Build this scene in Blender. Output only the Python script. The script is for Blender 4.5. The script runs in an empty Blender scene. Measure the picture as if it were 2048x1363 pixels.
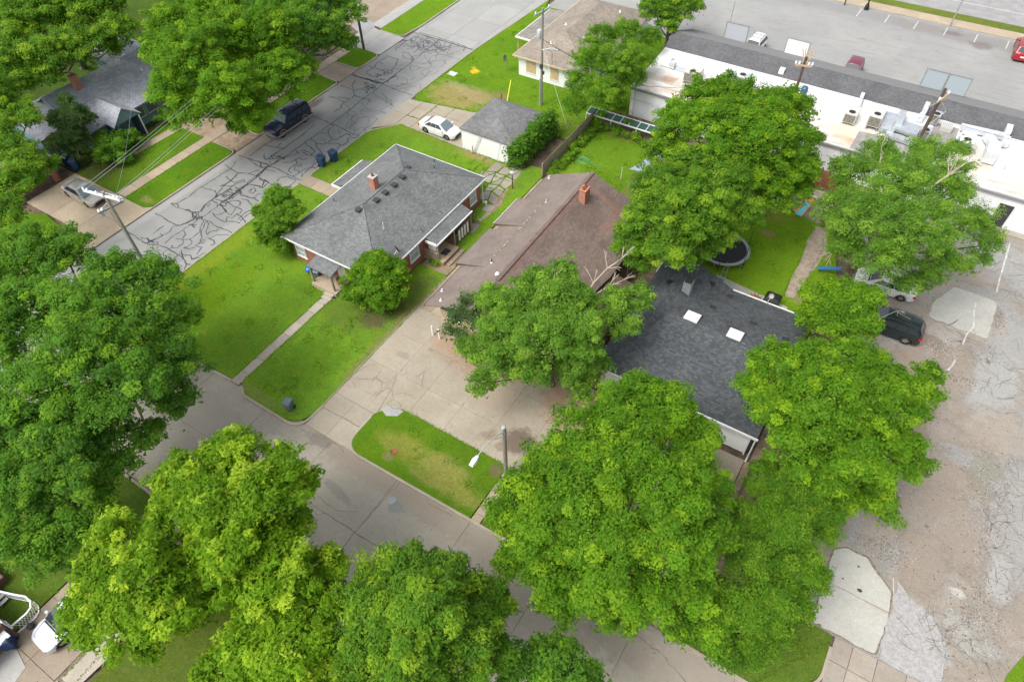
import bpy, math, random
import numpy as np
from mathutils import Vector, Matrix
R = math.radians
random.seed(7)
sc = bpy.context.scene

# ---------------------------------------------------------------- camera, world, sun, exposure
cam_data = bpy.data.cameras.new('camera')
cam = bpy.data.objects.new('camera', cam_data)
sc.collection.objects.link(cam)
sc.camera = cam
cam_data.sensor_width = 36.0
cam_data.lens = 36.0 * 1364.0 / 2048.0
cam_data.clip_start = 0.5
cam_data.clip_end = 2000.0
_p, _r, _h = R(49.83), R(-1.506), R(-33.043)
_f = Vector((math.sin(_h) * math.cos(_p), math.cos(_h) * math.cos(_p), -math.sin(_p)))
_a = Vector((math.cos(_h), -math.sin(_h), 0))
_u = _a.cross(_f)
_x = _a * math.cos(_r) + _u * math.sin(_r)
_y = -_a * math.sin(_r) + _u * math.cos(_r)
cam.matrix_world = Matrix(((_x.x, _y.x, -_f.x, 0), (_x.y, _y.y, -_f.y, 0), (_x.z, _y.z, -_f.z, 40), (0, 0, 0, 1)))

world = bpy.data.worlds.new('World')
sc.world = world
world.use_nodes = True
wn = world.node_tree.nodes
wl = world.node_tree.links
wn.clear()
SUN_EL, SUN_AZ = R(56), R(205)
sky = wn.new('ShaderNodeTexSky')
sky.sky_type = 'NISHITA'
sky.sun_disc = False
sky.sun_elevation = SUN_EL
sky.sun_rotation = SUN_AZ
sky.air_density = 1.0
sky.dust_density = 4.0
bg = wn.new('ShaderNodeBackground')
bg.inputs['Strength'].default_value = 0.15
wo = wn.new('ShaderNodeOutputWorld')
hs = wn.new('ShaderNodeHueSaturation')        # thin high cloud: a paler, less blue sky
hs.inputs['Saturation'].default_value = 0.35
wl.new(sky.outputs[0], hs.inputs['Color'])
wl.new(hs.outputs[0], bg.inputs[0])
wl.new(bg.outputs[0], wo.inputs[0])
sun_data = bpy.data.lights.new('sun', 'SUN')
sun_data.energy = 1.05
sun_data.angle = R(28)
sun_data.color = (1.0, 0.955, 0.89)
sun = bpy.data.objects.new('sun', sun_data)
sc.collection.objects.link(sun)
_d = Vector((math.sin(SUN_AZ) * math.cos(SUN_EL), math.cos(SUN_AZ) * math.cos(SUN_EL), math.sin(SUN_EL)))
sun.rotation_euler = _d.to_track_quat('Z', 'Y').to_euler()
sun.location = (0, 0, 80)
sc.view_settings.view_transform = 'Standard'
sc.view_settings.look = 'None'
sc.view_settings.gamma = 1.0
sc.view_settings.exposure = 0.92
sc.view_settings.use_curve_mapping = False

# ---------------------------------------------------------------- object helpers
COL = sc.collection

class MB:
    """collects faces; build() links them as ONE mesh object"""
    def __init__(self):
        self.v = []; self.f = []; self.m = []
    def add(self, vs, fs, mi=0):
        n = len(self.v)
        self.v += [tuple(map(float, p)) for p in vs]
        self.f += [tuple(n + i for i in q) for q in fs]
        self.m += [mi] * len(fs)
        return self
    def box(self, x0, x1, y0, y1, z0, z1, mi=0, bottom=True):
        vs = [(x0,y0,z0),(x1,y0,z0),(x1,y1,z0),(x0,y1,z0),(x0,y0,z1),(x1,y0,z1),(x1,y1,z1),(x0,y1,z1)]
        fs = [(4,5,6,7),(0,1,5,4),(1,2,6,5),(2,3,7,6),(3,0,4,7)]
        if bottom: fs.append((3,2,1,0))
        return self.add(vs, fs, mi)
    def obox(self, c, sx, sy, sz, rz=0, mi=0, M=None):
        m = Matrix.Translation(Vector(c)) @ (M if M is not None else Matrix.Rotation(rz, 4, 'Z'))
        vs = [m @ Vector((a*sx/2, b*sy/2, d*sz/2)) for d in (-1,1) for a,b in ((-1,-1),(1,-1),(1,1),(-1,1))]
        return self.add(vs, [(4,5,6,7),(0,1,5,4),(1,2,6,5),(2,3,7,6),(3,0,4,7),(3,2,1,0)], mi)
    def prism(self, poly, z0, z1, mi=0):
        n = len(poly)
        a = sum(poly[i][0]*poly[(i+1)%n][1]-poly[(i+1)%n][0]*poly[i][1] for i in range(n))
        if a < 0: poly = poly[::-1]
        vs = [(x,y,z0) for x,y in poly] + [(x,y,z1) for x,y in poly]
        fs = [tuple(range(n,2*n))] + [(i,(i+1)%n,n+(i+1)%n,n+i) for i in range(n)]
        return self.add(vs, fs, mi)
    def poly(self, pts, mi=0):
        return self.add(pts, [tuple(range(len(pts)))], mi)
    def plate(self, pts, t, mi=0):
        """a roof slab: polygon pts (ccw seen from above) with thickness t below it"""
        n = len(pts)
        vs = list(pts) + [(x,y,z-t) for x,y,z in pts]
        fs = [tuple(range(n)), tuple(range(2*n-1,n-1,-1))] + [(i,n+i,n+(i+1)%n,(i+1)%n) for i in range(n)]
        return self.add(vs, fs, mi)
    def tube(self, pts, rad, n=6, mi=0, cap=True):
        pts = [Vector(p) for p in pts]
        rs = rad if isinstance(rad, (list, tuple)) else [rad]*len(pts)
        vs = []; prev = None
        for i, p in enumerate(pts):
            t = (pts[min(i+1,len(pts)-1)] - pts[max(i-1,0)])
            if t.length < 1e-9: t = Vector((0,0,1))
            t.normalize()
            a = t.cross(Vector((0,0,1)) if abs(t.z) < .9 else Vector((1,0,0)))
            if prev is not None:
                b = prev - t*prev.dot(t)
                if b.length > 1e-6: a = b
            a.normalize(); prev = a
            b = t.cross(a)
            for k in range(n):
                w = 2*math.pi*k/n
                vs.append(p + (a*math.cos(w)+b*math.sin(w))*rs[i])
        fs = [(i*n+k, i*n+(k+1)%n, (i+1)*n+(k+1)%n, (i+1)*n+k) for i in range(len(pts)-1) for k in range(n)]
        if cap:
            fs += [tuple(range(n-1,-1,-1)), tuple(range((len(pts)-1)*n, len(pts)*n))]
        return self.add(vs, fs, mi)
    def lathe(self, prof, c=(0,0,0), n=16, mi=0, M=None):
        vs = []
        for r, z in prof:
            for k in range(n):
                w = 2*math.pi*k/n
                p = Vector((r*math.cos(w), r*math.sin(w), z))
                if M is not None: p = M @ p
                vs.append(p + Vector(c))
        m = len(prof)
        fs = [(i*n+k, i*n+(k+1)%n, (i+1)*n+(k+1)%n, (i+1)*n+k) for i in range(m-1) for k in range(n)]
        fs += [tuple(range(n-1,-1,-1)), tuple(range((m-1)*n, m*n))]
        return self.add(vs, fs, mi)
    def ribbon(self, pts, w, z0, z1, mi=0, flat=False, jitter=0, wv=None):
        P = [Vector((x,y,0)) for x,y in pts]
        L = []; Rr = []
        for i in range(len(P)):
            t = (P[min(i+1,len(P)-1)]-P[max(i-1,0)])
            if t.length < 1e-6: t = Vector((1,0,0))
            t.normalize(); nn = Vector((-t.y,t.x,0))
            ww = w*(1+random.uniform(-jitter,jitter))/2
            L.append(P[i]+nn*ww); Rr.append(P[i]-nn*ww)
        n = len(P)
        if flat:
            vs = [(a.x,a.y,z1) for a in Rr]+[(a.x,a.y,z1) for a in L]
            return self.add(vs, [(i,i+1,n+i+1,n+i) for i in range(n-1)], mi)
        vs = [(a.x,a.y,z1) for a in Rr]+[(a.x,a.y,z1) for a in L]+[(a.x,a.y,z0) for a in Rr]+[(a.x,a.y,z0) for a in L]
        fs = []
        for i in range(n-1):
            fs += [(i,i+1,n+i+1,n+i),(2*n+i,2*n+i+1,i+1,i),(n+i,n+i+1,3*n+i+1,3*n+i)]
        fs += [(0,n,3*n,2*n),(n-1,3*n-1,4*n-1,2*n-1)]
        return self.add(vs, fs, mi)
    def build(self, name, mats, parent=None, smooth=False, angle=35, world=True, kind=None, label=None):
        me = bpy.data.meshes.new(name)
        off = Vector((0,0,0))
        if parent is not None and world:
            off = parent.location.copy()
            if parent.parent is not None: off += parent.parent.location
        vs = [(x-off.x,y-off.y,z-off.z) for x,y,z in self.v]
        me.from_pydata(vs, [], self.f)
        if not isinstance(mats, (list,tuple)): mats = [mats]
        for m in mats: me.materials.append(m)
        if len(mats) > 1:
            me.polygons.foreach_set('material_index', self.m)
        me.validate()
        # metric uv per face: u along the horizontal, v up the slope
        uvl = me.uv_layers.new(name='UVMap')
        nl = len(me.loops)
        if nl and len(me.polygons) < 60000:
            co = np.empty(len(me.vertices)*3); me.vertices.foreach_get('co', co); co = co.reshape(-1,3)
            li = np.empty(nl, dtype=np.int32); me.loops.foreach_get('vertex_index', li)
            nm = np.empty(len(me.polygons)*3); me.polygons.foreach_get('normal', nm); nm = nm.reshape(-1,3)
            lt = np.empty(len(me.polygons), dtype=np.int32); me.polygons.foreach_get('loop_total', lt)
            nn = np.repeat(nm, lt, axis=0)
            u = np.stack([-nn[:,1], nn[:,0], np.zeros(nl)], 1)
            ln = np.linalg.norm(u, axis=1)
            flat = ln < 1e-3
            u[flat] = (1,0,0); ln[flat] = 1
            u /= ln[:,None]
            v = np.cross(nn, u)
            p = co[li] + np.array(off)
            uv = np.stack([(p*u).sum(1), (p*v).sum(1)], 1)
            uvl.data.foreach_set('uv', uv.ravel())
        if smooth:
            me.polygons.foreach_set('use_smooth', [True]*len(me.polygons))
            me.set_sharp_from_angle(angle=R(angle))
        me.update()
        o = bpy.data.objects.new(name, me)
        COL.objects.link(o)
        if parent is not None: o.parent = parent
        if kind: o['kind'] = kind
        if label: o['label'] = label
        return o

def tag(o, label=None, cat=None, group=None, kind=None):
    if label: o['label'] = label
    if cat: o['category'] = cat
    if group: o['group'] = group
    if kind: o['kind'] = kind
    return o

def thing(name, label, cat, loc=(0,0,0), rz=0, group=None):
    o = bpy.data.objects.new(name, None)
    o.empty_display_size = 0.3
    COL.objects.link(o)
    o.location = loc; o.rotation_euler = (0,0,rz)
    return tag(o, label, cat, group)

def copy_tree(o, parent=None, loc=None, rz=None, label=None, group=None):
    c = o.copy(); COL.objects.link(c)
    if parent is not None: c.parent = parent
    for ch in list(o.children): copy_tree(ch, c)
    if loc is not None: c.location = loc
    if rz is not None: c.rotation_euler = (0,0,rz)
    if label: c['label'] = label
    if group: c['group'] = group
    return c

def fillet(poly, radii, n=6):
    out = []
    N = len(poly)
    for i, (x,y) in enumerate(poly):
        r = radii.get(i, 0) if isinstance(radii, dict) else radii
        if not r: out.append((x,y)); continue
        p = Vector((x,y)); a = Vector(poly[i-1])-p; b = Vector(poly[(i+1)%N])-p
        la, lb = a.length, b.length; a.normalize(); b.normalize()
        ang = a.angle(b)
        d = min(r/math.tan(ang/2), la*.49, lb*.49)
        for k in range(n+1):
            t = k/n
            q = (p+a*d)*(1-t)**2 + p*2*t*(1-t) + (p+b*d)*t*t
            out.append((q.x,q.y))
    return out

def clip(poly, x0, x1, y0, y1):
    def cut(P, ins, inter):
        o = []
        for i in range(len(P)):
            a, b = P[i-1], P[i]
            if ins(b):
                if not ins(a): o.append(inter(a,b))
                o.append(b)
            elif ins(a): o.append(inter(a,b))
        return o
    def ix(v): return lambda a,b: (v, a[1]+(b[1]-a[1])*(v-a[0])/(b[0]-a[0]))
    def iy(v): return lambda a,b: (a[0]+(b[0]-a[0])*(v-a[1])/(b[1]-a[1]), v)
    P = list(poly)
    for ins, it in ((lambda p: p[0]>=x0, ix(x0)), (lambda p: p[0]<=x1, ix(x1)), (lambda p: p[1]>=y0, iy(y0)), (lambda p: p[1]<=y1, iy(y1))):
        if P: P = cut(P, ins, it)
    o = []
    for p in P:
        if not o or abs(p[0]-o[-1][0])+abs(p[1]-o[-1][1]) > 1e-3: o.append(p)
    return o

def area(P):
    return abs(sum(P[i][0]*P[(i+1)%len(P)][1]-P[(i+1)%len(P)][0]*P[i][1] for i in range(len(P))))/2

def slabs(name, poly, xs, ys, z, mat, parent, gap=.03, thick=.08, wob=.008):
    """concrete panels, one object each, cut from a polygon by joint lines"""
    xs = [-999]+sorted(xs)+[999]; ys = [-999]+sorted(ys)+[999]
    for i in range(len(xs)-1):
        for j in range(len(ys)-1):
            P = clip(poly, xs[i]+gap/2, xs[i+1]-gap/2, ys[j]+gap/2, ys[j+1]-gap/2)
            if len(P) >= 3 and area(P) > .15:
                m = MB(); dz = random.uniform(-wob, wob)
                m.prism(P, z-thick, z+dz)
                m.build(name, mat, parent)

# ---------------------------------------------------------------- materials
def srgb(r, g, b):
    f = lambda c: (c/255/12.92) if c/255 <= .04045 else ((c/255+.055)/1.055)**2.4
    return (f(r), f(g), f(b), 1)

class NT:
    def __init__(self, name):
        self.mat = bpy.data.materials.new(name); self.mat.use_nodes = True
        self.t = self.mat.node_tree; self.n = self.t.nodes
        self.b = self.n['Principled BSDF']
    def new(self, typ, **kw):
        n = self.n.new(typ)
        for k, v in kw.items():
            if k.startswith('i_'):
                key = k[2:]
                if key.isdigit(): key = int(key)
                n.inputs[key].default_value = v
            else: setattr(n, k, v)
        return n
    def link(self, a, b): self.t.links.new(a, b)
    def pos(self):
        return self.new('ShaderNodeNewGeometry').outputs['Position']
    def noise(self, vec, scale, detail=4, rough=.6, dist=0):
        n = self.new('ShaderNodeTexNoise'); n.inputs['Scale'].default_value = scale
        n.inputs['Detail'].default_value = detail; n.inputs['Roughness'].default_value = rough
        n.inputs['Distortion'].default_value = dist
        if vec is not None: self.link(vec, n.inputs['Vector'])
        return n.outputs['Fac']
    def ramp(self, fac, a, b, lo=0.0, hi=1.0):
        m = self.new('ShaderNodeMapRange'); m.interpolation_type = 'SMOOTHSTEP'
        m.inputs['From Min'].default_value = a; m.inputs['From Max'].default_value = b
        m.inputs['To Min'].default_value = lo; m.inputs['To Max'].default_value = hi
        self.link(fac, m.inputs['Value']); return m.outputs['Result']
    def mix(self, fac, c1, c2, mode='MIX'):
        m = self.new('ShaderNodeMix'); m.data_type = 'RGBA'; m.blend_type = mode
        if isinstance(fac, (int,float)): m.inputs[0].default_value = fac
        else: self.link(fac, m.inputs[0])
        for i, c in ((6,c1),(7,c2)):
            if isinstance(c, tuple): m.inputs[i].default_value = c if len(c) == 4 else c+(1,)
            else: self.link(c, m.inputs[i])
        return m.outputs[2]
    def math(self, op, a, b=None):
        m = self.new('ShaderNodeMath', operation=op)
        for i, c in ((0,a),(1,b)):
            if c is None: continue
            if isinstance(c, (int,float)): m.inputs[i].default_value = c
            else: self.link(c, m.inputs[i])
        return m.outputs[0]
    def bump(self, h, strength=.3, dist=.02):
        b = self.new('ShaderNodeBump'); b.inputs['Strength'].default_value = strength
        b.inputs['Distance'].default_value = dist
        self.link(h, b.inputs['Height']); self.link(b.outputs[0], self.b.inputs['Normal'])
    def base(self, c, rough=.85, metal=0, spec=None):
        if isinstance(c, tuple): self.b.inputs['Base Color'].default_value = c if len(c)==4 else c+(1,)
        else: self.link(c, self.b.inputs['Base Color'])
        if isinstance(rough,(int,float)): self.b.inputs['Roughness'].default_value = rough
        else: self.link(rough, self.b.inputs['Roughness'])
        self.b.inputs['Metallic'].default_value = metal
        if spec is not None: self.b.inputs['Specular IOR Level'].default_value = spec
        return self.mat
    def spot(self, pos, col, x, y, rx, ry, c, strength=1, rot=0, soft=.5, dist=.35, nscale=1.2, wob=None, rim=None):
        """soft-edged patch of another colour (dry grass, stain, repair, painted lawn shade) lying at a world position"""
        mp = self.new('ShaderNodeMapping', vector_type='TEXTURE')
        mp.inputs['Location'].default_value = (x,y,0); mp.inputs['Rotation'].default_value = (0,0,R(rot))
        mp.inputs['Scale'].default_value = (rx,ry,1000)
        self.link(pos, mp.inputs['Vector'])
        ln = self.new('ShaderNodeVectorMath', operation='LENGTH'); self.link(mp.outputs[0], ln.inputs[0])
        w = self.noise(pos, nscale, 5, .65) if wob is None else wob
        if not hasattr(self, 'fine'): self.fine = self.noise(pos, 7, 5, .8)
        d = self.math('ADD', ln.outputs['Value'], self.math('MULTIPLY', self.math('SUBTRACT', w, .5), dist*5))
        d = self.math('ADD', d, self.math('MULTIPLY', self.math('SUBTRACT', self.fine, .5), 1.3))
        f = self.ramp(d, 1-soft/2, 1+soft/2, strength, 0)
        if rim:
            g = self.math('MULTIPLY', self.ramp(d, .86, 1.0, 0, 1), self.ramp(d, 1.0, 1.2, .3, 0))
            return self.mix(g, self.mix(f, col, c), rim)
        return self.mix(f, col, c)

def flat(name, c, rough=.6, metal=0, var=.12, nscale=8, bump=0, spec=None):
    t = NT(name); p = t.pos()
    n = t.noise(p, nscale, 4)
    d = tuple(v*(1-var) for v in c[:3]); l = tuple(min(1,v*(1+var)) for v in c[:3])
    col = t.mix(t.ramp(n,.3,.7), d, l)
    if bump: t.bump(t.noise(p, nscale*4, 3), bump, .01)
    return t.base(col, rough, metal, spec)

def plain(name, c, rough=.5, metal=0, spec=None, coat=0):
    t = NT(name); t.base(c[:3], rough, metal, spec)
    if coat: t.b.inputs['Coat Weight'].default_value = coat; t.b.inputs['Coat Roughness'].default_value = .05
    return t.mat

def concrete(name, c1, c2, stain=(.13,.10,.075), stain_amt=.5, spots=(), objvar=.12, rough=.9):
    t = NT(name); p = t.pos()
    n1 = t.noise(p, .35, 5, .6, .3); n2 = t.noise(p, 2.2, 6, .7); n3 = t.noise(p, 28, 3, .6)
    col = t.mix(t.ramp(n1,.3,.7), c1, c2)
    col = t.mix(t.ramp(n2,.52,.78,0,stain_amt), col, stain)
    lum = t.new('ShaderNodeHueSaturation'); t.link(col, lum.inputs['Color'])
    oi = t.new('ShaderNodeObjectInfo')
    v = t.math('ADD', t.ramp(oi.outputs['Random'],0,1,1-objvar,1+objvar), t.ramp(n3,.25,.75,-.12,.12))
    v = t.math('ADD', v, t.ramp(t.noise(p,6,6,.8,.5),.3,.7,-.10,.10))
    t.link(v, lum.inputs['Value']); col = lum.outputs[0]
    if spots:
        w = t.noise(p, 1.6, 5, .65)
        for s in spots: col = t.spot(p, col, *s[:4], s[4], strength=s[5], rot=s[6] if len(s)>6 else 0, soft=s[7] if len(s)>7 else .6, wob=w)
    t.bump(n3, .15, .01)
    return t.base(col, rough)

def grass(name, c1, c2, dry=(.20,.17,.05), dry_amt=.35, spots=(), stripes=0):
    t = NT(name); p = t.pos()
    n1 = t.noise(p, .22, 5, .6, .4); n2 = t.noise(p, 1.3, 6, .7); n3 = t.noise(p, 14, 4, .7); n4 = t.noise(p, 55, 2, .7)
    col = t.mix(t.ramp(n1,.3,.7), c1, c2)
    col = t.mix(t.ramp(n2,.55,.85,0,dry_amt), col, dry)
    if spots:
        w = t.noise(p, .9, 6, .7)
        for s in spots: col = t.spot(p, col, *s[:4], s[4], strength=s[5], rot=s[6] if len(s)>6 else 0, soft=s[7] if len(s)>7 else .9, wob=w)
    h = t.new('ShaderNodeHueSaturation'); t.link(col, h.inputs['Color'])
    v = t.math('ADD', t.ramp(n3,.25,.75,.66,1.34), t.ramp(n4,.2,.8,-.30,.30))
    v = t.math('ADD', v, t.ramp(t.noise(p,4.5,5,.75),.3,.7,-.11,.11))
    if stripes:
        wv = t.new('ShaderNodeTexWave'); wv.bands_direction = 'DIAGONAL'; wv.inputs['Scale'].default_value = .45
        wv.inputs['Distortion'].default_value = 5
        t.link(p, wv.inputs['Vector'])
        v = t.math('ADD', v, t.ramp(wv.outputs['Fac'],0,1,-stripes,stripes))
    t.link(v, h.inputs['Value'])
    t.link(t.ramp(n2,.3,.7,.485,.515), h.inputs['Hue'])
    t.bump(t.math('ADD', n3, n4), .6, .05)
    return t.base(h.outputs[0], .95, 0, .0)

def shingles(name, c1, c2, c3, row=.15, width=.32, streak=None, spots=(), mottle=.5, gapc=None):
    t = NT(name); uv = t.new('ShaderNodeUVMap').outputs[0]; p = t.pos()
    br = t.new('ShaderNodeTexBrick'); t.link(uv, br.inputs['Vector'])
    br.offset = .5; br.inputs['Scale'].default_value = 1
    br.inputs['Brick Width'].default_value = width; br.inputs['Row Height'].default_value = row
    br.inputs['Mortar Size'].default_value = .012; br.inputs['Mortar Smooth'].default_value = .3
    br.inputs['Bias'].default_value = -.1
    br.inputs['Color1'].default_value = c1+(1,); br.inputs['Color2'].default_value = c2+(1,)
    g = gapc or tuple(v*.62 for v in c1)
    br.inputs['Mortar'].default_value = g+(1,)
    n0 = t.noise(p, 13, 3, .8); n1 = t.noise(p, .5, 5, .65); n2 = t.noise(p, 40, 2)
    col = t.mix(t.ramp(n0,.5,.75,0,mottle), br.outputs['Color'], c3)
    h = t.new('ShaderNodeHueSaturation'); t.link(col, h.inputs['Color'])
    t.link(t.math('ADD', t.ramp(n1,.3,.7,.87,1.13), t.ramp(n2,.3,.7,-.12,.12)), h.inputs['Value'])
    col = h.outputs[0]
    if streak is not None:
        col = t.mix(t.ramp(t.noise(p,1.4,5,.7),.55,.72,0,.55), col, streak)
    if spots:
        w = t.noise(p, 2.5, 6, .75)
        for s in spots: col = t.spot(p, col, *s[:4], s[4], strength=s[5], rot=s[6] if len(s)>6 else 0, soft=s[7] if len(s)>7 else .7, wob=w)
    t.bump(t.math('ADD', br.outputs['Fac'], t.math('MULTIPLY', n2, -.6)), -.5, .012)
    return t.base(col, .92, 0, .25)

def bricks(name, c1, c2, mort, w=.21, h=.07, ms=.012):
    t = NT(name); uv = t.new('ShaderNodeUVMap').outputs[0]; p = t.pos()
    br = t.new('ShaderNodeTexBrick'); t.link(uv, br.inputs['Vector'])
    br.inputs['Scale'].default_value = 1; br.inputs['Brick Width'].default_value = w; br.inputs['Row Height'].default_value = h
    br.inputs['Mortar Size'].default_value = ms
    br.inputs['Color1'].default_value = c1+(1,); br.inputs['Color2'].default_value = c2+(1,); br.inputs['Mortar'].default_value = mort+(1,)
    col = t.mix(t.ramp(t.noise(p,1.2,4),.4,.8,0,.4), br.outputs['Color'], tuple(v*.6 for v in c1))
    t.bump(br.outputs['Fac'], -.4, .01)
    return t.base(col, .9)

def boards(name, c1, c2, h=.14, rough=.7, vertical=False):
    """painted lap siding"""
    t = NT(name); uv = t.new('ShaderNodeUVMap').outputs[0]; p = t.pos()
    s = t.new('ShaderNodeSeparateXYZ'); t.link(uv, s.inputs[0])
    fr = t.math('FRACT', t.math('DIVIDE', s.outputs[0 if vertical else 1], h))
    n = t.noise(p, 1.5, 5)
    col = t.mix(t.ramp(n,.35,.75), c1, c2)
    col = t.mix(t.ramp(fr,0,.08,.18 if vertical else .45,0), col, tuple(v*.5 for v in c1))
    t.bump(fr, .4, .02)
    return t.base(col, rough)

G_LIME = (.140,.252,.020); G_MID = (.106,.202,.020); G_DEEP = (.05,.11,.006); G_DRY = (.26,.22,.06)
M = {}
M['asphalt'] = None
def build_mats():
    # street with grey seal-coated asphalt
    t = NT('asphalt_old'); p = t.pos()
    n1 = t.noise(p,.25,5,.6,.4); n2 = t.noise(p,1.8,6,.75); n3 = t.noise(p,35,3,.7)
    col = t.mix(t.ramp(n1,.3,.7), (.21,.213,.203), (.26,.26,.25))
    col = t.mix(t.ramp(n2,.55,.8,0,.35), col, (.18,.175,.165))
    w = t.noise(p, 1.0, 6, .7)
    brn = (.23,.185,.14)
    for s in ((-55.2,36.8,1.6,2.6,brn,.8),(-55.6,44.5,.9,3.4,brn,.65),(-55.2,52.3,2.0,2.3,(.25,.20,.155),.6),(-54.9,46.0,.45,1.2,(.07,.06,.05),.8),
              (-46.5,36,.7,2.6,(.30,.25,.18),.5),(-46.6,48.5,.8,3,(.36,.33,.28),.6),(-52.8,63.0,2.3,2.0,(.22,.22,.22),.6),(-46.9,25,.8,14,(.30,.295,.28),.7),(-46.9,56,.8,10,(.30,.295,.28),.7),(-55.2,28,.6,9,(.34,.33,.31),.6)):
        col = t.spot(p, col, *s[:4], s[4], strength=s[5], wob=w, soft=.8)
    h = t.new('ShaderNodeHueSaturation'); t.link(col, h.inputs['Color']); t.link(t.ramp(n3,.2,.8,.82,1.18), h.inputs['Value'])
    t.bump(n3,.25,.01); M['asphalt'] = t.base(h.outputs[0], .9)
    M['tar'] = plain('crack_tar', (.06,.065,.07), .8)
    M['tar_thin'] = plain('crack_tar_faded', (.12,.12,.12), .85)
    M['crack'] = plain('crack_dark', (.17,.135,.10), .95)
    M['joint'] = flat('joint_soil', (.19,.16,.115), .95, var=.4, nscale=5)
    M['kerb'] = concrete('kerb_concrete', (.29,.25,.19), (.38,.335,.265), objvar=.03)
    M['road_conc'] = concrete('street_concrete', (.262,.238,.19), (.315,.288,.235), (.21,.172,.13), .5, objvar=.04,
        spots=((-14,13.6,11,.8,(.225,.185,.14),.5),(-20,14.0,6,.7,(.24,.195,.15),.5),(-14.8,9.2,1.1,.30,(.10,.10,.11),.8,-20,.4),(-16.4,9.9,.30,.22,(.09,.09,.10),.8,0,.4),
               (-21.4,11.6,1.5,.3,(.17,.16,.15),.55,-10,.5),(-25,13.9,1.0,.5,(.16,.14,.12),.6),(-2.2,13.0,3.2,1.2,(.20,.17,.13),.6),(-8,12.2,5,2,(.235,.205,.165),.5),(-24,8,4,1.5,(.21,.195,.165),.5),(-33,10,4,3,(.22,.205,.175),.5),(-27,12,2,.8,(.35,.335,.30),.5),(3,13,3,1.5,(.28,.24,.2),.5),(-17.4,12.7,.5,.4,(.18,.21,.2),.6,0,.3)))
    M['road_conc2'] = concrete('street_concrete_new', (.275,.275,.26), (.31,.31,.295), (.33,.32,.30), .3, objvar=.05)
    M['drive'] = concrete('driveway_concrete', (.295,.255,.19), (.35,.31,.24), (.27,.21,.15), .35, objvar=.045,
        spots=((-13.3,20.9,1.1,1.0,(.12,.085,.06),.85,20,.7),(-15.3,20.2,.7,.4,(.19,.14,.10),.6,30,.8),(-14,19.9,.5,.35,(.20,.145,.10),.6),(-11.2,25.5,2.4,2.4,(.28,.17,.105),.8),(-19.5,26.2,3.6,2.2,(.29,.185,.12),.75),(-22.6,25.6,1.4,1.3,(.33,.23,.15),.6),
               (-23.2,24.3,.25,.12,(.2,.17,.14),.6),(-24.6,22.8,.5,.3,(.24,.2,.16),.6),(-17,23,2.2,1.2,(.30,.235,.17),.5),(-22.5,18.2,.4,.35,(.55,.5,.44),.8,0,.3),
               (-10.5,21,1.5,2.5,(.33,.235,.16),.6)))
    M['drive_grey'] = concrete('apron_concrete', (.31,.305,.285), (.37,.365,.34), (.27,.25,.22), .35, objvar=.05)
    M['drive_tan'] = concrete('tan_concrete', (.31,.25,.175), (.38,.31,.22), (.25,.18,.12), .5, objvar=.08)
    M['drive_brown'] = concrete('brown_concrete', (.235,.185,.135), (.30,.245,.185), (.26,.19,.14), .5, objvar=.05)
    M['walk'] = concrete('walk_concrete', (.31,.275,.215), (.38,.34,.275), (.27,.22,.16), .4, objvar=.1)
    M['walk_worn'] = concrete('worn_walk_concrete', (.285,.245,.20), (.34,.30,.25), (.23,.18,.14), .5, objvar=.08)
    M['pad'] = concrete('pad_concrete', (.35,.345,.305), (.41,.40,.36), (.30,.27,.21), .6, objvar=.04,
        spots=((8.9,22.6,.13,.11,(.03,.03,.03),.95,0,.3),(8.5,24.0,.07,.06,(.04,.04,.04),.9,0,.3),(7.9,22.8,.07,.06,(.04,.04,.04),.9,0,.3),(9.9,22.1,.6,.1,(.35,.30,.24),.6)))
    # worn lot: clay, gravel and broken asphalt
    t = NT('worn_lot'); p = t.pos()
    n0 = t.noise(p,.16,6,.62,.8); n1 = t.noise(p,.55,7,.7,.6); n2 = t.noise(p,3.2,6,.75); n3 = t.noise(p,26,4,.8)
    clay = t.mix(t.ramp(n1,.3,.7), (.27,.23,.185), (.34,.295,.245))
    grav = t.mix(t.ramp(n3,.3,.7), (.21,.21,.20), (.38,.375,.355))
    col = t.mix(t.ramp(n0,.47,.56), clay, grav)
    w = t.noise(p, .55, 7, .72)
    gr = (.32,.318,.30); cl = (.285,.24,.195); dk = (.19,.165,.135)
    for s in ((12.5,56,4,3.5,gr,.85),(14.5,47.5,2.6,3.6,gr,.75,30),(13.2,42.2,1.7,3.4,(.35,.35,.33),.9,-10,.4),(9.5,45.2,1.6,2.4,(.33,.31,.28),.8),(10.7,42.0,1.2,3.0,cl,.85),
              (8.9,44.6,.9,.7,dk,.9,0,.6),(12.6,49.6,.5,1.2,dk,.55),(10,53.8,3,1.2,cl,.6),(8.2,38.5,1.7,6,(.27,.20,.15),.8),(10.5,32.5,3.0,2.2,(.30,.25,.20),.8),(12.5,29.5,3.5,2.5,(.295,.245,.195),.8),(14.2,34,1.0,2.3,(.235,.225,.17),.75,15),
              (16.2,32,1.8,5,gr,.8),(9.2,25.6,1.3,1.0,(.25,.235,.21),.8),(11.6,26.2,1.4,2.2,(.30,.25,.20),.8),(12.6,21.8,1.3,1.9,(.345,.34,.33),.9,20,.35),(14.6,23.2,1.5,1.2,(.36,.355,.33),.8),(13.7,25.4,.5,.3,(.48,.47,.45),.9),(15.6,27.4,.7,1.8,(.37,.365,.345),.9),(15.2,24.6,1.0,1.4,(.27,.25,.21),.6),(11.4,28.8,.16,.16,(.17,.15,.12),.9,0,.3),(14.6,38.5,3,2,(.34,.29,.235),.6)):
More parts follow.
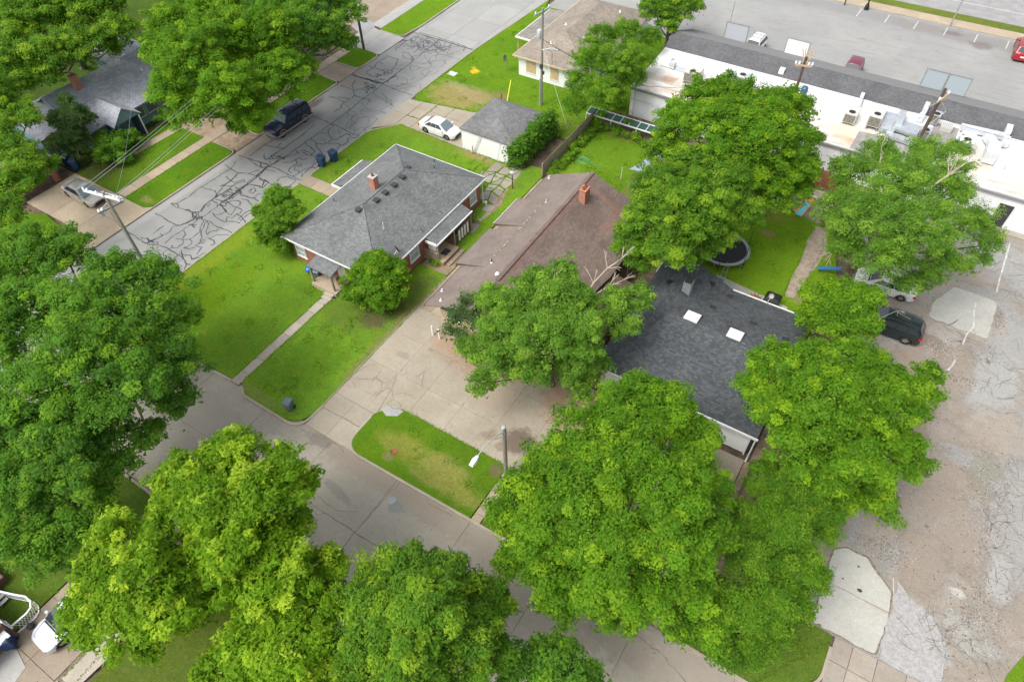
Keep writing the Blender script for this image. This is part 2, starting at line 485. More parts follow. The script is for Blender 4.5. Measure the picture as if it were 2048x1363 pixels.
        col = t.spot(p, col, *s[:4], s[4], strength=s[5], rot=s[6] if len(s)>6 else 0, soft=(s[7] if len(s)>7 else .7), dist=.5, wob=w, rim=(.155,.13,.105) if s[2] > .6 and len(s) != 8 else None)
    vor = t.new('ShaderNodeTexVoronoi', feature='DISTANCE_TO_EDGE'); vor.inputs['Scale'].default_value = 1.1
    nv = t.new('ShaderNodeMix'); nv.data_type='RGBA'; nv.inputs[0].default_value=.35
    tn = t.new('ShaderNodeTexNoise'); tn.inputs['Scale'].default_value = 1.5; t.link(p, tn.inputs['Vector'])
    t.link(p, nv.inputs[6]); t.link(tn.outputs['Color'], nv.inputs[7]); t.link(nv.outputs[2], vor.inputs['Vector'])
    cm = t.math('MULTIPLY', t.ramp(vor.outputs['Distance'],0,.03,1,0), t.ramp(t.noise(p,.3,3),.5,.62,0,.35))
    col = t.mix(cm, col, (.20,.17,.14))
    col = t.mix(t.ramp(n2,.58,.78,0,.45), col, (.24,.20,.16))
    h = t.new('ShaderNodeHueSaturation'); t.link(col, h.inputs['Color']); t.link(t.math('ADD', t.math('ADD', t.ramp(n3,.2,.8,.76,1.24), t.ramp(t.noise(p,70,2),.3,.7,-.15,.15)), t.ramp(t.noise(p,5.5,8,.85,.8),.3,.7,-.12,.10)), h.inputs['Value'])
    t.bump(t.math('ADD', n3, t.math('MULTIPLY', n2, 1.5)), .8, .06); M['lot'] = t.base(h.outputs[0], .95)
    # big lot in front of the shops and the road behind it
    t = NT('shop_lot'); p = t.pos()
    n1 = t.noise(p,.15,5,.6,.5); n2 = t.noise(p,.9,7,.75,.6); n3 = t.noise(p,20,3,.7)
    col = t.mix(t.ramp(n1,.3,.7), (.25,.25,.24), (.295,.295,.28))
    mp = t.new('ShaderNodeMapping'); mp.inputs['Scale'].default_value = (.25,1.6,1); t.link(p, mp.inputs['Vector'])
    col = t.mix(t.ramp(t.noise(mp.outputs[0],.8,5,.7),.5,.75,0,.55), col, (.185,.18,.175))
    w = t.noise(p, .8, 7, .75)
    for s in ((-9,97.3,12,1.4,(.22,.215,.21),.7,0,.9),(2,96.8,8,1.6,(.20,.19,.18),.75,0,.9),(5,95.5,1.2,1.0,(.14,.12,.11),.7),(1.5,97,1,.5,(.13,.11,.10),.7),(-23,80,3,2.5,(.26,.25,.24),.6),(-14,93,6,1.5,(.29,.285,.28),.5)):
        col = t.spot(p, col, *s[:4], s[4], strength=s[5], wob=w, soft=.9)
    col = t.mix(t.ramp(n2,.48,.8,0,.6), col, (.17,.167,.16))
    h = t.new('ShaderNodeHueSaturation'); t.link(col, h.inputs['Color']); t.link(t.ramp(n3,.2,.8,.9,1.1), h.inputs['Value'])
    M['shop_lot'] = t.base(h.outputs[0], .92)
    M['main_road'] = flat('main_road_asphalt', (.27,.265,.26), .9, var=.12, nscale=.8)
    M['white_line'] = flat('painted_line', (.46,.455,.43), .8, var=.3, nscale=5)
    M['soil'] = flat('bare_soil', (.115,.085,.055), .95, var=.45, nscale=1.3, bump=.4)
    M['soil_light'] = flat('dusty_soil', (.27,.20,.135), .95, var=.25, nscale=1.6, bump=.3)
    M['lawn'] = grass('lawn_grass', G_MID, G_LIME, G_DRY, .30,
        spots=((-45.2,20,.9,9,(.19,.25,.02),.7),(-42.4,18.5,2,6,(.125,.225,.01),.8),(-30.2,18.5,2.2,3.2,(.07,.145,.012),.7),(-31,23.8,2.6,1.6,(.09,.125,.025),.6),(-27.8,28,1.1,2.6,(.12,.14,.04),.6),(-36.4,23.3,2.6,2.0,(.075,.15,.012),.5),(-28.4,26,1.4,1.1,(.07,.08,.025),.8),(-29.0,24.3,1.2,.8,(.10,.075,.045),.8),  # dark green spots are soft shade painted into the lawn colour
               (-27.0,23,.35,5,(.19,.165,.07),.6),(-32,14.4,3,.35,(.20,.18,.07),.5),(-43.5,37.2,1.8,1.0,(.19,.25,.03),.6),(-38,46.8,6,.6,(.15,.19,.03),.5),(-34,46.8,2,.6,(.25,.20,.08),.8),(-30.6,46.3,1.4,.9,(.24,.20,.10),.7),(-30.4,43.7,2.2,2.2,(.16,.16,.05),.6)))
    M['lawn_island'] = grass('island_grass', (.08,.16,.012), (.105,.20,.012), G_DRY, .3,
        spots=((-19.7,16.5,1.7,.9,(.24,.235,.05),.75),(-16.6,16.6,2.0,.8,(.27,.26,.07),.75),(-14.6,15.6,1.7,.7,(.25,.245,.06),.7),(-17,15.4,1.6,.45,(.23,.22,.06),.6),(-20.0,15.8,.26,.26,(.10,.07,.045),.95,0,.3),(-20.1,15.3,.4,.3,(.25,.2,.1),.6),(-13.3,18.2,.6,.5,(.17,.12,.08),.7)))
    M['lawn_far'] = grass('far_grass', (.096,.19,.014), (.122,.225,.015), G_DRY, .25,
        spots=((-42.3,54.9,3.3,2.1,(.27,.23,.085),.92,0,.5),(-40.2,56.2,2.2,1.3,(.30,.24,.12),.75),(-43.5,56.8,2,.7,(.29,.26,.13),.6),(-38.2,57.5,1.2,.8,(.2,.17,.07),.7),(-43.4,60.4,.55,.5,(.75,.45,.03),.75,0,.5),(-44,61,.3,.2,(.6,.4,.05),.5),(-29,55,1.5,3,(.10,.12,.03),.5)))
    M['lawn_yard'] = grass('yard_grass', (.098,.185,.014), (.118,.215,.015), (.2,.22,.03), .2, stripes=.02,
        spots=((-22,57.3,4,.5,(.25,.22,.08),.7),(-24.5,49,1.2,1.2,(.17,.24,.02),.5),(-18.6,51,.7,5,(.16,.17,.05),.6)))
    M['lawn_shade'] = grass('shaded_grass', (.075,.125,.020), (.105,.165,.022), (.14,.115,.05), .6)  # darker grass copy for ground under trees, their shade put into the colour
    M['lawn_dark'] = grass('dark_garden_grass', (.040,.070,.016), (.065,.105,.018), (.11,.09,.05), .6)  # much darker copy of the grass colours
    M['lawn_play'] = grass('play_grass', (.115,.215,.014), (.15,.265,.015), G_DRY, .3,
        spots=((-6.2,54,1.5,2.5,(.19,.19,.04),.65),(-5.6,50.2,.7,.35,(.28,.19,.10),.8),(-7.5,53.5,1.0,2,(.10,.10,.03),.6),(-1.4,41.6,.4,.5,(.30,.22,.14),.7),(-1.1,43.8,.5,.6,(.30,.22,.14),.6)))
    M['lawn_left'] = grass('left_grass', (.075,.155,.012), (.10,.20,.012), (.2,.15,.06), .35,
        spots=((-61.5,27.5,1.2,4,(.10,.145,.02),.4),(-64.5,27,1.6,3,(.085,.07,.035),.7),(-57.0,25.2,.8,.4,(.28,.22,.10),.5)))
    M['paving'] = concrete('broken_paving_concrete', (.235,.21,.165), (.30,.27,.215), (.17,.16,.09), .6, objvar=.12)
    M['verge'] = grass('verge_grass', (.11,.14,.03), (.14,.175,.035), (.2,.18,.08), .5)
    M['gravel'] = flat('path_dirt', (.33,.265,.205), .95, var=.22, nscale=3, bump=.3)
    M['roof1'] = shingles('slate_grey_shingles', (.125,.134,.132), (.195,.205,.20), (.19,.18,.155), .15, .24, mottle=.3)
    M['roof_garage'] = shingles('grey_shingles', (.135,.135,.137), (.20,.20,.195), (.17,.165,.15), .17, .34)
    M['roof2_new'] = shingles('mauve_shingles', (.185,.150,.128), (.215,.178,.155), (.165,.133,.11), .15, .33, mottle=.3, gapc=(.13,.105,.095))
    M['roof2_old'] = shingles('worn_brown_shingles', (.145,.108,.090), (.195,.150,.125), (.125,.09,.075), .17, .30, streak=(.165,.11,.09),
        spots=((-20.15,37,.18,9,(.25,.12,.09),.3,0,1.2),(-18,43.0,1.6,.25,(.26,.12,.09),.5,-8,.9),(-18.6,40.5,1.2,1.4,(.115,.08,.065),.5),(-16.7,41.5,.5,2.0,(.26,.13,.10),.35)))
    M['roof3'] = shingles('charcoal_shingles', (.058,.065,.071), (.108,.116,.122), (.09,.088,.095), .15, .24, mottle=.3)
    M['roof4'] = shingles('tan_shingles', (.24,.205,.165), (.32,.28,.235), (.22,.185,.15), .16, .3, mottle=.35, streak=(.19,.155,.125))
    M['roof4b'] = shingles('grey_porch_shingles', (.22,.205,.18), (.28,.26,.235), (.2,.19,.16), .28, .5, mottle=.2)
    M['roof5'] = shingles('blue_grey_shingles', (.30,.315,.355), (.41,.425,.465), (.29,.305,.345), .19, .34, mottle=.3, gapc=(.15,.155,.175))
    M['roof_mall'] = shingles('dark_grey_shingles', (.10,.10,.105), (.135,.135,.14), (.115,.115,.12), .16, .25, mottle=.3)
    M['roof_mall2'] = flat('grey_slope_shingles', (.185,.185,.182), .92, var=.08, nscale=3)
    # white coated flat roof with rust and ponding dirt
    t = NT('white_roof_coating'); p = t.pos()
    n1 = t.noise(p,.5,6,.7,.6); n2 = t.noise(p,3,5,.7)
    col = t.mix(t.ramp(n1,.35,.65), (.68,.68,.67), (.60,.585,.55))
    mp = t.new('ShaderNodeMapping'); mp.inputs['Scale'].default_value = (.35,2.2,1); t.link(p, mp.inputs['Vector'])
    sy = t.new('ShaderNodeSeparateXYZ'); t.link(p, sy.inputs[0])
    low = t.ramp(sy.outputs[1], 66.5, 64.0)
    st = t.math('MULTIPLY', t.ramp(t.noise(mp.outputs[0],.9,6,.75),.40,.66,0,.85), low)
    col = t.mix(st, col, (.44,.35,.25))
    w = t.noise(p, 2, 6, .7)
    for s in ((-21.6,64.2,.9,.55,(.36,.19,.115),.8,10),(-17.5,62.2,4,.35,(.58,.42,.30),.7,0),(-1.6,62.6,1.6,.7,(.50,.26,.14),.85,0),(-3.6,62.9,1.2,.5,(.55,.36,.22),.7,0),(-3.8,64.2,1.6,.9,(.62,.52,.38),.7,0),(7.9,64.3,.8,.45,(.36,.20,.12),.8,0),(2.6,64.7,.6,.3,(.35,.22,.14),.7,0),
              (7.3,66,.8,1.6,(.45,.41,.35),.6,0),(10,63.8,3.5,.8,(.70,.62,.50),.6,0),(3.4,62.6,2,.6,(.6,.5,.4),.5,0)):
        col = t.spot(p, col, *s[:4], s[4], strength=s[5], rot=s[6], wob=w, soft=.8)
    col = t.mix(t.ramp(n2,.5,.8,0,.45), col, (.50,.45,.38))
    col = t.mix(t.math('MULTIPLY', t.ramp(t.noise(p,.7,6,.8,1),.45,.62,0,.55), low), col, (.55,.47,.37))
    M['white_roof'] = t.base(col, .7)
    M['roof_patch'] = flat('grey_membrane', (.27,.255,.25), .9, var=.15, nscale=2)
    M['brick'] = bricks('red_brick', (.33,.085,.045), (.24,.065,.04), (.30,.19,.14))
    M['brick_chim'] = bricks('orange_brick', (.42,.13,.065), (.34,.095,.05), (.45,.33,.25), .2, .09)
    M['brick_brown'] = bricks('brown_brick', (.16,.065,.045), (.11,.05,.038), (.15,.11,.09))
    M['white_siding'] = boards('white_siding', (.80,.80,.79), (.75,.75,.74), .30, vertical=True)
    M['white_wall'] = flat('white_painted_wall', (.74,.745,.75), .7, var=.05, nscale=1.4)
    M['blue_siding'] = boards('blue_grey_siding', (.15,.245,.30), (.18,.28,.335), .16)
    M['blue_wall'] = flat('dark_blue_wall', (.05,.075,.11), .7, var=.1)
    M['tan_wall'] = boards('tan_siding', (.52,.44,.30), (.48,.40,.27), .2)
    M['osb'] = flat('bare_sheathing', (.50,.37,.22), .85, var=.12, nscale=5)
    M['white'] = plain('white_paint', (.80,.80,.79), .5)
    M['white_trim'] = flat('white_trim', (.74,.74,.73), .5, var=.05)
    M['trim_grey'] = flat('grey_trim', (.42,.42,.41), .5, var=.05)
    M['black'] = plain('black', (.012,.012,.013), .5)
    M['dark'] = plain('dark_grey', (.04,.04,.042), .6)
    M['mid_grey'] = flat('mid_grey_metal', (.30,.30,.30), .5, .3)
    M['galv'] = flat('galvanised_metal', (.52,.55,.57), .38, .55, var=.10, nscale=2)
    M['duct_white'] = flat('pale_duct_metal', (.62,.66,.69), .45, .3, var=.08, nscale=2)
    M['ac'] = flat('beige_metal', (.56,.54,.49), .5, .1, var=.1, nscale=2)
    M['grille'] = flat('coil_grille', (.22,.21,.18), .7, .2, var=.3, nscale=6)
    M['glass'] = plain('window_glass', (.10,.14,.16), .08, 0, .6)
    M['glass_pale'] = plain('curtained_glass', (.36,.42,.44), .2, 0, .6)
    M['car_glass'] = plain('car_glass', (.025,.035,.042), .06, 0, .7)
    M['car_glass_pale'] = plain('windscreen_glass', (.14,.19,.21), .08, 0, .7)
    M['tyre'] = plain('tyre_rubber', (.018,.018,.018), .85)
    M['rim'] = plain('alloy_rim', (.50,.50,.51), .3, .8)
    M['chrome'] = plain('chrome', (.6,.6,.6), .2, .9)
    M['lamp_lens'] = plain('headlamp_lens', (.62,.64,.66), .12, .1, .6)
    M['red_lens'] = plain('tail_lens', (.55,.015,.02), .15, 0, .6)
    M['wood_old'] = flat('weathered_wood', (.27,.22,.16), .9, var=.25, nscale=5, bump=.3)
    M['wood_deck'] = flat('deck_wood', (.36,.28,.18), .85, var=.2, nscale=5)
    M['wood_dark'] = flat('dark_wood', (.10,.065,.045), .85, var=.3, nscale=5)
    M['wood_red'] = flat('redwood_boards', (.27,.10,.045), .85, var=.3, nscale=6)
    M['pole'] = flat('pole_wood', (.26,.235,.20), .9, var=.25, nscale=9, bump=.3)
    M['pole_dark'] = flat('creosote_pole', (.09,.065,.05), .9, var=.3, nscale=9)
    M['insul'] = plain('porcelain', (.72,.74,.76), .25)
    M['transformer'] = plain('transformer_grey', (.50,.54,.57), .4, .2)
    M['transformer_blue'] = plain('transformer_blue', (.06,.13,.22), .4, .2)
    M['bark'] = flat('bark', (.13,.10,.075), .95, var=.35, nscale=7, bump=.5)
    M['bark_pale'] = flat('pale_dead_wood', (.42,.36,.28), .9, var=.2, nscale=7)
    M['bin_blue'] = plain('bin_blue', (.012,.042,.12), .45)
    M['bin_grey'] = plain('bin_grey_blue', (.10,.135,.16), .5)
    M['blue_plastic'] = plain('blue_plastic', (.01,.12,.45), .35)
    M['toy_cyan'] = plain('toy_cyan', (.10,.55,.72), .35)
    M['toy_orange'] = plain('toy_orange', (.75,.33,.06), .4)
    M['toy_beige'] = plain('toy_beige', (.55,.45,.30), .5)
    M['toy_red'] = plain('toy_red', (.35,.05,.03), .5)
    M['slide_blue'] = plain('slide_blue', (.02,.16,.40), .4)
    M['net_mat'] = plain('trampoline_mat', (.010,.010,.014), .8)
    M['net_pad'] = flat('trampoline_pad', (.27,.285,.285), .6, var=.1)
    M['green_pane'] = plain('green_pane', (.035,.085,.07), .35, 0, .5)
    M['hose'] = plain('green_hose', (.08,.42,.25), .5)
    M['yellow'] = plain('yellow_plastic', (.80,.68,.02), .5)
    M['rust'] = flat('rust', (.26,.10,.04), .9, var=.3)
    M['wire'] = plain('aluminium_wire', (.55,.55,.55), .4, .3)
    M['wire_dark'] = plain('black_wire', (.05,.05,.05), .6)
    M['screen'] = plain('sign_back', (.47,.50,.53), .5, .2)
build_mats()
CRACKS=[[(-55.02,21.41),(-53.85,21.33),(-52.59,21.17),(-51.56,21.19)],
[(-54.82,24.39),(-53.74,24.38),(-52.9,24.24),(-52.1,24.24),(-51.48,24.38),(-51.28,24.88)],
[(-52.23,21.09),(-51.72,22.6),(-51.54,23.32),(-51.88,24.05),(-51.4,24.42),(-51.12,25.54),(-50.61,26.24)],
[(-52.65,21.75),(-52.03,21.36),(-51.41,21.28),(-51.17,21.72)],
[(-51.81,21.49),(-51.39,21.89),(-51.09,21.54),(-51.52,21.36)],
[(-52.62,22.37),(-52.68,22.96),(-52.66,23.6)],
[(-52.09,22.69),(-51.65,22.65),(-51.75,21.98),(-52.03,21.36)],
[(-51.09,21.54),(-49.91,21.73),(-48.8,21.66),(-47.62,21.5),(-46.91,21.21),(-46.4,20.61)],
[(-49.92,22.17),(-49.58,22),(-49.21,22.22),(-49.32,22.97),(-49.81,23.28),(-50,23.78),(-50.58,24.05)],
[(-49.39,20.87),(-49.77,21.08),(-49.85,21.47),(-49.71,22)],
[(-50.34,22.97),(-49.79,23.15),(-49.23,23.55),(-48.75,23.46),(-48.54,22.84),(-48.76,22.49)],
[(-48.76,22.49),(-48.22,22.67),(-47.92,23.07)],
[(-48.57,20.51),(-48.25,20.98),(-48.46,21.58),(-48.43,21.88),(-48.06,21.88),(-47.5,22.15),(-46.99,21.87),(-46.66,22.29),(-46.3,22.29)],
[(-48.66,22.18),(-48.36,21.92),(-47.62,21.5)],
[(-47.03,21.85),(-46.74,22.46),(-46.71,22.98),(-46.34,22.98)],
[(-46.91,21.21),(-46.33,21.35)],
[(-50.14,26.04),(-49.59,25.1),(-49.21,24.71),(-49.16,23.82),(-49.18,23.51)],
[(-49.87,26.04),(-49.23,25.01),(-48.89,24.59),(-48.4,24.27),(-48.02,23.6),(-48.12,23.24),(-47.4,23.38),(-47.1,22.46)],
[(-49.8,26.09),(-49.32,25.89),(-48.98,25.47),(-48.72,25),(-48.33,24.77)],
[(-50.24,26.14),(-49.38,26.18),(-48.39,25.97),(-47.4,26.1),(-46.13,26.08)],
[(-48.33,24.77),(-48.41,25.19),(-47.98,25.6),(-48.03,25.88)],
[(-47.85,24.45),(-47.65,24.72),(-47.57,25.22),(-46.89,25.63),(-46.41,25.76)],
[(-47.77,24.5),(-47.2,24.54),(-46.82,24.31),(-46.92,23.95)],
[(-47.98,24.23),(-48.15,23.82),(-47.8,23.73),(-47.77,24.05)],
[(-54.72,26.11),(-53.85,25.95),(-52.99,26.13),(-52.03,26.21),(-51.32,26.63)],
[(-54.64,26.15),(-54.04,26.34),(-53.62,26.09)],
[(-54.2,26.24),(-54.05,27.51),(-54.19,28.82),(-54.08,29.93),(-54,31.6)],
[(-54.02,29.27),(-53.35,29.4),(-52.61,29.58),(-52.1,29.36),(-51.72,28.89)],
[(-51.95,26.26),(-51.24,25.87),(-50.74,26.01),(-51.44,26.56)],
[(-51.88,26.14),(-51.29,25.68)],
[(-51.43,26.73),(-51.78,27.51),(-51.81,28.25),(-51.84,29),(-52.45,30.54),(-52.38,31.48),(-52.67,32.39)],
[(-51.24,26.68),(-51.73,27.71),(-51.74,28.55),(-51.71,29.25),(-51.63,30.15),(-51.62,31.39),(-51.31,32.11),(-51,31.94)],
[(-51.84,29),(-51.66,29.45),(-51.18,29.73),(-51.63,30.15),(-50.65,30.22)],
[(-51.7,28.4),(-50.89,28.38),(-50.64,28.02)],
[(-51.5,28.69),(-50.99,28.82),(-50.18,28.8),(-49.93,28.45),(-50.62,28.37)],
[(-50.16,28.31),(-49.38,27.94),(-49.2,27.89),(-48.49,27.83)],
[(-50.57,28.32),(-49.87,28.15),(-49.2,27.89)],
[(-50.19,27.14),(-49.71,26.94),(-48.82,26.83),(-48.22,26.86),(-47.73,27.23),(-46.96,27.46)],
[(-49.87,27.09),(-49.45,27.41),(-49.33,27.89)],
[(-48.67,27.4),(-48.1,27.58),(-48.2,28.16),(-47.42,28.14),(-46.45,27.68),(-46.42,27.78)],
[(-48.56,27.3),(-48.22,26.86)],
[(-48.49,27.83),(-48.95,28.86),(-49.48,28.88),(-50.67,29.01)],
[(-48.95,28.86),(-48.21,28.89),(-48,28.44),(-48.2,28.16)],
[(-50.33,28.71),(-50.03,29.39),(-49.28,29.67),(-48.85,29.25),(-48.95,28.86)],
[(-50.51,29.11),(-50.36,29.7),(-50.27,30.61),(-50.61,30.93)],
[(-50.39,30.72),(-49.62,30.48),(-48.49,30.64),(-47.77,30.56)],
[(-49.53,30.03),(-48.75,30.15),(-47.9,29.82)],
[(-50.36,31.96),(-49.6,32.23),(-49.02,32.31),(-49.63,33.1),(-50.53,33.29)],
[(-49.85,33.33),(-49.03,33.1),(-48.4,33.12)],
[(-49.74,31.1),(-49.7,31.82),(-49.2,31.59),(-49.11,31.13),(-49.47,31.09),(-49.64,31.51)],
[(-47.17,27.65),(-47.22,28.42),(-47.21,29.4)],
[(-47.5,27.61),(-47.63,28.82),(-47.4,29.45)],
[(-48.49,30.64),(-48.63,31.41),(-48.25,31.55)],
[(-50.65,22.03),(-50.83,22.83),(-50.7,24.6),(-50.61,26.24),(-50.53,27.92),(-50.71,30.53),(-50.6,33.61)],
[(-52.76,26.27),(-51.87,26.31),(-51.33,26.3)],
[(-51.71,26.4),(-51.19,26.06),(-51.13,25.77)],
[(-51.19,27.7),(-51.43,27.55),(-51.45,28.04)],
[(-53.18,21.43),(-52.54,21.66),(-51.48,21.54)],
[(-54.79,17.65),(-54.32,18),(-53.57,18.23)],
[(-50.75,28.53),(-50.59,30.84),(-51.01,33.81),(-50.94,35.33),(-50.67,36.82),(-50.71,38.55),(-50.65,40.79),(-50.68,44.12),(-50.71,46.51),(-50.94,49.56),(-50.88,51.01),(-51.03,53.09),(-50.99,55.36)],
[(-50.49,29.02),(-50.57,32.08),(-50.88,34.07),(-50.99,35.11)],
[(-54.91,32.99),(-53.91,32.83),(-52.85,32.72),(-51.81,33.15),(-51.36,34.15)],
[(-54.41,33.95),(-53.91,32.83),(-54.11,31.61)],
[(-52.85,32.72),(-52.54,32.18),(-52.49,31.12),(-52.68,30.3)],
[(-51.81,33.15),(-50.83,33.37),(-50.76,33.95)],
[(-53.9,35.3),(-53.88,36.09),(-54.07,37.37),(-53.78,38.75),(-53.61,39.57)],
[(-54.13,37.43),(-53.48,37.61),(-52.6,37.83),(-51.81,38)],
[(-52.6,37.83),(-52.66,38.59)],
[(-52.94,36.45),(-52.49,35.94),(-52,35.65),(-51.9,36.29),(-51.84,37.89),(-51.85,39.88),(-51.89,41.09),(-52.01,42.7),(-52.22,43.01)],
[(-52.08,36.47),(-51.43,36.09)],
[(-54.93,34.89),(-53.53,34.95),(-51.94,35.12),(-50.99,35.11),(-49.75,35.2),(-48.02,35.03),(-46.35,35.02)],
[(-53.62,34.9),(-52.41,34.65),(-51.43,34.48),(-49.85,34.77)],
[(-52.31,35.09),(-51.4,35.25),(-50.79,35.05),(-51.55,34.6),(-52.11,35.02)],
[(-50.17,36.17),(-49.55,36.63),(-49.42,37.18),(-49.34,37.8),(-48.82,37.53),(-48.54,38.07)],
[(-49.42,37.18),(-48.79,36.79),(-48.46,37.08),(-48.11,36.63),(-48.76,36.62)],
[(-48.79,36.79),(-48.92,35.97),(-48.74,35.51),(-48.12,35.33)],
[(-48.73,36.45),(-48.36,35.93),(-47.88,36.11),(-47.69,35.77)],
[(-50.05,38.55),(-49.82,38.88),(-49.15,38.88),(-48.66,38.77),(-48.89,38.45),(-49.67,38.57)],
[(-50.78,39.9),(-49.86,39.64),(-48.71,39.33),(-48.63,38.6)],
[(-50.61,38.51),(-49.94,38.22),(-50.75,36.77),(-50.96,35.89)],
[(-50.59,40.72),(-49.73,40.52),(-49.05,39.92),(-48.04,39.53),(-47.37,39.15)],
[(-49.53,40.44),(-48.8,40.66),(-48.6,41.18),(-48.61,41.79),(-48.17,42.04),(-48.09,43.32),(-47.41,43.31)],
[(-50.45,42.04),(-49.68,42.39),(-48.67,41.85)],
[(-49.68,42.39),(-50.21,42.91),(-50.14,43.59),(-50.55,43.98)],
[(-53.48,44),(-52.67,44.04),(-50.95,43.96),(-49.25,43.89),(-47.85,43.67),(-46.27,43.67)],
[(-48.48,41.05),(-47.87,41.41),(-47.18,41.52),(-46.9,40.59),(-46.98,39.96)],
[(-47.12,41.45),(-46.86,42.21),(-47.32,42.74),(-46.45,43.56)],
[(-47.82,34.96),(-47.58,35.65),(-47.55,36.59),(-47.19,37.17),(-46.6,37.24)],
[(-46.86,35.44),(-47.16,35.9),(-47.16,37),(-47.36,38.2)],
[(-48.5,33.66),(-48.62,34.31),(-48.21,34.82),(-46.97,34.74),(-46.92,33.89),(-46.98,33.15)],
[(-51.95,45.79),(-51.94,46.01),(-51.77,46.78),(-52.21,47.44),(-52.12,48.64),(-52.19,49.54)],
[(-52.19,49.54),(-53.09,50.44),(-53.84,50.98),(-54.29,52.19)],
[(-55.06,50.38),(-54.04,50.37),(-53.02,50.36),(-52.47,51.04),(-51.97,51.82),(-50.8,51.77)],
[(-54.67,47.98),(-53.73,48.05),(-52.29,47.85)],
[(-54.46,47.74),(-53.14,48.51),(-52.19,48.72)],
[(-52.19,49.54),(-51.19,49.53),(-50.34,49.68),(-49.8,49.53)],
[(-55.5,52.75),(-54.09,52.81),(-52.5,52.98),(-50.96,53.01),(-49,52.82),(-46.63,52.77)],
[(-53,52.2),(-52.3,51.87),(-51.96,52.31),(-51.17,52.04),(-51.93,51.6)],
[(-50.32,33.12),(-49.68,33.14),(-49.05,33.16),(-48.95,32.16)],
[(-50.38,32.02),(-49.77,32.2),(-49.01,32.21)],
[(-52.63,30.51),(-51.78,30.83),(-51.66,31.98),(-51.44,32.28),(-51.29,32.01)],
[(-51.47,30.67),(-51.62,30.06),(-51.37,29.34),(-50.86,29.48)],
[(-50.48,30.73),(-49.95,30.35),(-49.17,30.47),(-48.34,30.8)],
[(-49.68,33.14),(-49.2,32.54)],
[(-50.89,35.27),(-50.74,36.21),(-50.7,36.99),(-50.43,36.58)],
[(-51.13,34.85),(-50.76,33.95),(-50.63,33.3)],
[(-53.37,31.69),(-52.28,31.43),(-51.75,31.56)],
[(-51.05,53.19),(-51.11,55.4),(-51.17,57.69),(-51.35,60.79),(-51.45,62.11),(-51.71,65.08)],
[(-55.57,53.07),(-54.47,52.82),(-53.41,52.94),(-52.42,53.13),(-50.98,53.11)],
[(-53.38,53.08),(-52.38,52.91),(-51.4,52.75),(-51.93,52.19),(-52.92,52.35)],
[(-55.42,52.9),(-53.08,52.88),(-51.63,52.86)],
[(-51.05,53.19),(-51.07,53.92),(-50.87,55.29)],
[(-51.04,54.06),(-50.8,53.58)],
[(-54.16,55.43),(-53.28,55.42),(-52.36,55.18),(-51.64,55.35),(-51.95,55.93),(-52.79,55.71),(-53.18,55.48)],
[(-54.26,55.37),(-54.74,56.68),(-54.57,57.57),(-54.57,58.12)],
[(-54.84,58.36),(-54.16,58.35),(-52.92,58.26),(-52.31,57.02),(-52.05,55.88)],
[(-54.23,54.1),(-54.42,54.5),(-54.19,55.29)],
[(-54.19,53.87),(-53.08,53.76),(-52.09,54.84)],
[(-55.15,55.38),(-54.26,55.37)],
[(-54.74,56.68),(-53.94,56.61)],
[(-52.42,54.9),(-52.25,55.76)],
[(-53.38,59.61),(-52.6,58.98),(-51.85,59.14),(-51.27,58.95),(-51.93,59.64),(-51.45,60.73)],
[(-53.68,59.99),(-52.92,60.16),(-51.69,59.51)],
[(-53.61,60.86),(-53.02,62.04),(-52.61,62.28)],
[(-54.97,62.63),(-54.88,61.54),(-54.68,60.52)],
[(-51.71,65.08),(-50.23,65.07),(-47.87,65.01),(-47.39,63.89)],
[(-54.83,65.04),(-51.78,65.18)],
[(-52.56,55.07),(-51.85,54.72),(-51.73,55.29),(-52.6,55.3)],
[(-52.95,53.08),(-52.15,52.8),(-51.34,53.02),(-51.28,53.3)],
[(-52.43,51.41),(-52.18,51.8),(-51.07,51.48)],
[(-53.31,52.13),(-52.92,52.35),(-52.61,51.8)]]
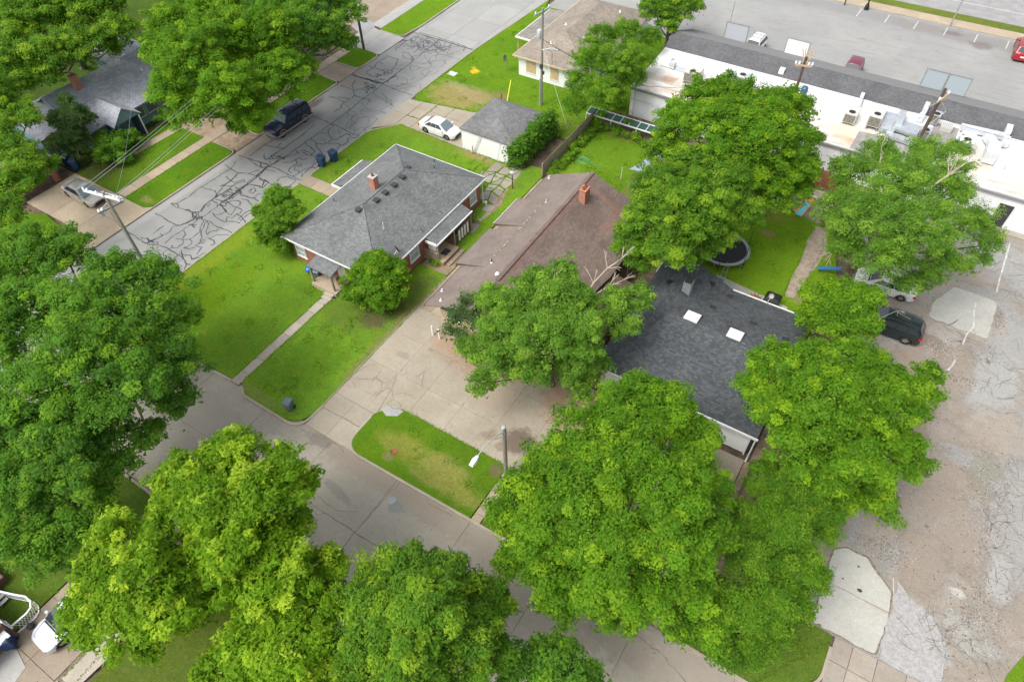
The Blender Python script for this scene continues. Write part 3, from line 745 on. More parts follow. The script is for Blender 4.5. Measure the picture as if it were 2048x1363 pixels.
THIN_CRACKS=[[(-50.96,46.81),(-49.88,46.99),(-49.41,46.6),(-49.46,45.7),(-48.7,45.28),(-48.31,45.3)],
[(-48.92,46.02),(-48.44,46.73),(-47.84,47.3),(-47.02,47.13),(-46.87,46.14),(-47,45),(-46.56,44.63)],
[(-50.7,48.78),(-49.81,48.38),(-48.85,48.04),(-48.69,47.69),(-49.68,47.56),(-49.08,47.02)],
[(-50.28,49.94),(-49.76,48.64)],
[(-48.54,44.31),(-48.67,45.09),(-48.31,45.94)],
[(-48.42,44.17),(-47.47,44.31),(-47.47,44.94),(-46.91,45.06)],
[(-48.62,50.45),(-47.78,50.25),(-47.04,50)],
[(-50.88,51.01),(-49.35,50.49),(-47.35,50.04)],
[(-50.59,44.18),(-50.44,45.56),(-49.47,46.35)],
[(-48.63,47.94),(-47.72,48.48),(-46.93,48.5)],
[(-50.02,55.28),(-49.04,55.1),(-48.74,54.53),(-49.28,53.97)],
[(-52.23,56.29),(-50.88,56.94)],
[(-50.73,57.68),(-50.08,57.02),(-49.53,57.6),(-49.5,58.13)],
[(-51.04,60.96),(-50.38,60.26),(-49.19,59.62),(-48.55,58.94),(-48.96,57.41)],
[(-49.15,59.38),(-48.96,60.28),(-48.2,60.99),(-47.46,60.35),(-47.53,59.27)],
[(-48.73,57.29),(-47.91,56.75),(-47.39,57.56),(-47.23,58.67)],
[(-51.03,61.93),(-49.32,61.96),(-46.59,61.92)],
[(-48.75,56.01),(-48.75,55.27)],
[(-49.21,53.17),(-48.99,54.14),(-47.27,54.42)],
[(-47.49,55.26),(-46.63,54.3)],
[(-50.77,57.92),(-49.5,58.13),(-48.48,58.46)],
[(-50.97,55.23),(-50.41,55.05),(-50.1,54.48)],
[(-50.79,65.03),(-49.99,63.5),(-49.7,62.29)],
[(-49.88,64.98),(-49.1,63.46),(-48.81,62.25)],
[(-49.95,61.05),(-49.28,61.71),(-48.14,62.91)],
[(-51.59,59.56),(-50.73,57.68),(-50.32,57.14)]]
DRIVE_CRACKS=[[(-26.7,16.02),(-24.89,16.11),(-23.22,16.14)],
[(-26.47,19.24),(-26.66,19.85),(-26.32,20.61),(-25.78,21.13)],
[(-26.58,18.99),(-25.75,18.59)],
[(-26.31,19.24),(-25.51,19.63),(-24.92,20.08),(-24.25,20.03)],
[(-24.91,19.1),(-25.09,19.7),(-25.16,20.76)],
[(-24.98,19.95),(-24.36,19.97),(-24.08,19.43),(-24.21,18.82)],
[(-25.08,18.73),(-24.11,18.7),(-23.75,19.8),(-23.39,19.84),(-23.94,21.13)],
[(-23.39,19.84),(-22.73,19.2),(-23.01,18.68),(-22.71,18.69)],
[(-22.73,19.2),(-21.99,19.13),(-21.91,18.84)],
[(-24.96,20.51),(-25.08,20.08)],
[(-22.95,19.58),(-22.42,20.08),(-21.42,20.16)],
[(-23.02,17.74),(-23.45,19.81)],
[(-22.51,21.81),(-22.36,22.45),(-21.65,21.07)],
[(-16.77,17.77),(-18.16,19.13)]]
STREET_CRACKS=[[(-22.31,10.65),(-21.08,10.56),(-20.29,10.64),(-19.27,11.25)],
[(-21.22,9.93),(-20.01,10),(-18.65,10.03),(-17.58,10.04),(-16.58,10.14)],
[(-18.31,14.37),(-18.56,10.09)],
[(-15.82,13.98),(-14.68,14.06),(-14.02,14.06)],
[(-18.65,10.03),(-18.54,8.94)],
[(-26.87,13.92),(-25.38,14.02),(-24.11,14.31),(-22.98,14.06)]]
CROWNS={
 'left_big':[(-47.3, 11.6, 8.0, 2.43), (-45.6, 13.2, 8.0, 2.16), (-40.3, 13.2, 8.0, 2.35), (-38.7, 15.0, 7.5, 2.12), (-37.0, 10.1, 10.0, 2.43), (-41.0, 8.8, 9.0, 2.51), (-40.0, 6.1, 9.0, 2.41), (-34.2, 11.4, 9.0, 2.46), (-35.0, 14.0, 7.0, 1.59), (-31.4, 10.8, 8.0, 1.97), (-33.0, 7.1, 11.0, 2.48), (-30.3, 7.6, 10.0, 2.21), (-34.5, 4.7, 9.5, 2.23), (-30.4, 9.2, 6.5, 1.21), (-30.1, 6.8, 6.0, 1.03), (-31.6, 5.2, 9.0, 1.93), (-46.3, 7.7, 8.0, 2.3)],
 'left_low':[(-32.0, 1.2, 7.5, 2.16), (-30.5, 2.9, 7.5, 1.91), (-29.2, 2.4, 5.5, 1.34), (-30.8, -0.8, 6.5, 1.98), (-29.1, 0.2, 6.0, 1.54), (-30.0, 4.2, 6.0, 1.28), (-35.1, 2.3, 8.0, 1.95), (-31.8, 3.2, 8.5, 1.9), (-31.3, 5.4, 7.0, 1.58), (-34.9, -0.3, 6.0, 1.68), (-29.4, -1.1, 5.0, 1.2)],
 'sycamore':[(-22.5, 7.6, 9.0, 1.57), (-23.4, 6.1, 9.0, 1.5), (-20.3, 8.6, 8.5, 1.31), (-19.2, 8.7, 7.5, 1.01), (-25.0, 5.2, 8.0, 1.11), (-18.6, 6.3, 10.5, 1.79), (-20.1, 4.8, 10.5, 1.89), (-22.0, 3.6, 9.0, 1.42), (-18.3, 7.0, 7.5, 1.08), (-17.7, 5.5, 8.0, 1.48), (-18.2, 3.8, 9.5, 1.86), (-15.4, 5.7, 7.0, 1.36), (-15.9, 4.0, 8.5, 1.75), (-14.4, 5.5, 6.5, 0.89), (-14.0, 3.7, 7.5, 1.51), (-15.9, 2.6, 8.0, 1.5), (-25.0, 4.1, 7.0, 0.8), (-19.2, 2.7, 7.0, 0.98)],
 'sycamore_low':[(-24.8, -2.0, 6.0, 0.69), (-23.5, -2.2, 6.0, 0.73), (-23.9, 1.6, 8.5, 1.42), (-24.1, 0.1, 8.0, 1.33), (-20.7, 1.0, 10.0, 1.69), (-23.1, -0.8, 7.5, 1.31), (-20.2, 2.2, 8.5, 1.42), (-21.1, -0.9, 8.0, 1.5), (-19.1, 0.3, 9.0, 1.57), (-20.3, -0.9, 6.5, 0.99), (-19.3, 1.2, 7.0, 1.01), (-24.6, -1.7, 6.0, 0.74), (-26.0, 1.9, 7.5, 0.77), (-25.1, -1.1, 6.5, 0.62)],
 'bottom_mid_left':[(-15.1, 1.1, 8.0, 1.45), (-16.0, -0.1, 7.0, 1.13), (-13.0, 2.0, 8.5, 1.63), (-13.2, 0.9, 7.5, 1.32), (-12.0, 2.2, 7.5, 1.22), (-14.8, -0.2, 7.0, 1.33)],
 'bottom_mid':[(-10.9, 7.7, 8.0, 1.48), (-12.1, 6.8, 7.5, 1.44), (-9.3, 8.4, 8.0, 1.37), (-7.8, 8.6, 7.0, 1.39), (-7.2, 9.4, 6.0, 0.74), (-8.7, 6.1, 10.5, 1.91), (-10.4, 4.9, 9.5, 1.74), (-7.1, 6.8, 8.5, 1.55), (-11.5, 3.8, 8.0, 1.46), (-8.3, 4.3, 9.5, 1.88), (-6.0, 7.0, 7.0, 0.91), (-11.0, 2.9, 7.0, 1.35), (-6.9, 5.3, 8.0, 1.53), (-12.4, 5.3, 8.0, 0.98)],
 'bottom_small':[(-4.0, 8.2, 6.0, 1.17), (-2.8, 8.5, 6.5, 1.14), (-2.0, 8.9, 6.0, 0.69), (-4.6, 7.2, 6.0, 1.04), (-3.8, 8.9, 6.0, 0.59), (-2.6, 7.1, 7.0, 1.32)],
 'center_big':[(-6.6, 22.8, 8.0, 1.26), (-4.8, 23.5, 8.0, 1.31), (-7.4, 21.7, 8.0, 1.19), (-3.3, 22.8, 7.5, 1.12), (-6.0, 23.0, 8.0, 1.31), (-6.3, 20.2, 9.0, 1.62), (-4.4, 21.9, 8.5, 1.43), (-7.9, 18.1, 9.0, 1.65), (-2.5, 21.8, 8.0, 1.22), (-2.0, 19.6, 8.5, 1.5), (-8.5, 16.2, 8.5, 1.36), (-4.7, 16.9, 11.0, 2.05), (-5.5, 14.4, 11.0, 1.99), (-2.3, 16.2, 11.0, 1.86), (-8.5, 14.1, 8.5, 1.48), (-9.2, 13.1, 7.0, 1.09), (-0.4, 19.4, 8.0, 1.03), (-6.5, 12.4, 9.5, 1.78), (-3.5, 12.9, 11.0, 2.0), (-1.1, 14.3, 10.5, 1.8), (0.2, 16.5, 9.0, 1.38), (-7.7, 11.6, 6.5, 1.17), (-5.7, 11.6, 7.0, 1.42), (-3.3, 11.7, 8.0, 1.64), (-1.2, 12.5, 8.5, 1.6), (0.4, 14.0, 8.0, 1.4), (-4.7, 10.9, 5.5, 0.89), (1.8, 13.5, 6.5, 1.09), (0.5, 12.9, 6.0, 0.91), (-1.3, 12.3, 6.0, 0.85), (-2.8, 11.8, 5.5, 0.74)],
 'right_low':[(1.6, 22.7, 6.0, 1.16), (3.1, 22.2, 6.5, 1.5), (4.7, 22.5, 6.0, 1.2), (3.1, 20.0, 7.0, 1.48), (1.6, 19.7, 6.5, 1.05), (2.4, 17.6, 6.5, 1.31), (4.3, 18.7, 6.0, 1.39), (5.6, 19.3, 5.0, 0.83), (4.0, 16.5, 6.0, 1.42), (2.9, 15.0, 6.5, 1.32), (5.3, 17.4, 5.0, 0.9), (3.8, 14.2, 5.0, 1.09), (4.9, 15.6, 4.5, 0.79), (2.9, 13.2, 5.5, 0.86), (5.4, 22.1, 5.0, 0.81)],
 'right_mid':[(-0.7, 29.1, 8.0, 1.54), (-1.0, 27.1, 7.5, 1.05), (1.0, 28.4, 9.0, 1.93), (2.7, 30.3, 9.0, 1.66), (4.8, 31.6, 8.0, 1.52), (2.7, 25.2, 10.5, 2.2), (0.8, 25.7, 8.5, 1.66), (5.1, 27.5, 9.5, 2.0), (7.2, 31.2, 7.5, 1.38), (2.5, 23.7, 8.5, 1.74), (4.7, 24.7, 9.0, 2.08), (6.9, 27.5, 7.5, 1.58), (4.4, 23.6, 7.5, 1.45), (6.9, 25.8, 6.0, 1.1), (8.0, 27.4, 6.5, 0.99), (2.8, 23.3, 7.0, 0.97), (5.7, 23.8, 6.0, 0.92), (7.7, 25.0, 5.5, 0.76), (6.8, 24.8, 5.5, 0.71), (7.8, 34.5, 6.5, 0.79)],
 'right_top':[(0.0, 52.6, 8.5, 1.73), (3.0, 55.2, 8.0, 1.87), (5.1, 58.4, 7.5, 1.04), (-1.3, 49.7, 8.0, 1.97), (2.0, 47.1, 10.0, 2.38), (5.2, 51.3, 8.5, 2.05), (-1.4, 45.8, 7.5, 1.65), (1.1, 43.2, 9.5, 2.31), (4.1, 43.2, 10.0, 2.37), (7.0, 48.2, 8.0, 1.83), (9.1, 49.0, 6.5, 1.0), (0.2, 43.0, 7.0, 1.6), (3.0, 41.6, 8.0, 1.85), (6.4, 44.3, 7.0, 1.58), (8.4, 47.0, 6.0, 1.14), (5.2, 43.1, 5.5, 1.05), (6.2, 44.9, 5.0, 1.0)],
 'right_small':[(0.3, 38.2, 6.0, 1.3), (2.1, 38.4, 6.5, 1.61), (3.4, 39.8, 6.0, 1.02), (1.4, 35.4, 7.0, 1.67), (3.1, 35.6, 7.0, 1.34), (0.3, 36.3, 5.5, 0.87)],
 'back_centre':[(-8.0, 38.0, 7.0, 1.21), (-12.0, 44.0, 8.5, 2.1), (-9.3, 43.1, 8.5, 2.23), (-13.0, 40.6, 8.5, 2.15), (-7.2, 42.4, 7.5, 1.55), (-9.3, 37.6, 10.0, 2.73), (-12.0, 36.8, 8.5, 2.19), (-12.8, 35.6, 7.0, 1.51), (-9.9, 35.7, 8.0, 2.01), (-8.3, 38.7, 7.5, 1.78), (-11.6, 35.4, 6.0, 1.3), (-16.1, 47.7, 6.0, 1.09)],
 'back_tall':[(-14.7, 52.6, 9.0, 2.02), (-13.3, 55.2, 9.0, 1.62), (-10.3, 51.5, 10.0, 2.39), (-8.7, 55.6, 9.0, 1.75), (-7.2, 56.6, 8.0, 1.44), (-15.1, 49.3, 8.5, 2.14), (-11.8, 47.7, 10.0, 2.64), (-7.9, 47.5, 10.5, 2.81), (-5.9, 51.8, 8.5, 1.79), (-15.4, 48.1, 7.0, 1.58), (-9.3, 45.9, 9.0, 2.28), (-5.5, 48.3, 8.0, 2.0), (-7.2, 46.5, 8.0, 1.91), (-4.8, 51.1, 7.0, 1.2), (-4.3, 48.4, 6.5, 1.25), (-5.6, 46.2, 6.5, 1.46)],
 'mall_side':[(-29.4, 63.3, 6.0, 1.86), (-27.1, 65.2, 6.0, 2.08), (-25.6, 67.3, 5.5, 1.26), (-28.1, 58.7, 6.0, 2.08), (-24.9, 58.9, 6.5, 2.33), (-24.4, 63.1, 5.5, 1.52), (-27.4, 55.7, 5.0, 1.85), (-25.0, 55.5, 5.0, 2.02), (-27.0, 53.7, 4.0, 1.16), (-24.1, 56.0, 4.5, 1.35), (-23.7, 59.5, 5.0, 1.28)],
 'mall_corner':[(-27.3, 72.4, 6.0, 1.97), (-25.4, 74.2, 6.0, 2.31), (-24.6, 76.7, 5.5, 1.46), (-25.6, 72.4, 5.0, 1.43), (-27.4, 78.2, 6.0, 2.28)],
 'leaning':[(-15.7, 28.4, 7.8, 1.13), (-13.4, 28.2, 7.8, 1.31), (-16.7, 28.0, 7.2, 1.01), (-18.3, 25.9, 6.5, 1.55), (-16.1, 26.4, 7.0, 1.72), (-14.6, 29.1, 8.0, 0.93), (-13.7, 26.8, 8.0, 1.8), (-12.6, 29.0, 7.0, 0.86), (-11.1, 30.0, 7.0, 1.0), (-10.1, 31.2, 6.5, 1.15), (-10.4, 28.8, 6.5, 1.31), (-16.1, 23.4, 7.0, 1.79), (-13.3, 23.6, 8.0, 2.03), (-11.4, 25.2, 7.5, 1.81), (-17.4, 22.6, 5.5, 1.31), (-15.4, 22.1, 5.5, 1.47), (-16.2, 21.0, 4.5, 0.91), (-13.0, 22.6, 6.0, 1.32), (-11.2, 23.9, 5.5, 1.14), (-10.2, 25.3, 5.5, 1.09), (-10.2, 23.4, 5.0, 0.76), (-15.0, 29.7, 8.5, 0.53)],
 'broadleaf_shrub':[(-21.2, 26.9, 4.5, 0.65), (-21.2, 25.5, 4.0, 0.93), (-21.1, 24.7, 3.5, 0.71), (-20.0, 24.6, 3.2, 0.85), (-19.7, 25.8, 4.0, 0.92)],
 'upper_left_big':[(-63.3, 42.8, 9.0, 3.55), (-64.8, 39.4, 8.5, 2.9), (-54.3, 38.4, 10.5, 3.66), (-53.9, 33.3, 10.5, 3.49), (-52.5, 40.6, 9.5, 3.27), (-63.0, 35.8, 8.0, 2.03), (-57.1, 31.8, 8.0, 1.99), (-49.7, 33.0, 9.5, 2.92), (-49.0, 37.9, 8.5, 2.81), (-50.5, 41.9, 7.0, 1.54), (-53.1, 31.2, 7.5, 2.04), (-49.3, 33.9, 7.0, 2.14), (-55.8, 31.1, 6.0, 1.19), (-66.5, 47.7, 9.0, 3.74), (-51.4, 33.6, 5.0, 0.92)],
 'upper_dark':[(-57.4, 47.5, 9.0, 3.06), (-56.0, 50.8, 8.0, 2.73), (-53.8, 52.1, 7.5, 1.79), (-52.0, 47.4, 7.5, 2.12), (-53.0, 45.0, 9.0, 2.83), (-51.3, 48.9, 6.5, 1.34), (-60.3, 52.7, 9.0, 3.23), (-62.2, 48.7, 9.0, 2.64)],
 'corner_back':[(-71.5, 28.6, 7.0, 1.74), (-71.7, 25.3, 7.5, 2.06), (-71.5, 36.0, 6.5, 1.34), (-74.2, 37.9, 9.0, 2.99), (-77.9, 35.8, 9.0, 3.41), (-79.0, 32.6, 9.0, 2.94), (-70.8, 37.2, 8.0, 2.04), (-71.0, 32.9, 8.0, 2.56), (-72.0, 30.0, 8.0, 2.52), (-75.5, 28.6, 8.0, 2.44), (-81.9, 40.4, 9.0, 3.27)],
 'left_edge':[(-66.2, 23.2, 6.8, 1.44), (-62.5, 19.5, 6.5, 1.7), (-61.1, 20.3, 5.5, 1.12), (-73.6, 26.3, 8.0, 1.99), (-68.3, 22.8, 7.0, 1.72), (-64.9, 19.8, 7.0, 1.94), (-60.6, 19.0, 6.5, 1.59), (-58.9, 16.8, 6.5, 1.71), (-59.7, 18.7, 5.5, 0.84), (-56.8, 14.7, 6.0, 1.5), (-69.7, 22.5, 8.0, 2.24)],
 'street_side':[(-41.6, 28.5, 4.3, 1.09), (-41.9, 27.1, 3.6, 1.05), (-40.1, 28.1, 3.6, 1.13), (-40.3, 26.8, 3.4, 1.41), (-41.3, 25.9, 2.5, 0.92), (-39.5, 27.0, 2.2, 1.01), (-40.2, 25.9, 1.6, 0.84)],
 'window_bush_tree':[(-30.1, 27.2, 3.2, 1.29), (-30.8, 26.1, 2.7, 1.02), (-28.8, 27.6, 2.7, 0.9), (-29.2, 26.0, 2.5, 1.48), (-30.6, 24.9, 1.6, 0.86), (-27.9, 26.4, 1.7, 0.86), (-29.2, 25.6, 1.0, 1.03)],
 'conifer':[(-68.3, 27.7, 5.6, 0.67), (-67.0, 27.1, 4.8, 1.15), (-68.4, 26.2, 4.4, 0.86), (-66.9, 28.0, 4.0, 0.87), (-66.7, 25.9, 3.5, 1.25), (-66.4, 26.2, 2.6, 0.97), (-67.7, 24.9, 2.6, 0.87)],
 'front_bush':[(-64.7, 28.6, 1.5, 1.39), (-66.3, 28.1, 1.5, 1.2), (-65.1, 30.4, 1.2, 0.91), (-64.7, 27.1, 1.1, 1.08), (-63.6, 28.1, 0.9, 0.89)],
}
# ---------------------------------------------------------------- ground, streets, lawns
ZL = .12
def struct(name, m, mat, z=None, parent=None):
    o = m.build(name, mat, parent); o['kind'] = 'structure'; return o

m = MB(); m.poly([(-300,-120,-.08),(220,-120,-.08),(220,330,-.08),(-300,330,-.08)])
struct('ground', m, M['soil'])

def sheet(name, poly, z, mat, base=None):
    m = MB(); m.prism(poly, -.07 if base is None else base, z)
    return struct(name, m, mat)

def holder(name):
    o = bpy.data.objects.new(name, None); COL.objects.link(o); o['kind'] = 'structure'; return o

street = sheet('street', [(-55.5,-60),(-46.35,-60),(-46.35,64.8),(-55.5,64.8)], 0, M['asphalt'])
def wiggle(P, step=.35, amp=.045):
    out = []
    for i in range(len(P)-1):
        a = Vector(P[i]); b = Vector(P[i+1]); n = max(1, int((b-a).length/step))
        for k in range(n):
            q = a.lerp(b, k/n)
            if k: q += Vector((random.uniform(-amp,amp), random.uniform(-amp,amp)))
            out.append((q.x,q.y))
    out.append(P[-1]); return out
m = MB()
for P in CRACKS: m.ribbon(wiggle(P,.25,.06), .10, 0, .004, flat=True, jitter=.4)
# dense web of sealant at the end of the asphalt
rr = random.Random(3)
for k in range(46):
    x = rr.uniform(-55.1,-49.8); y = rr.uniform(60.6,64.5)
    if y < 61.5 + (x+55.1)*.1: y += 1.2
    P = [(x,y)]; a = rr.uniform(0,6.28)
    for j in range(rr.randint(2,5)):
        a += rr.uniform(-.9,.9); x += math.cos(a)*rr.uniform(.4,.9); y += math.sin(a)*rr.uniform(.3,.7)
        x = min(-49.4,max(-55.4,x)); y = min(64.7,max(60,y)); P.append((x,y))
    m.ribbon(wiggle(P,.3,.06), .085, 0, .004+.0003*k, flat=True, jitter=.4)
m.ribbon([(-55.4,64.7),(-46.6,64.7)], .12, 0, .0205, flat=True, jitter=.4)
# short knots of sealant where seams cross
for (cx,cy,n) in ((-50.9,25.6,7),(-51.4,36.2,10),(-51.0,20.2,5),(-51.8,51.3,8),(-52.2,53.9,6),(-50.8,30.3,8)):
    for k in range(n):
        a = rr.uniform(0,3.14); L = rr.uniform(.3,.9); x = cx+rr.uniform(-.6,.6); y = cy+rr.uniform(-.7,.7)
        m.ribbon(wiggle([(x-math.cos(a)*L/2,y-math.sin(a)*L/2),(x+math.cos(a)*L/2,y+math.sin(a)*L/2)],.25,.05), .10, 0, .022+.0003*k, flat=True, jitter=.5)
o = m.build('crack_seal', M['tar'], street, kind='stuff'); 
m = MB()
for P in THIN_CRACKS: m.ribbon(wiggle(P), .07, 0, .012, flat=True, jitter=.35)
for k in range(34):
    x = rr.uniform(-50.5,-47.2); y = rr.uniform(36,64)
    P = [(x,y)]; a = rr.uniform(0,6.28)
    for j in range(rr.randint(2,4)):
        a += rr.uniform(-.8,.8); x += math.cos(a)*.7; y += math.sin(a)*.7
        P.append((min(-46.9,x),y))
    m.ribbon(wiggle(P,.3,.05), .055, 0, .013+.0002*k, flat=True, jitter=.4)
m.build('faded_crack_seal', M['tar_thin'], street, kind='stuff')

far = sheet('street_extension', [(-55.5,64.82),(-46.1,64.82),(-45.2,81),(-45.2,150),(-55.9,150)], -.03, M['joint'])
slabs('slab', [(-55.5,64.84),(-46.2,64.84),(-45.3,81),(-45.2,130),(-55.9,130)], [-50.9,-54.9,-46.9], [66.6,71.6,76.6,81.6,86.6,93,100,110,120], 0.0, M['road_conc2'], far, .03)
# lower street of concrete panels
low = sheet('lower_street', [(-46.35,5.15),(60,5.15),(60,14.55),(8.2,14.55),(8.2,15),(-46.35,14.3)], -.03, M['joint'])
slabs('slab', [(-46.35,5.2),(34,5.2),(34,14.5),(-46.35,14.5)], [-41.55,-35.8,-30.05,-24.3,-18.55,-12.8,-7.05,-1.3,4.45,10.2,16,22,28], [10.02], 0.0, M['road_conc'], low, .025, wob=.002)
m = MB()
for P in STREET_CRACKS: m.ribbon(wiggle(P,.3,.07), .035, 0, .0045, flat=True, jitter=.6)
for P in ([(-1.9,13.2),(-.9,13.6),(.6,13.4),(2.4,12.7)],[(-28.8,9.4),(-26.5,9.9),(-25,10)]): m.ribbon(wiggle(P,.3,.07), .05, 0, .0046, flat=True, jitter=.6)
m.build('crack', M['crack'], low, kind='stuff')
m = MB(); m.lathe([(.27,0),(.27,.012),(.22,.016)], (-17.95,12.95,0), 20); mh = m.build('manhole_cover', M['mid_grey'])
tag(mh, 'pale round manhole cover in the lower concrete street', 'manhole cover')

def lawn(name, poly, mat, z=ZL, kerb=None, kw=.16):
    o = sheet(name, poly, z, mat)
    return o
def kerb(pts, w=.17, z=.135, name='kerb'):
    m = MB(); m.ribbon(pts, w, -.06, z); return struct(name, m, M['kerb'])

def rough(P, step=.4, amp=.08):
    Q = wiggle(list(P)+[P[0]], step, amp); return Q[:-1]
# front lawn of the brick house
P = fillet([(-46.2,13.95),(-34.08,14.5),(-34.08,24.6),(-33.0,24.6),(-33.0,26.6),(-39.3,26.6),(-39.3,34.4),(-46.2,34.4)], {0:3.4})
lawn('lawn', P, M['lawn'])
P = fillet([(-33.27,14.6),(-32.4,13.95),(-26.9,13.9),(-26.78,17.5),(-26.78,31.5),(-29.6,31.5),(-29.6,26.5),(-33.27,26.5)], {1:.5,2:2.0})
lawn('lawn', P, M['lawn'])
lawn('lawn', fillet([(-46.2,36.0),(-41.4,36.0),(-39.3,36.0),(-39.3,41.2),(-29.6,41.2),(-29.6,39.6),(-28.4,38.9),(-28.6,41.2),(-31.5,42.5),(-32.4,45.5),(-30.2,47.1),(-36.1,47.1),(-44.2,47.4),(-46.2,44.9)],{13:1.0}), M['lawn'])
kerb(fillet([(-46.3,36.2),(-46.3,44.8),(-44.2,47.45)],{1:1}), .14)
kerb(fillet([(-46.3,34.3),(-46.3,13.86),(-34.1,14.36)],{1:3.4}))
kerb(fillet([(-32.9,14.3),(-32.3,13.85),(-26.85,13.8),(-26.72,16.2)],{1:.4,2:2.0}))
# lawns beyond the white car's drive
lawn('far_lawn', fillet([(-46.25,52.0),(-39.0,53.2),(-36.1,53.7),(-27.6,53.9),(-26.7,48.2),(-26.4,61),(-24.6,61),(-24.6,78),(-30,78.9),(-44.7,78.9),(-45.3,81),(-46.2,64.8)],{0:1.2}), M['lawn_far'])
kerb([(-46.33,53.0),(-46.33,64.8),(-45.35,81),(-45.05,100)], .13, .13)
# back yard of the brown house
lawn('yard_lawn', [(-26.5,46.9),(-24.6,45.2),(-17.0,45.2),(-17.6,48.8),(-18.2,51),(-19.9,57.0),(-26.2,57.6)], M['lawn_yard'])
m = MB(); m.prism([(-26.4,57.5),(-19.8,56.9),(-18,51),(-17,45),(-8,45),(-8,61.1),(-26.4,61.1)], -.05, .10); struct('garden_bed', m, M['soil'])
m = MB(); m.prism(fillet([(-19.2,49.4),(-17.3,49.6),(-14.6,49.2),(-14.3,44.5),(-17.0,44.3)],.5), .02, .115); struct('dirt_patch', m, M['soil_light'])
# strip between the houses
lawn('side_lawn', [(-28.3,35.0),(-26.9,34.4),(-26.75,47.4),(-27.0,48.4),(-28.6,48.2),(-29.2,46.2),(-28.5,43.5),(-27.8,41.5),(-28.3,38)], M['lawn'], .115)
m = MB(); m.prism([(-29.4,31.4),(-26.78,31.4),(-26.78,38),(-28.3,47.5),(-33.5,47.0),(-32.2,41.2),(-29.4,41.2)], -.05, .085); struct('worn_ground', m, M['soil_light'])
pv = MB(); pv.prism([(-33.0,41.0),(-28.7,41.0),(-28.7,47.2),(-33.0,47.2)], .0, .088); pv = struct('broken_paving', pv, M['lawn_left'])
rr = random.Random(5)
gx = [-33.0,-31.7,-30.6,-29.6,-28.5]; gy = [41.3,42.6,43.9,45.3,46.9]
J = {(i,j):(x+rr.uniform(-.3,.3),y+rr.uniform(-.3,.3)) for i,x in enumerate(gx) for j,y in enumerate(gy)}
def broken(P):
    c = Vector((sum(p[0] for p in P)/len(P), sum(p[1] for p in P)/len(P))); o = []
    for i,p in enumerate(P):
        a = Vector(p); b = Vector(P[(i+1)%len(P)])
        for s in (0,.5):
            q = a.lerp(b, s+rr.uniform(.02,.12)); q = c+(q-c)*rr.uniform(.84,.93); o.append((q.x,q.y))
    mm = MB(); mm.prism(o, .05, .12+rr.uniform(-.012,.012)); mm.build('slab', M['paving'], pv)
for i in range(4):
    for j in range(4):
        if (i,j) in ((0,1),(1,1),(0,3)): continue
        P = [J[i,j],J[i+1,j],J[i+1,j+1],J[i,j+1]]
        if rr.random() < .35: broken([P[0],P[1],P[2]]); broken([P[0],P[2],P[3]])
        else: broken(P)
for (x,y,a,b) in ((-28.6,40.6,.5,.55),(-28.6,39.2,.45,.65),(-28.3,37.6,.45,.7),(-28.2,36.0,.45,.7),(-28.0,34.3,.4,.7)): broken([(x-a,y-b),(x+a,y-b),(x+a,y+b),(x-a,y+b)])

# front walk to the porch
wk = sheet('front_walk', [(-34.07,14.3),(-33.28,14.3),(-33.28,24.5),(-34.07,24.5)], .095, M['joint'])
slabs('slab', [(-34.06,14.32),(-33.29,14.32),(-33.29,24.45),(-34.06,24.45)], [], [15.4,16.9,18.3,19.7,21.1,22.5,23.6], .13, M['walk'], wk, .035)
wk = sheet('side_walk', [(-46.4,34.45),(-39.4,34.45),(-39.4,35.95),(-46.4,35.95)], .085, M['joint'])
slabs('slab', [(-46.38,34.47),(-39.4,34.47),(-39.4,35.93),(-46.38,35.93)], [-44.9,-43.3,-41.7], [], .125, M['drive_tan'], wk)
# drive with the white car
dv = sheet('white_car_drive', [(-46.33,45.4),(-44.3,47.45),(-36.1,47.15),(-36.1,53.7),(-39,53.2),(-46.33,51.9)], .07, M['joint'])
slabs('slab', [(-46.33,45.4),(-44.3,47.45),(-36.1,47.15),(-36.1,53.7),(-39,53.2),(-46.33,51.9)], [-44.6,-42.9,-40.9,-38.4], [49.2,51.0], .115, M['drive'], dv, .05, wob=.012)
# big shared drive
dv = sheet('wide_drive', [(-26.74,14.4),(-23.2,14.4),(-22.9,15.5),(-23.1,17.6),(-22.4,18.6),(-21.3,18.9),(-9.5,18.9),(-9.5,27.2),(-24.4,27.2),(-24.4,46.9),(-26.72,46.9)], .06, M['joint'])
slabs('slab', fillet([(-26.7,14.35),(-21.9,14.35),(-23.15,15.6),(-23.15,17.5),(-26.7,17.5)],{}), [-24.87], [16.08], .10, M['drive'], dv, .015, wob=.003)
slabs('slab', [(-26.7,17.53),(-23.13,17.53),(-22.5,18.5),(-21.5,18.86),(-9.5,18.86),(-9.5,27.4),(-26.7,27.4)], [-23.93,-21.15,-18.2,-15.25,-12.4], [21.22,24.4], .10, M['drive'], dv, .013, wob=.003)
slabs('slab', [(-26.7,27.43),(-24.42,27.43),(-24.42,46.9),(-26.7,46.9)], [-25.5], [31,35,39,43], .10, M['drive_tan'], dv, .03)
m = MB()
for P in DRIVE_CRACKS: m.ribbon(wiggle(P,.2,.04), .028, 0, .118, flat=True, jitter=.7)
m.build('crack', M['crack'], dv, kind='stuff')
m = MB(); m.prism([(-23.0,18.1),(-22.4,18.75),(-21.5,18.75),(-21.6,18.2),(-22.3,17.8)], .09, .135); m.build('broken_corner', M['drive_grey'], dv)
kerb([(-26.76,16.2),(-26.76,31.3)], .07, .14, 'drive_edging')
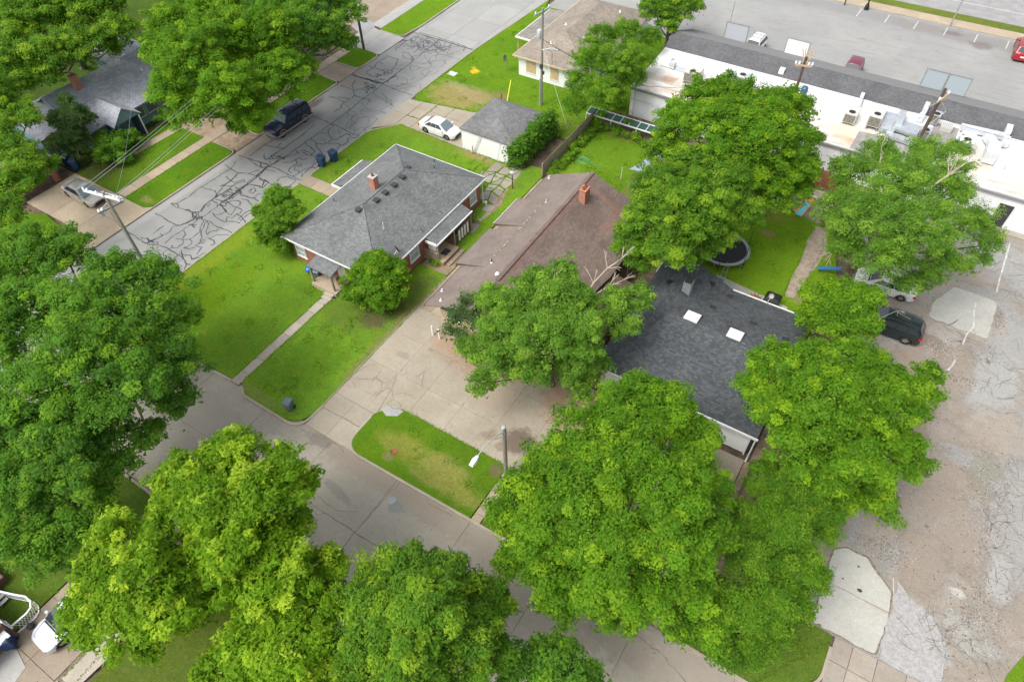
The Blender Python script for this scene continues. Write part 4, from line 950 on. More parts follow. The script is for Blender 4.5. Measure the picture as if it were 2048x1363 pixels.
# the grass island
P = fillet([(-23.2,14.35),(-12.95,14.5),(-12.85,18.86),(-21.4,18.86),(-22.5,18.5),(-23.15,17.5)], {0:1.5,4:.4,5:.5})
lawn('island_lawn', P, M['lawn_island'], .125)
kerb(fillet([(-23.2,17.2),(-23.25,14.28),(-12.0,14.42),(-4.6,14.6)],{1:1.5}))
wk = sheet('island_walk', [(-12.85,14.45),(-12.2,14.45),(-12.2,18.86),(-12.85,18.86)], .09, M['joint'])
slabs('slab', [(-12.84,14.47),(-12.22,14.47),(-12.22,18.84),(-12.84,18.84)], [], [15.0,16.9,18], .13, M['drive_tan'], wk)
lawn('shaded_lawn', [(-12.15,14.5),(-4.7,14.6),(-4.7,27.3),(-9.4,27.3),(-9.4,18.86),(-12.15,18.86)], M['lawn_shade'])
dv = sheet('garage_drive', [(-4.68,14.6),(.1,14.6),(.3,27.4),(-4.68,27.4)], .06, M['joint'])
slabs('slab', [(-4.66,14.62),(.15,14.62),(.3,27.4),(-4.66,27.4)], [-2.2], [17.5,21,24.5], .10, M['drive'], dv)
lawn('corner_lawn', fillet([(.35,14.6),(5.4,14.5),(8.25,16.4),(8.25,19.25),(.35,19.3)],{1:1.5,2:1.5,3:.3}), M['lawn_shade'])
kerb(fillet([(.35,14.5),(5.4,14.4),(8.35,16.3),(8.35,18.6)],{1:1.5,2:1.5}))
m = MB(); m.prism([(.35,19.3),(4,19.3),(4.4,40),(.6,40),(.6,27.4),(.35,27.4)], -.05, .09); struct('fence_strip', m, M['soil_light'])
# worn lot to the right
m = MB(); m.prism([(4.0,19.3),(60,19.3),(60,61.3)]+wiggle([(2.4,61.3),(1.2,56),(2.6,50),(1.4,46),(2.9,41),(2.2,36),(3.6,31),(3.1,25)],.6,.3), -.05, .06); struct('worn_lot', m, M['lot'])
wk = sheet('lot_walk', [(8.4,14.6),(16.3,14.6),(16.3,19.3),(8.4,19.3)], .04, M['joint'])
slabs('slab', [(8.42,14.6),(16.3,14.6),(16.3,19.28),(8.42,19.28)], [9.4,10.7,12.2,13.7,15.0], [17.9], .08, M['walk_worn'], wk, .04)
pd = sheet('concrete_apron', fillet([(7.0,19.32),(10.6,19.4),(10.72,22),(10.6,23.5),(10.0,24.0),(8.9,24.95),(7.6,24.9),(6.9,24.4)],.3), .065, M['joint'])
slabs('slab', rough(fillet([(7.05,19.4),(10.5,19.45),(10.62,22),(10.5,23.4),(9.9,23.9),(8.8,24.8),(7.6,24.8),(7.0,24.3)],.3),.35,.07), [], [22.15], .10, M['pad'], pd, .03)
m = MB(); m.prism(rough([(10.75,19.4),(13.6,19.4),(13.8,20.5),(13.6,22.2),(12.8,23.2),(11.3,23.8),(10.62,24.4),(10.7,22)],.3,.12), .0, .072); struct('asphalt_patch', m, flat('patch_asphalt',(.325,.315,.305),.95,var=.18,nscale=7,bump=.3))
m = MB(); m.prism(rough(fillet([(8.2,49.1),(9.25,51.6),(12.4,51.5),(12.35,46.95),(9.9,47.0),(8.05,47.1)],.35,3),.35,.07), .0, .085); struct('concrete_pad', m, M['pad'])
ln = lambda name, P, w, lab: tag(MB().ribbon(P, w, 0, .0905, flat=True, jitter=.15).build(name, M['white_line']), lab, 'painted line')
ln('painted_line', [(11.0,50.6),(11.02,49.3),(11.25,47.8),(10.9,46.6),(10.83,45.4)], .10, 'worn white line curving across the concrete pad in the lot')
ln('painted_line', [(10.6,43.6),(10.55,43.0),(10.3,42.2)], .11, 'short bright white paint mark on clay, below the curved line')
ln('painted_line', [(12.35,59.5),(12.28,57),(12.2,54.2),(12.2,52.6)], .12, 'straight white bay line beside the shop wall door')
ln('painted_line', [(10.4,24.35),(10.62,23.4)], .05, 'thin pale line at the corner of the concrete apron')
lawn('verge_lawn', fillet([(16.4,19),(40,19),(40,27),(17.6,24.2),(16.7,22)],.4), M['lawn_far'], .1)
# play yard and path
lawn('play_lawn', [(-10.9,39.6),(-5.4,42.9),(-1.9,41.4),(.6,39.6),(1.4,46),(-.4,52),(-2.4,54.0),(-8.2,56.0),(-10.9,52)], M['lawn_play'])
m = MB(); m.prism(fillet([(-2.1,43.5),(-1.45,43.6),(-1.2,46.2),(-.9,48),(-.7,50.5),(-1.3,53),(-2.4,53.4),(-2.5,51),(-2.2,48),(-2.3,46)],.3), .1, .135); struct('dirt_path', m, M['gravel'])
m = MB(); m.prism(fillet([(-8.6,55.9),(-5.6,54.6),(-2.2,53.6),(-1.9,57),(-3,58.5),(-8,58.5)],.3), .02, .13); struct('play_dirt', m, M['gravel'])
pt = sheet('patio', [(-6.9,41.5),(-2.4,41.3),(-2.2,42.2),(-1.6,42.3),(-1.6,39.5),(-6.9,39.5)], .12, M['joint'])
slabs('slab', [(-6.9,43.0),(-1.5,42.4),(-1.5,39.5),(-6.9,39.5)], [-4.2], [], .15, M['pad'], pt)
# across the street
lawn('kerb_lawn', fillet([(-55.65,25.0),(-55.65,35.0),(-59.0,35.0),(-59.0,24.3),(-56.3,24.3)],{1:.8,0:.6}), M['lawn_left'])
kerb(fillet([(-59,35.1),(-55.55,35.1),(-55.55,24.9)],{1:.8}), .13)
wk = sheet('sidewalk', [(-60.35,24.45),(-59.05,24.45),(-59.05,58.0),(-60.35,58.0)], .08, M['joint'])
slabs('slab', [(-60.33,24.47),(-59.07,24.47),(-59.07,58),(-60.33,58)], [], [26+1.6*i for i in range(20)], .12, M['drive_tan'], wk, .03)
lawn('left_lawn', [(-60.4,24.4),(-60.4,35.2),(-66.2,35.2),(-66.2,24.4)], M['lawn_left'])
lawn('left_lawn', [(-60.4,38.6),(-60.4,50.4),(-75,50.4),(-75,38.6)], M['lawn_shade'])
m = MB(); m.prism([(-64.9,29.5),(-63.9,29.5),(-63.6,35.2),(-64.6,35.2)], .1, .135); struct('house_path', m, M['drive_tan'])
m = MB(); m.prism([(-66.5,35.2),(-59,35.2),(-55.55,35.3),(-55.55,38.6),(-66.5,38.6)], -.05, .07); struct('dirt_drive', m, M['soil_light'])
lawn('kerb_lawn', fillet([(-55.65,38.4),(-55.65,50.5),(-58.9,50.8),(-58.9,38.6)],{0:.8,1:.5}), M['lawn_left'])
kerb(fillet([(-58,38.45),(-55.55,38.3),(-55.55,50.6),(-58.9,50.95)],{1:.8,2:.5}), .13)
m = MB(); m.prism([(-60.4,50.4),(-55.55,50.9),(-55.55,54.3),(-60.4,54.1)], -.05, .06); struct('brown_drive', m, M['drive_brown'])
lawn('kerb_lawn', fillet([(-58.9,54.1),(-55.6,54.2),(-55.6,57.9),(-59.0,58.0)],{1:.9,2:.9}), M['lawn_left'])
kerb(fillet([(-58.9,54.0),(-55.5,54.1),(-55.5,58.0),(-57.2,58.05)],{1:.9,2:.9}), .13)
dv = sheet('light_apron', [(-61.5,58.05),(-55.5,58.05),(-55.5,62.9),(-59.5,62.9),(-61.5,63.5)], .05, M['joint'])
slabs('slab', [(-61.4,58.07),(-55.52,58.07),(-55.52,62.85),(-59.5,62.85),(-61.4,63.4)], [-58.5], [], .085, M['drive_grey'], dv)
m = MB(); m.prism([(-72,58.1),(-60.9,63.5),(-59.7,63.7),(-60.9,80),(-80,80)], -.05, .075); struct('brown_lot', m, M['drive_brown'])
m = MB(); m.prism([(-63.4,62),(-60.2,60.6),(-60.7,63.9),(-63.3,64.6)], .0, .095); struct('asphalt_patch', m, M['main_road'])
lawn('kerb_lawn', fillet([(-59.5,63.0),(-56.2,62.95),(-55.7,66.5),(-56.0,90),(-59.8,90)],{1:.9}), M['lawn_far'])
kerb(fillet([(-59.4,62.9),(-56.0,62.85),(-55.6,66.5),(-55.9,90)],{1:.9}), .14, .14)
m = MB(); m.prism([(-61.3,63.6),(-59.6,63.4),(-59.9,90),(-61.6,90)], .0, .10); struct('sidewalk', m, M['drive_grey'])
dv = sheet('silver_car_drive', [(-66.6,19.1),(-55.6,19.1),(-55.55,24.4),(-66.6,24.4)], .06, M['joint'])
slabs('slab', fillet([(-66.55,19.12),(-60.5,19.12),(-57,17.9),(-55.55,17.2),(-55.55,24.95),(-56.2,24.35),(-66.55,24.35)],{}), [-63,-59.2], [21.7], .10, M['drive_tan'], dv, .025)
lawn('left_lawn', fillet([(-90,8),(-58.7,8),(-58.6,16.8),(-60.5,18.6),(-63.5,19.0),(-66.5,17.3),(-90,17.3)],{2:.5}), M['lawn_left'])
lawn('kerb_lawn', fillet([(-58.0,8),(-55.65,8),(-55.65,16.4),(-57.4,17.7),(-58.0,17.4)],{2:.5}), M['lawn_left'])
lawn('back_garden', [(-110,24.5),(-67,24.5),(-67,58),(-110,70)], M['lawn_dark'], .08)
m = MB(); m.prism([(-82,17.4),(-66.6,17.4),(-66.6,24.4),(-82,24.4)], -.05, .09); struct('side_yard', m, M['soil'])
# near side of the lower street
lawn('near_lawn', fillet([(-55.4,5.0),(-55.4,-8),(-31.2,-8),(-31.2,-.9),(-30.6,.2),(-30.6,5.0)],{5:1.6}), M['lawn_shade'])
kerb(fillet([(-55.4,5.1),(-30.5,5.1),(-30.5,-.5)],{1:1.6}))
dv = sheet('near_drive', [(-31.1,-12),(-25.8,-12),(-25.8,5.1),(-30.4,5.1),(-30.4,.2),(-31.1,-.8)], .05, M['joint'])
slabs('slab', [(-31.1,-12),(-27.0,-12),(-26.9,5.1),(-30.4,5.1),(-30.4,.2),(-31.1,-.8)], [-29.1], [-8.5,-5.2,-2.4,.8,3], .10, M['drive_brown'], dv, .03)
for P in ([(-26.7,-4.9),(-25.6,-4.9),(-25.4,-2.8),(-25.9,-1.2),(-26.7,-1.4)],[(-26.8,-8),(-25.7,-8),(-25.9,-5.2),(-26.8,-5.1)],[(-26.7,-1.1),(-26.0,-1),(-25.9,1.5),(-26.7,1.5)]):
    mm = MB(); mm.prism(P, .03, .11); mm.build('slab', M['walk'], dv)
m = MB(); m.prism([(-31.0,-9),(-28.4,-7.6),(-28.9,-5.6),(-30.2,-5.3),(-31.0,-5.8)], .05, .125); struct('grey_slab', m, M['drive_grey'])
lawn('near_lawn', fillet([(-25.2,5.0),(-25.2,-12),(20,-12),(20,5.0)],{}), grass('near_grass', (.085,.125,.02), (.11,.145,.025), (.19,.155,.06), .7))
kerb([(-25.2,5.05),(30,5.05)])
# shop side: lot, verge, main road
m = MB(); m.prism([(-24.55,70),(60,70),(60,98.93),(-24.55,98.93)], -.05, .05); m.prism([(-44.6,79.0),(-24.56,79.0),(-24.56,98.93),(-44.6,98.93)], -.05, .05); struct('shop_lot', m, M['shop_lot'])
m = MB(); m.prism([(-60,98.95),(60,98.95),(60,100.9),(-60,100.9)], -.05, .12); struct('pavement', m, M['drive_tan'])
m = MB(); m.prism([(-60,100.9),(60,100.9),(60,102.7),(-60,102.7)], -.05, .14); struct('verge', m, M['verge'])
m = MB(); m.prism([(-90,102.72),(90,102.72),(90,120),(-90,120)], -.05, .03); struct('main_road', m, M['main_road'])
for i, x in enumerate([-9.5,-6.1,-2.7,.7,4.1,7.5]):
    l = MB().ribbon([(x,95.9),(x+.1,98.3)], .13, 0, .058, flat=True).build('bay_line', M['white_line'])
    tag(l, ['faded white bay line, first from the lamp post at the back of the shop lot','second faded bay line from the lamp post','third faded bay line, in front of the dark oil marks','fourth faded bay line, left of the leaning steel post','fifth faded bay line, beside the steel post foot','last faded bay line, beside the red car'][i], 'painted line')
l = MB().ribbon([(-40,106.6),(60,106.75)], .16, 0, .038, flat=True).build('lane_line', M['white_line']); tag(l, 'long white lane line on the main road at the top right', 'painted line')
# ---------------------------------------------------------------- building helpers
def hip_roof(x0, x1, y0, y1, z, h, axis='y', hip0=None, hip1=None, t=.10):
    """hip0/hip1: inset of ridge ends (0 = gable)"""
    m = MB()
    if axis == 'y':
        xm = (x0+x1)/2; a0 = (xm,y0+hip0,z+h); a1 = (xm,y1-hip1,z+h)
        A,B,C,D = (x0,y0,z),(x1,y0,z),(x1,y1,z),(x0,y1,z)
        m.plate([D,A,a0,a1], t); m.plate([B,C,a1,a0], t)
        if hip0 > 0: m.plate([A,B,a0], t)
        if hip1 > 0: m.plate([C,D,a1], t)
    else:
        ym = (y0+y1)/2; a0 = (x0+hip0,ym,z+h); a1 = (x1-hip1,ym,z+h)
        A,B,C,D = (x0,y0,z),(x1,y0,z),(x1,y1,z),(x0,y1,z)
        m.plate([A,B,a1,a0], t); m.plate([C,D,a0,a1], t)
        if hip0 > 0: m.plate([D,A,a0], t)
        if hip1 > 0: m.plate([B,C,a1], t)
    return m

def window_y(par, x0, x1, y, z0, z1, facing=-1, glass='glass', rows=1, cols=1, fw=.07, name='window'):
    """window in a wall lying along x; facing -1 looks to -y"""
    s = facing
    m = MB(); ya, yb = sorted((y, y+s*.06))
    m.box(x0,x1,ya,yb,z0,z0+fw); m.box(x0,x1,ya,yb,z1-fw,z1); m.box(x0,x0+fw,ya,yb,z0+fw,z1-fw); m.box(x1-fw,x1,ya,yb,z0+fw,z1-fw)
    m.box(x0-.05,x1+.05,ya-(.04 if s<0 else 0),yb+(.04 if s>0 else 0),z0-.06,z0)
    for c in range(1,cols):
        x = x0+(x1-x0)*c/cols; m.box(x-.02,x+.02,ya,yb,z0+fw,z1-fw)
    for r in range(1,rows):
        z = z0+(z1-z0)*r/rows; m.box(x0+fw,x1-fw,ya+.01,yb+(-.01 if s>0 else 0)+.001,z-.02,z+.02)
    w = m.build(name, M['white_trim'], par)
    g = MB(); yc = y+s*.025; g.box(x0+fw,x1-fw,min(y+s*.004,yc),max(y+s*.004,yc),z0+fw,z1-fw); g.build('pane', M[glass], w)
    return w
def window_x(par, y0, y1, x, z0, z1, facing=1, glass='glass', rows=1, cols=1, fw=.07, name='window'):
    s = facing
    m = MB(); xa, xb = sorted((x, x+s*.06))
    m.box(xa,xb,y0,y1,z0,z0+fw); m.box(xa,xb,y0,y1,z1-fw,z1); m.box(xa,xb,y0,y0+fw,z0+fw,z1-fw); m.box(xa,xb,y1-fw,y1,z0+fw,z1-fw)
    m.box(xa,xb+.04,y0-.05,y1+.05,z0-.06,z0)
    for r in range(1,rows):
        z = z0+(z1-z0)*r/rows; m.box(xa,xb+.001,y0+fw,y1-fw,z-.02,z+.02)
    for c in range(1,cols):
        y = y0+(y1-y0)*c/cols; m.box(xa,xb+.002,y-.02,y+.02,z0+fw,z1-fw)
    w = m.build(name, M['white_trim'], par)
    g = MB(); xc = x+s*.025; g.box(min(x+s*.004,xc),max(x+s*.004,xc),y0+fw,y1-fw,z0+fw,z1-fw); g.build('pane', M[glass], w)
    return w

def roof_vent(par, x, y, z, s=.42, h=.16, mat='dark', tilt=0):
    m = MB(); m.box(x-s/2,x+s/2,y-s/2,y+s/2,z-.1,z+h*.6); m.box(x-s*.62,x+s*.62,y-s*.62,y+s*.62,z+h*.6,z+h); m.build('roof_vent', M[mat], par)
def vent_pipe(par, x, y, z, h=.35, r=.05, mat='dark', flash=None):
    m = MB(); m.tube([(x,y,z-.1),(x,y,z+h)], r, 8)
    o = m.build('vent_pipe', M[mat], par)
    m = MB(); m.lathe([(r*2.6,z-.04),(r*2.2,z+.03),(r*1.2,z+.09)], (x,y,0), 10); m.build('flashing', M[flash or 'mid_grey'], o)
def chimney(par, x, y, z0, z1, sx, sy, mat='brick_chim', cap='white_trim', flues=1):
    m = MB(); m.box(x-sx/2,x+sx/2,y-sy/2,y+sy/2,z0,z1)
    c = m.build('chimney', M[mat], par)
    m = MB(); m.box(x-sx/2-.03,x+sx/2+.03,y-sy/2-.03,y+sy/2+.03,z1,z1+.07); m.build('cap', M[cap], c)
    for i in range(flues):
        yy = y+(i-(flues-1)/2)*sy*.45
        m = MB(); m.lathe([(.12,z1+.09),(.12,z1+.30),(.085,z1+.30),(.085,z1+.12)], (x,yy,0), 12, 0); m.build('flue', M['rust'], c)

# ---------------------------------------------------------------- brick house
H1 = thing('brick_house', 'red brick house with grey hip roof, brick chimney and small front porch', 'house', (-34.4,33.8,0))
m = MB(); m.box(-39.1,-29.7,26.6,41.0,0,2.72); m.build('wall', M['brick'], H1)
hx0,hx1,hy0,hy1,hz,hh = -39.52,-29.27,26.15,41.42,2.72,2.05
roof1 = hip_roof(hx0,hx1,hy0,hy1,hz,hh,'y',4.9,4.9); roof1 = roof1.build('roof', M['roof1'], H1)
m = MB()
for a,b,c,d in ((hx0-.06,hx1+.06,hy0-.06,hy0-.004),(hx0-.06,hx1+.06,hy1+.004,hy1+.06),(hx0-.06,hx0-.004,hy0,hy1),(hx1+.004,hx1+.06,hy0,hy1)): MB().box(a,b,c,d,hz-.13,hz+.015).build('gutter', M['white_trim'], H1)
m = MB(); m.box(hx0+.02,hx1-.02,hy0+.02,hy1-.02,hz-.13,hz-.105); m.build('soffit', M['white_trim'], H1)
def z1at(x,y): return hz + hh*min((x-hx0)/5.125,(hx1-x)/5.125,(y-hy0)/4.9,(hy1-y)/4.9)
m = MB()
for P in (((hx0,hy0),(-34.4,hy0+4.9)),((hx1,hy0),(-34.4,hy0+4.9)),((hx0,hy1),(-34.4,hy1-4.9)),((hx1,hy1),(-34.4,hy1-4.9)),((-34.4,hy0+4.9),(-34.4,hy1-4.9))):
    (a,b),(c,d) = P
    m.tube([(a,b,z1at(a,b)+.01),(c,d,z1at(c,d)+.01)], .055, 5)
m.build('ridge_cap', M['roof_garage'], roof1)
for (x,y) in ((-33.95,35.7),(-33.9,34.5),(-33.9,33.3),(-33.9,32.15),(-34.4,30.45)): roof_vent(H1, x, y, z1at(x,y)+.02, .38)
roof_vent(H1, -34.5, 37.2, z1at(-34.5,37.2), .32, .12)
chimney(H1, -35.2, 33.5, 3.9, 5.65, .58, .58, 'brick_chim', 'trim_grey')
for (x,y) in ((-38.1,31.3),(-34.1,40.3),(-33.0,38.9)): vent_pipe(H1, x, y, z1at(x,y), .45, .045)
for (x,y) in ((-29.75,32.4),(-29.75,35.1)): vent_pipe(H1, x, y, z1at(x,y), .28, .04)
vent_pipe(H1, -31.9, 30.4, z1at(-31.9,30.4), .6, .025, 'white_trim', 'white_trim')
dsh = thing('satellite_dish', 'dark satellite dish on the eave above the brick house side window', 'satellite dish', (-29.75,29.3,2.95))
MB().tube([(-29.75,29.3,2.85),(-29.75,29.25,3.35)], .03, 6).build('mast', M['white_trim'], dsh)
m = MB(); m.lathe([(.03,0),(.2,.03),(.33,.10),(.34,.12),(.2,.06),(.02,.03)], (-29.7,29.2,3.4), 16, 0, Matrix.Rotation(R(-60),3,'X')@Matrix.Rotation(R(25),3,'Y')); m.build('dish', M['dark'], dsh)
MB().tube([(-29.7,29.2,3.35),(-29.65,28.8,3.25)], .02, 5).build('arm', M['white_trim'], dsh)
# front windows (wall y=26.6)
window_y(H1, -38.75,-37.65, 26.6, .75, 2.35, rows=3, cols=2, glass='glass_pale')
window_y(H1, -32.55,-30.9, 26.6, .75, 2.3, rows=4, cols=4, glass='glass_pale')
window_x(H1, 30.5,31.7, -29.7, .9, 2.35, glass='glass_pale', rows=2)
window_x(H1, 27.3,28.3, -29.7, .6, 2.0, glass='glass_pale', rows=2)
window_x(H1, 39.3,40.3, -29.7, .8, 2.3, glass='glass_pale', rows=2)
# door and front porch
m = MB(); m.box(-34.2,-33.25,26.53,26.597,.45,2.3); d = m.build('door', M['white'], H1)
MB().box(-33.4,-33.34,26.46,26.53,1.3,1.4).build('handle', M['chrome'], d)
m = MB(); m.box(-35.6,-33.0,24.75,26.6,0,.5); m.build('porch_floor', M['drive_tan'], H1)
m = MB(); m.box(-34.1,-33.2,24.45,24.745,0,.34); m.box(-34.1,-33.2,24.1,24.445,0,.2); m.build('step', M['walk'], H1)
m = MB(); m.plate([(-35.75,24.95,2.22),(-33.2,24.95,2.22),(-33.2,26.58,2.52),(-35.75,26.58,2.52)], .09); m.build('porch_roof', M['roof1'], H1)
MB().box(-33.35,-33.22,24.95,25.08,.5,2.13).build('porch_post', M['wood_old'], H1)
MB().box(-35.6,-35.47,24.95,25.08,.5,2.13).build('porch_post', M['wood_old'], H1)
MB().box(-33.15,-32.95,26.45,26.597,.1,2.55).build('downspout', M['wood_dark'], H1)
# street-side lower wing
m = MB(); m.box(-40.9,-39.1,34.4,38.2,0,2.05); m.build('side_wing', M['white_wall'], H1)
m = MB(); m.plate([(-41.25,38.4,2.12),(-41.25,34.15,2.12),(-39.5,34.15,2.62),(-39.5,38.4,2.62)], .08); m.build('wing_roof', M['roof1'], H1)
m = MB(); m.box(-41.33,-41.25,34.1,38.45,1.98,2.14); m.box(-41.25,-39.6,34.06,34.14,1.98,2.2); m.build('wing_gutter', M['white_trim'], H1)
window_y(H1, -40.7,-39.9, 34.4, .9, 1.8, glass='glass', cols=2)
# right side porch with deck
m = MB(); m.plate([(-29.35,32.25,2.62),(-28.15,32.25,2.24),(-28.15,37.4,2.24),(-29.35,37.4,2.62)], .08); m.build('side_porch_roof', M['roof1'], H1)
m = MB(); m.box(-28.14,-28.06,32.2,37.45,2.12,2.26); m.box(-29.3,-28.15,32.17,32.245,2.1,2.35); m.build('side_porch_gutter', M['white_trim'], H1)
m = MB(); m.box(-29.69,-27.7,32.3,34.6,.05,.42); dk = m.build('deck', M['wood_deck'], H1)
for i in range(13):
    MB().box(-29.65,-27.66,32.32+i*.175,32.32+i*.175+.16,.425,.45).build('plank', M['wood_deck'], dk)
for x,y in ((-28.25,32.35),(-28.25,34.7),(-28.25,37.2)): MB().box(x,x+.1,y,y+.1,.1,2.15).build('porch_post', M['wood_old'], H1)
fp = MB(); fp.box(-29.6,-28.2,32.33,32.38,.45,.6); fp.box(-29.6,-28.2,32.33,32.38,1.15,1.25); fp = fp.build('porch_rail', M['wood_old'], H1)
for i in range(8): MB().box(-29.58+i*.17,-29.46+i*.17,32.28,32.325,.45,1.2).build('picket', M['wood_old'], fp)
MB().box(-29.2,-28.4,32.42,32.46,1.3,2.05).build('porch_screen', M['screen'], H1)
MB().box(-28.6,-28.0,33.1,33.9,.452,.465).build('door_mat', M['dark'], H1)
MB().box(-27.55,-27.2,32.5,34.8,.05,.22).build('low_step', M['wood_old'], H1)
for i in range(4): MB().box(-28.22,-28.16,35.35+i*.42,35.55+i*.42,.35,1.45).build('white_board', M['white'], H1)
m = MB(); m.box(-28.3,-28.24,34.8,37.2,.15,1.25); m.build('porch_skirt', M['wood_dark'], H1)
MB().tube([(-29.55,41.15,2.6),(-29.5,41.1,.2),(-29.35,40.9,.15)], .045, 6).build('downspout', M['white_trim'], H1)
m = MB(); m.lathe([(.12,0),(.14,.25),(.12,.3)], (-29.15,41.0,.1), 10); m.build('meter_box', M['white_trim'], H1)
m = MB(); m.box(-29.69,-29.55,29.3,29.5,.5,.75); m.box(-29.69,-29.55,29.25,29.5,.9,1.15); m.build('meter', M['white_trim'], H1)

def porch_chair(x, y, rz, label):
    t = thing('porch_chair', label, 'chair', (x,y,.5), rz, 'metal chairs on the front porch')
    mk = lambda: MB()
    m = mk(); m.box(-.2,.2,-.2,.2,.40,.43); m.build('seat', M['rust'], t, world=False)
    m = mk(); m.box(-.2,.2,.17,.2,.5,.85); m.build('backrest', M['rust'], t, world=False)
    for sx in (-1,1):
        for sy in (-1,1): mk().tube([(sx*.17,sy*.17,.4),(sx*.2,sy*.2,0)], .015, 5).build('leg', M['dark'], t, world=False)
    return t
porch_chair(-35.0,26.0, 0, 'rusty metal porch chair to the left of the white front door')
porch_chair(-33.25,25.75, 1.2, 'rusty metal porch chair tucked behind the right porch post')
t = thing('kettle_grill', 'round barbecue with a bright blue lid left of the front porch', 'barbecue', (-36.5,25.55,.1))
m = MB(); m.lathe([(.05,.55),(.25,.65),(.31,.82)], (-36.5,25.55,.1), 16); m.build('bowl', M['blue_plastic'], t, True)
m = MB(); m.lathe([(.32,.82),(.29,.97),(.17,1.08),(.02,1.12)], (-36.5,25.55,.1), 16); m.build('lid', M['blue_plastic'], t, True)
for a in (0,2.1,4.2): MB().tube([(-36.5+.1*math.cos(a),25.55+.1*math.sin(a),.72),(-36.5+.27*math.cos(a),25.55+.27*math.sin(a),.1)], .015, 5).build('leg', M['dark'], t)

def wheelie_bin(x, y, rz, mat, label, group=None, s=1.0):
    t = thing('wheelie_bin', label, 'rubbish bin', (x,y,.12), rz, group)
    m = MB(); b = .20*s; a = .29*s; h = .95*s
    vs = [(-b,-b*1.1,.05),(b,-b*1.1,.05),(b,b*1.1,.05),(-b,b*1.1,.05),(-a,-a*1.1,h),(a,-a*1.1,h),(a,a*1.1,h),(-a,a*1.1,h)]
    m.add(vs, [(0,1,5,4),(1,2,6,5),(2,3,7,6),(3,0,4,7),(3,2,1,0),(4,5,6,7)]); m.build('body', M[mat], t, world=False)
    m = MB(); m.add([(-a-.03,-a*1.1-.04,h+.01),(a+.03,-a*1.1-.04,h+.01),(a+.03,a*1.1+.03,h+.03),(-a-.03,a*1.1+.03,h+.03),(-a+.03,-a*.9,h+.07),(a-.03,-a*.9,h+.07),(a-.03,a*1.0,h+.11),(-a+.03,a*1.0,h+.11)], [(0,1,5,4),(1,2,6,5),(2,3,7,6),(3,0,4,7),(4,5,6,7),(3,2,1,0)])
    m.build('lid', M[mat if mat != 'bin_blue' else 'bin_blue_lid'], t, world=False)
    MB().tube([(-.22*s,b*1.1+.12,h+.02),(.22*s,b*1.1+.12,h+.02)], .02, 6).build('handle', M[mat], t, world=False)
    for sx in (-1,1):
        m = MB(); m.tube([(sx*.21*s,b*1.1,.12),(sx*.27*s,b*1.1,.12)], .12, 12); m.build('wheel', M['tyre'], t, world=False)
    return t
M['bin_blue_lid'] = plain('bin_blue_lid', (.02,.045,.095), .5)
g = 'blue wheelie bins at the kerb'
wheelie_bin(-46.2,37.7, 1.7, 'bin_blue', 'left one of the two blue wheelie bins at the kerb, nearer the crossing walk', g, 1.15)
wheelie_bin(-45.75,38.95, 1.5, 'bin_blue', 'right one of the two blue wheelie bins at the kerb, farther up the street', g, 1.15)
wheelie_bin(-28.5,14.75, .2, 'bin_grey', 'grey-blue wheelie bin alone on the lawn corner by the lower street', None, .95)
wheelie_bin(-35.85,25.75, .3, 'bin_grey', 'dark wheelie bin squeezed between the blue barbecue and the porch', None, .9)
wheelie_bin(-68.2,24.9, .5, 'bin_blue', 'blue bin with a pale sticker, behind the silver car, left of the pair', 'blue bins by the blue house', 1.1)
wheelie_bin(-67.0,24.9, .9, 'bin_blue', 'blue bin behind the silver car, right of the pair', 'blue bins by the blue house', 1.1)
wheelie_bin(-30.6,-5.3, -.6, 'bin_blue', 'round-lidded blue bin at the bottom left edge below the white lattice', None, 1.15)

# ---------------------------------------------------------------- garage
GA = thing('garage', 'small white garage with a grey hip roof beside the white parked car', 'garage', (-33,50.4,0))
m = MB(); m.box(-36.05,-29.9,47.25,53.5,0,2.42); m.build('wall', M['white_siding'], GA)
hip_roof(-36.2,-29.75,47.1,53.65,2.42,.95,'y',2.3,2.3,.09).build('roof', M['roof_garage'], GA)
m = MB(); m.box(-36.1,-36.052,48.3,51.8,.1,2.1); gd = m.build('garage_door', M['white'], GA)
for i in range(4): MB().box(-36.13,-36.102,48.35,51.75,.15+i*.5,.58+i*.5).build('panel', M['white'], gd)
m = MB(); m.tube([(-34.7,47.2,.1),(-33.7,47.2,2.4)], .02, 4); m.tube([(-34.5,47.2,.1),(-33.5,47.2,2.4)], .02, 4); m.tube([(-31.9,47.2,.1),(-31.4,47.2,2.3)], .015, 4); m.build('wall_cable', M['trim_grey'], GA)
m = MB()
for i in range(10): m.box(-35.9+i*.62,-35.83+i*.62,47.15,47.245,2.28,2.38)
m.build('rafter_tail', M['white_trim'], GA, kind='stuff')

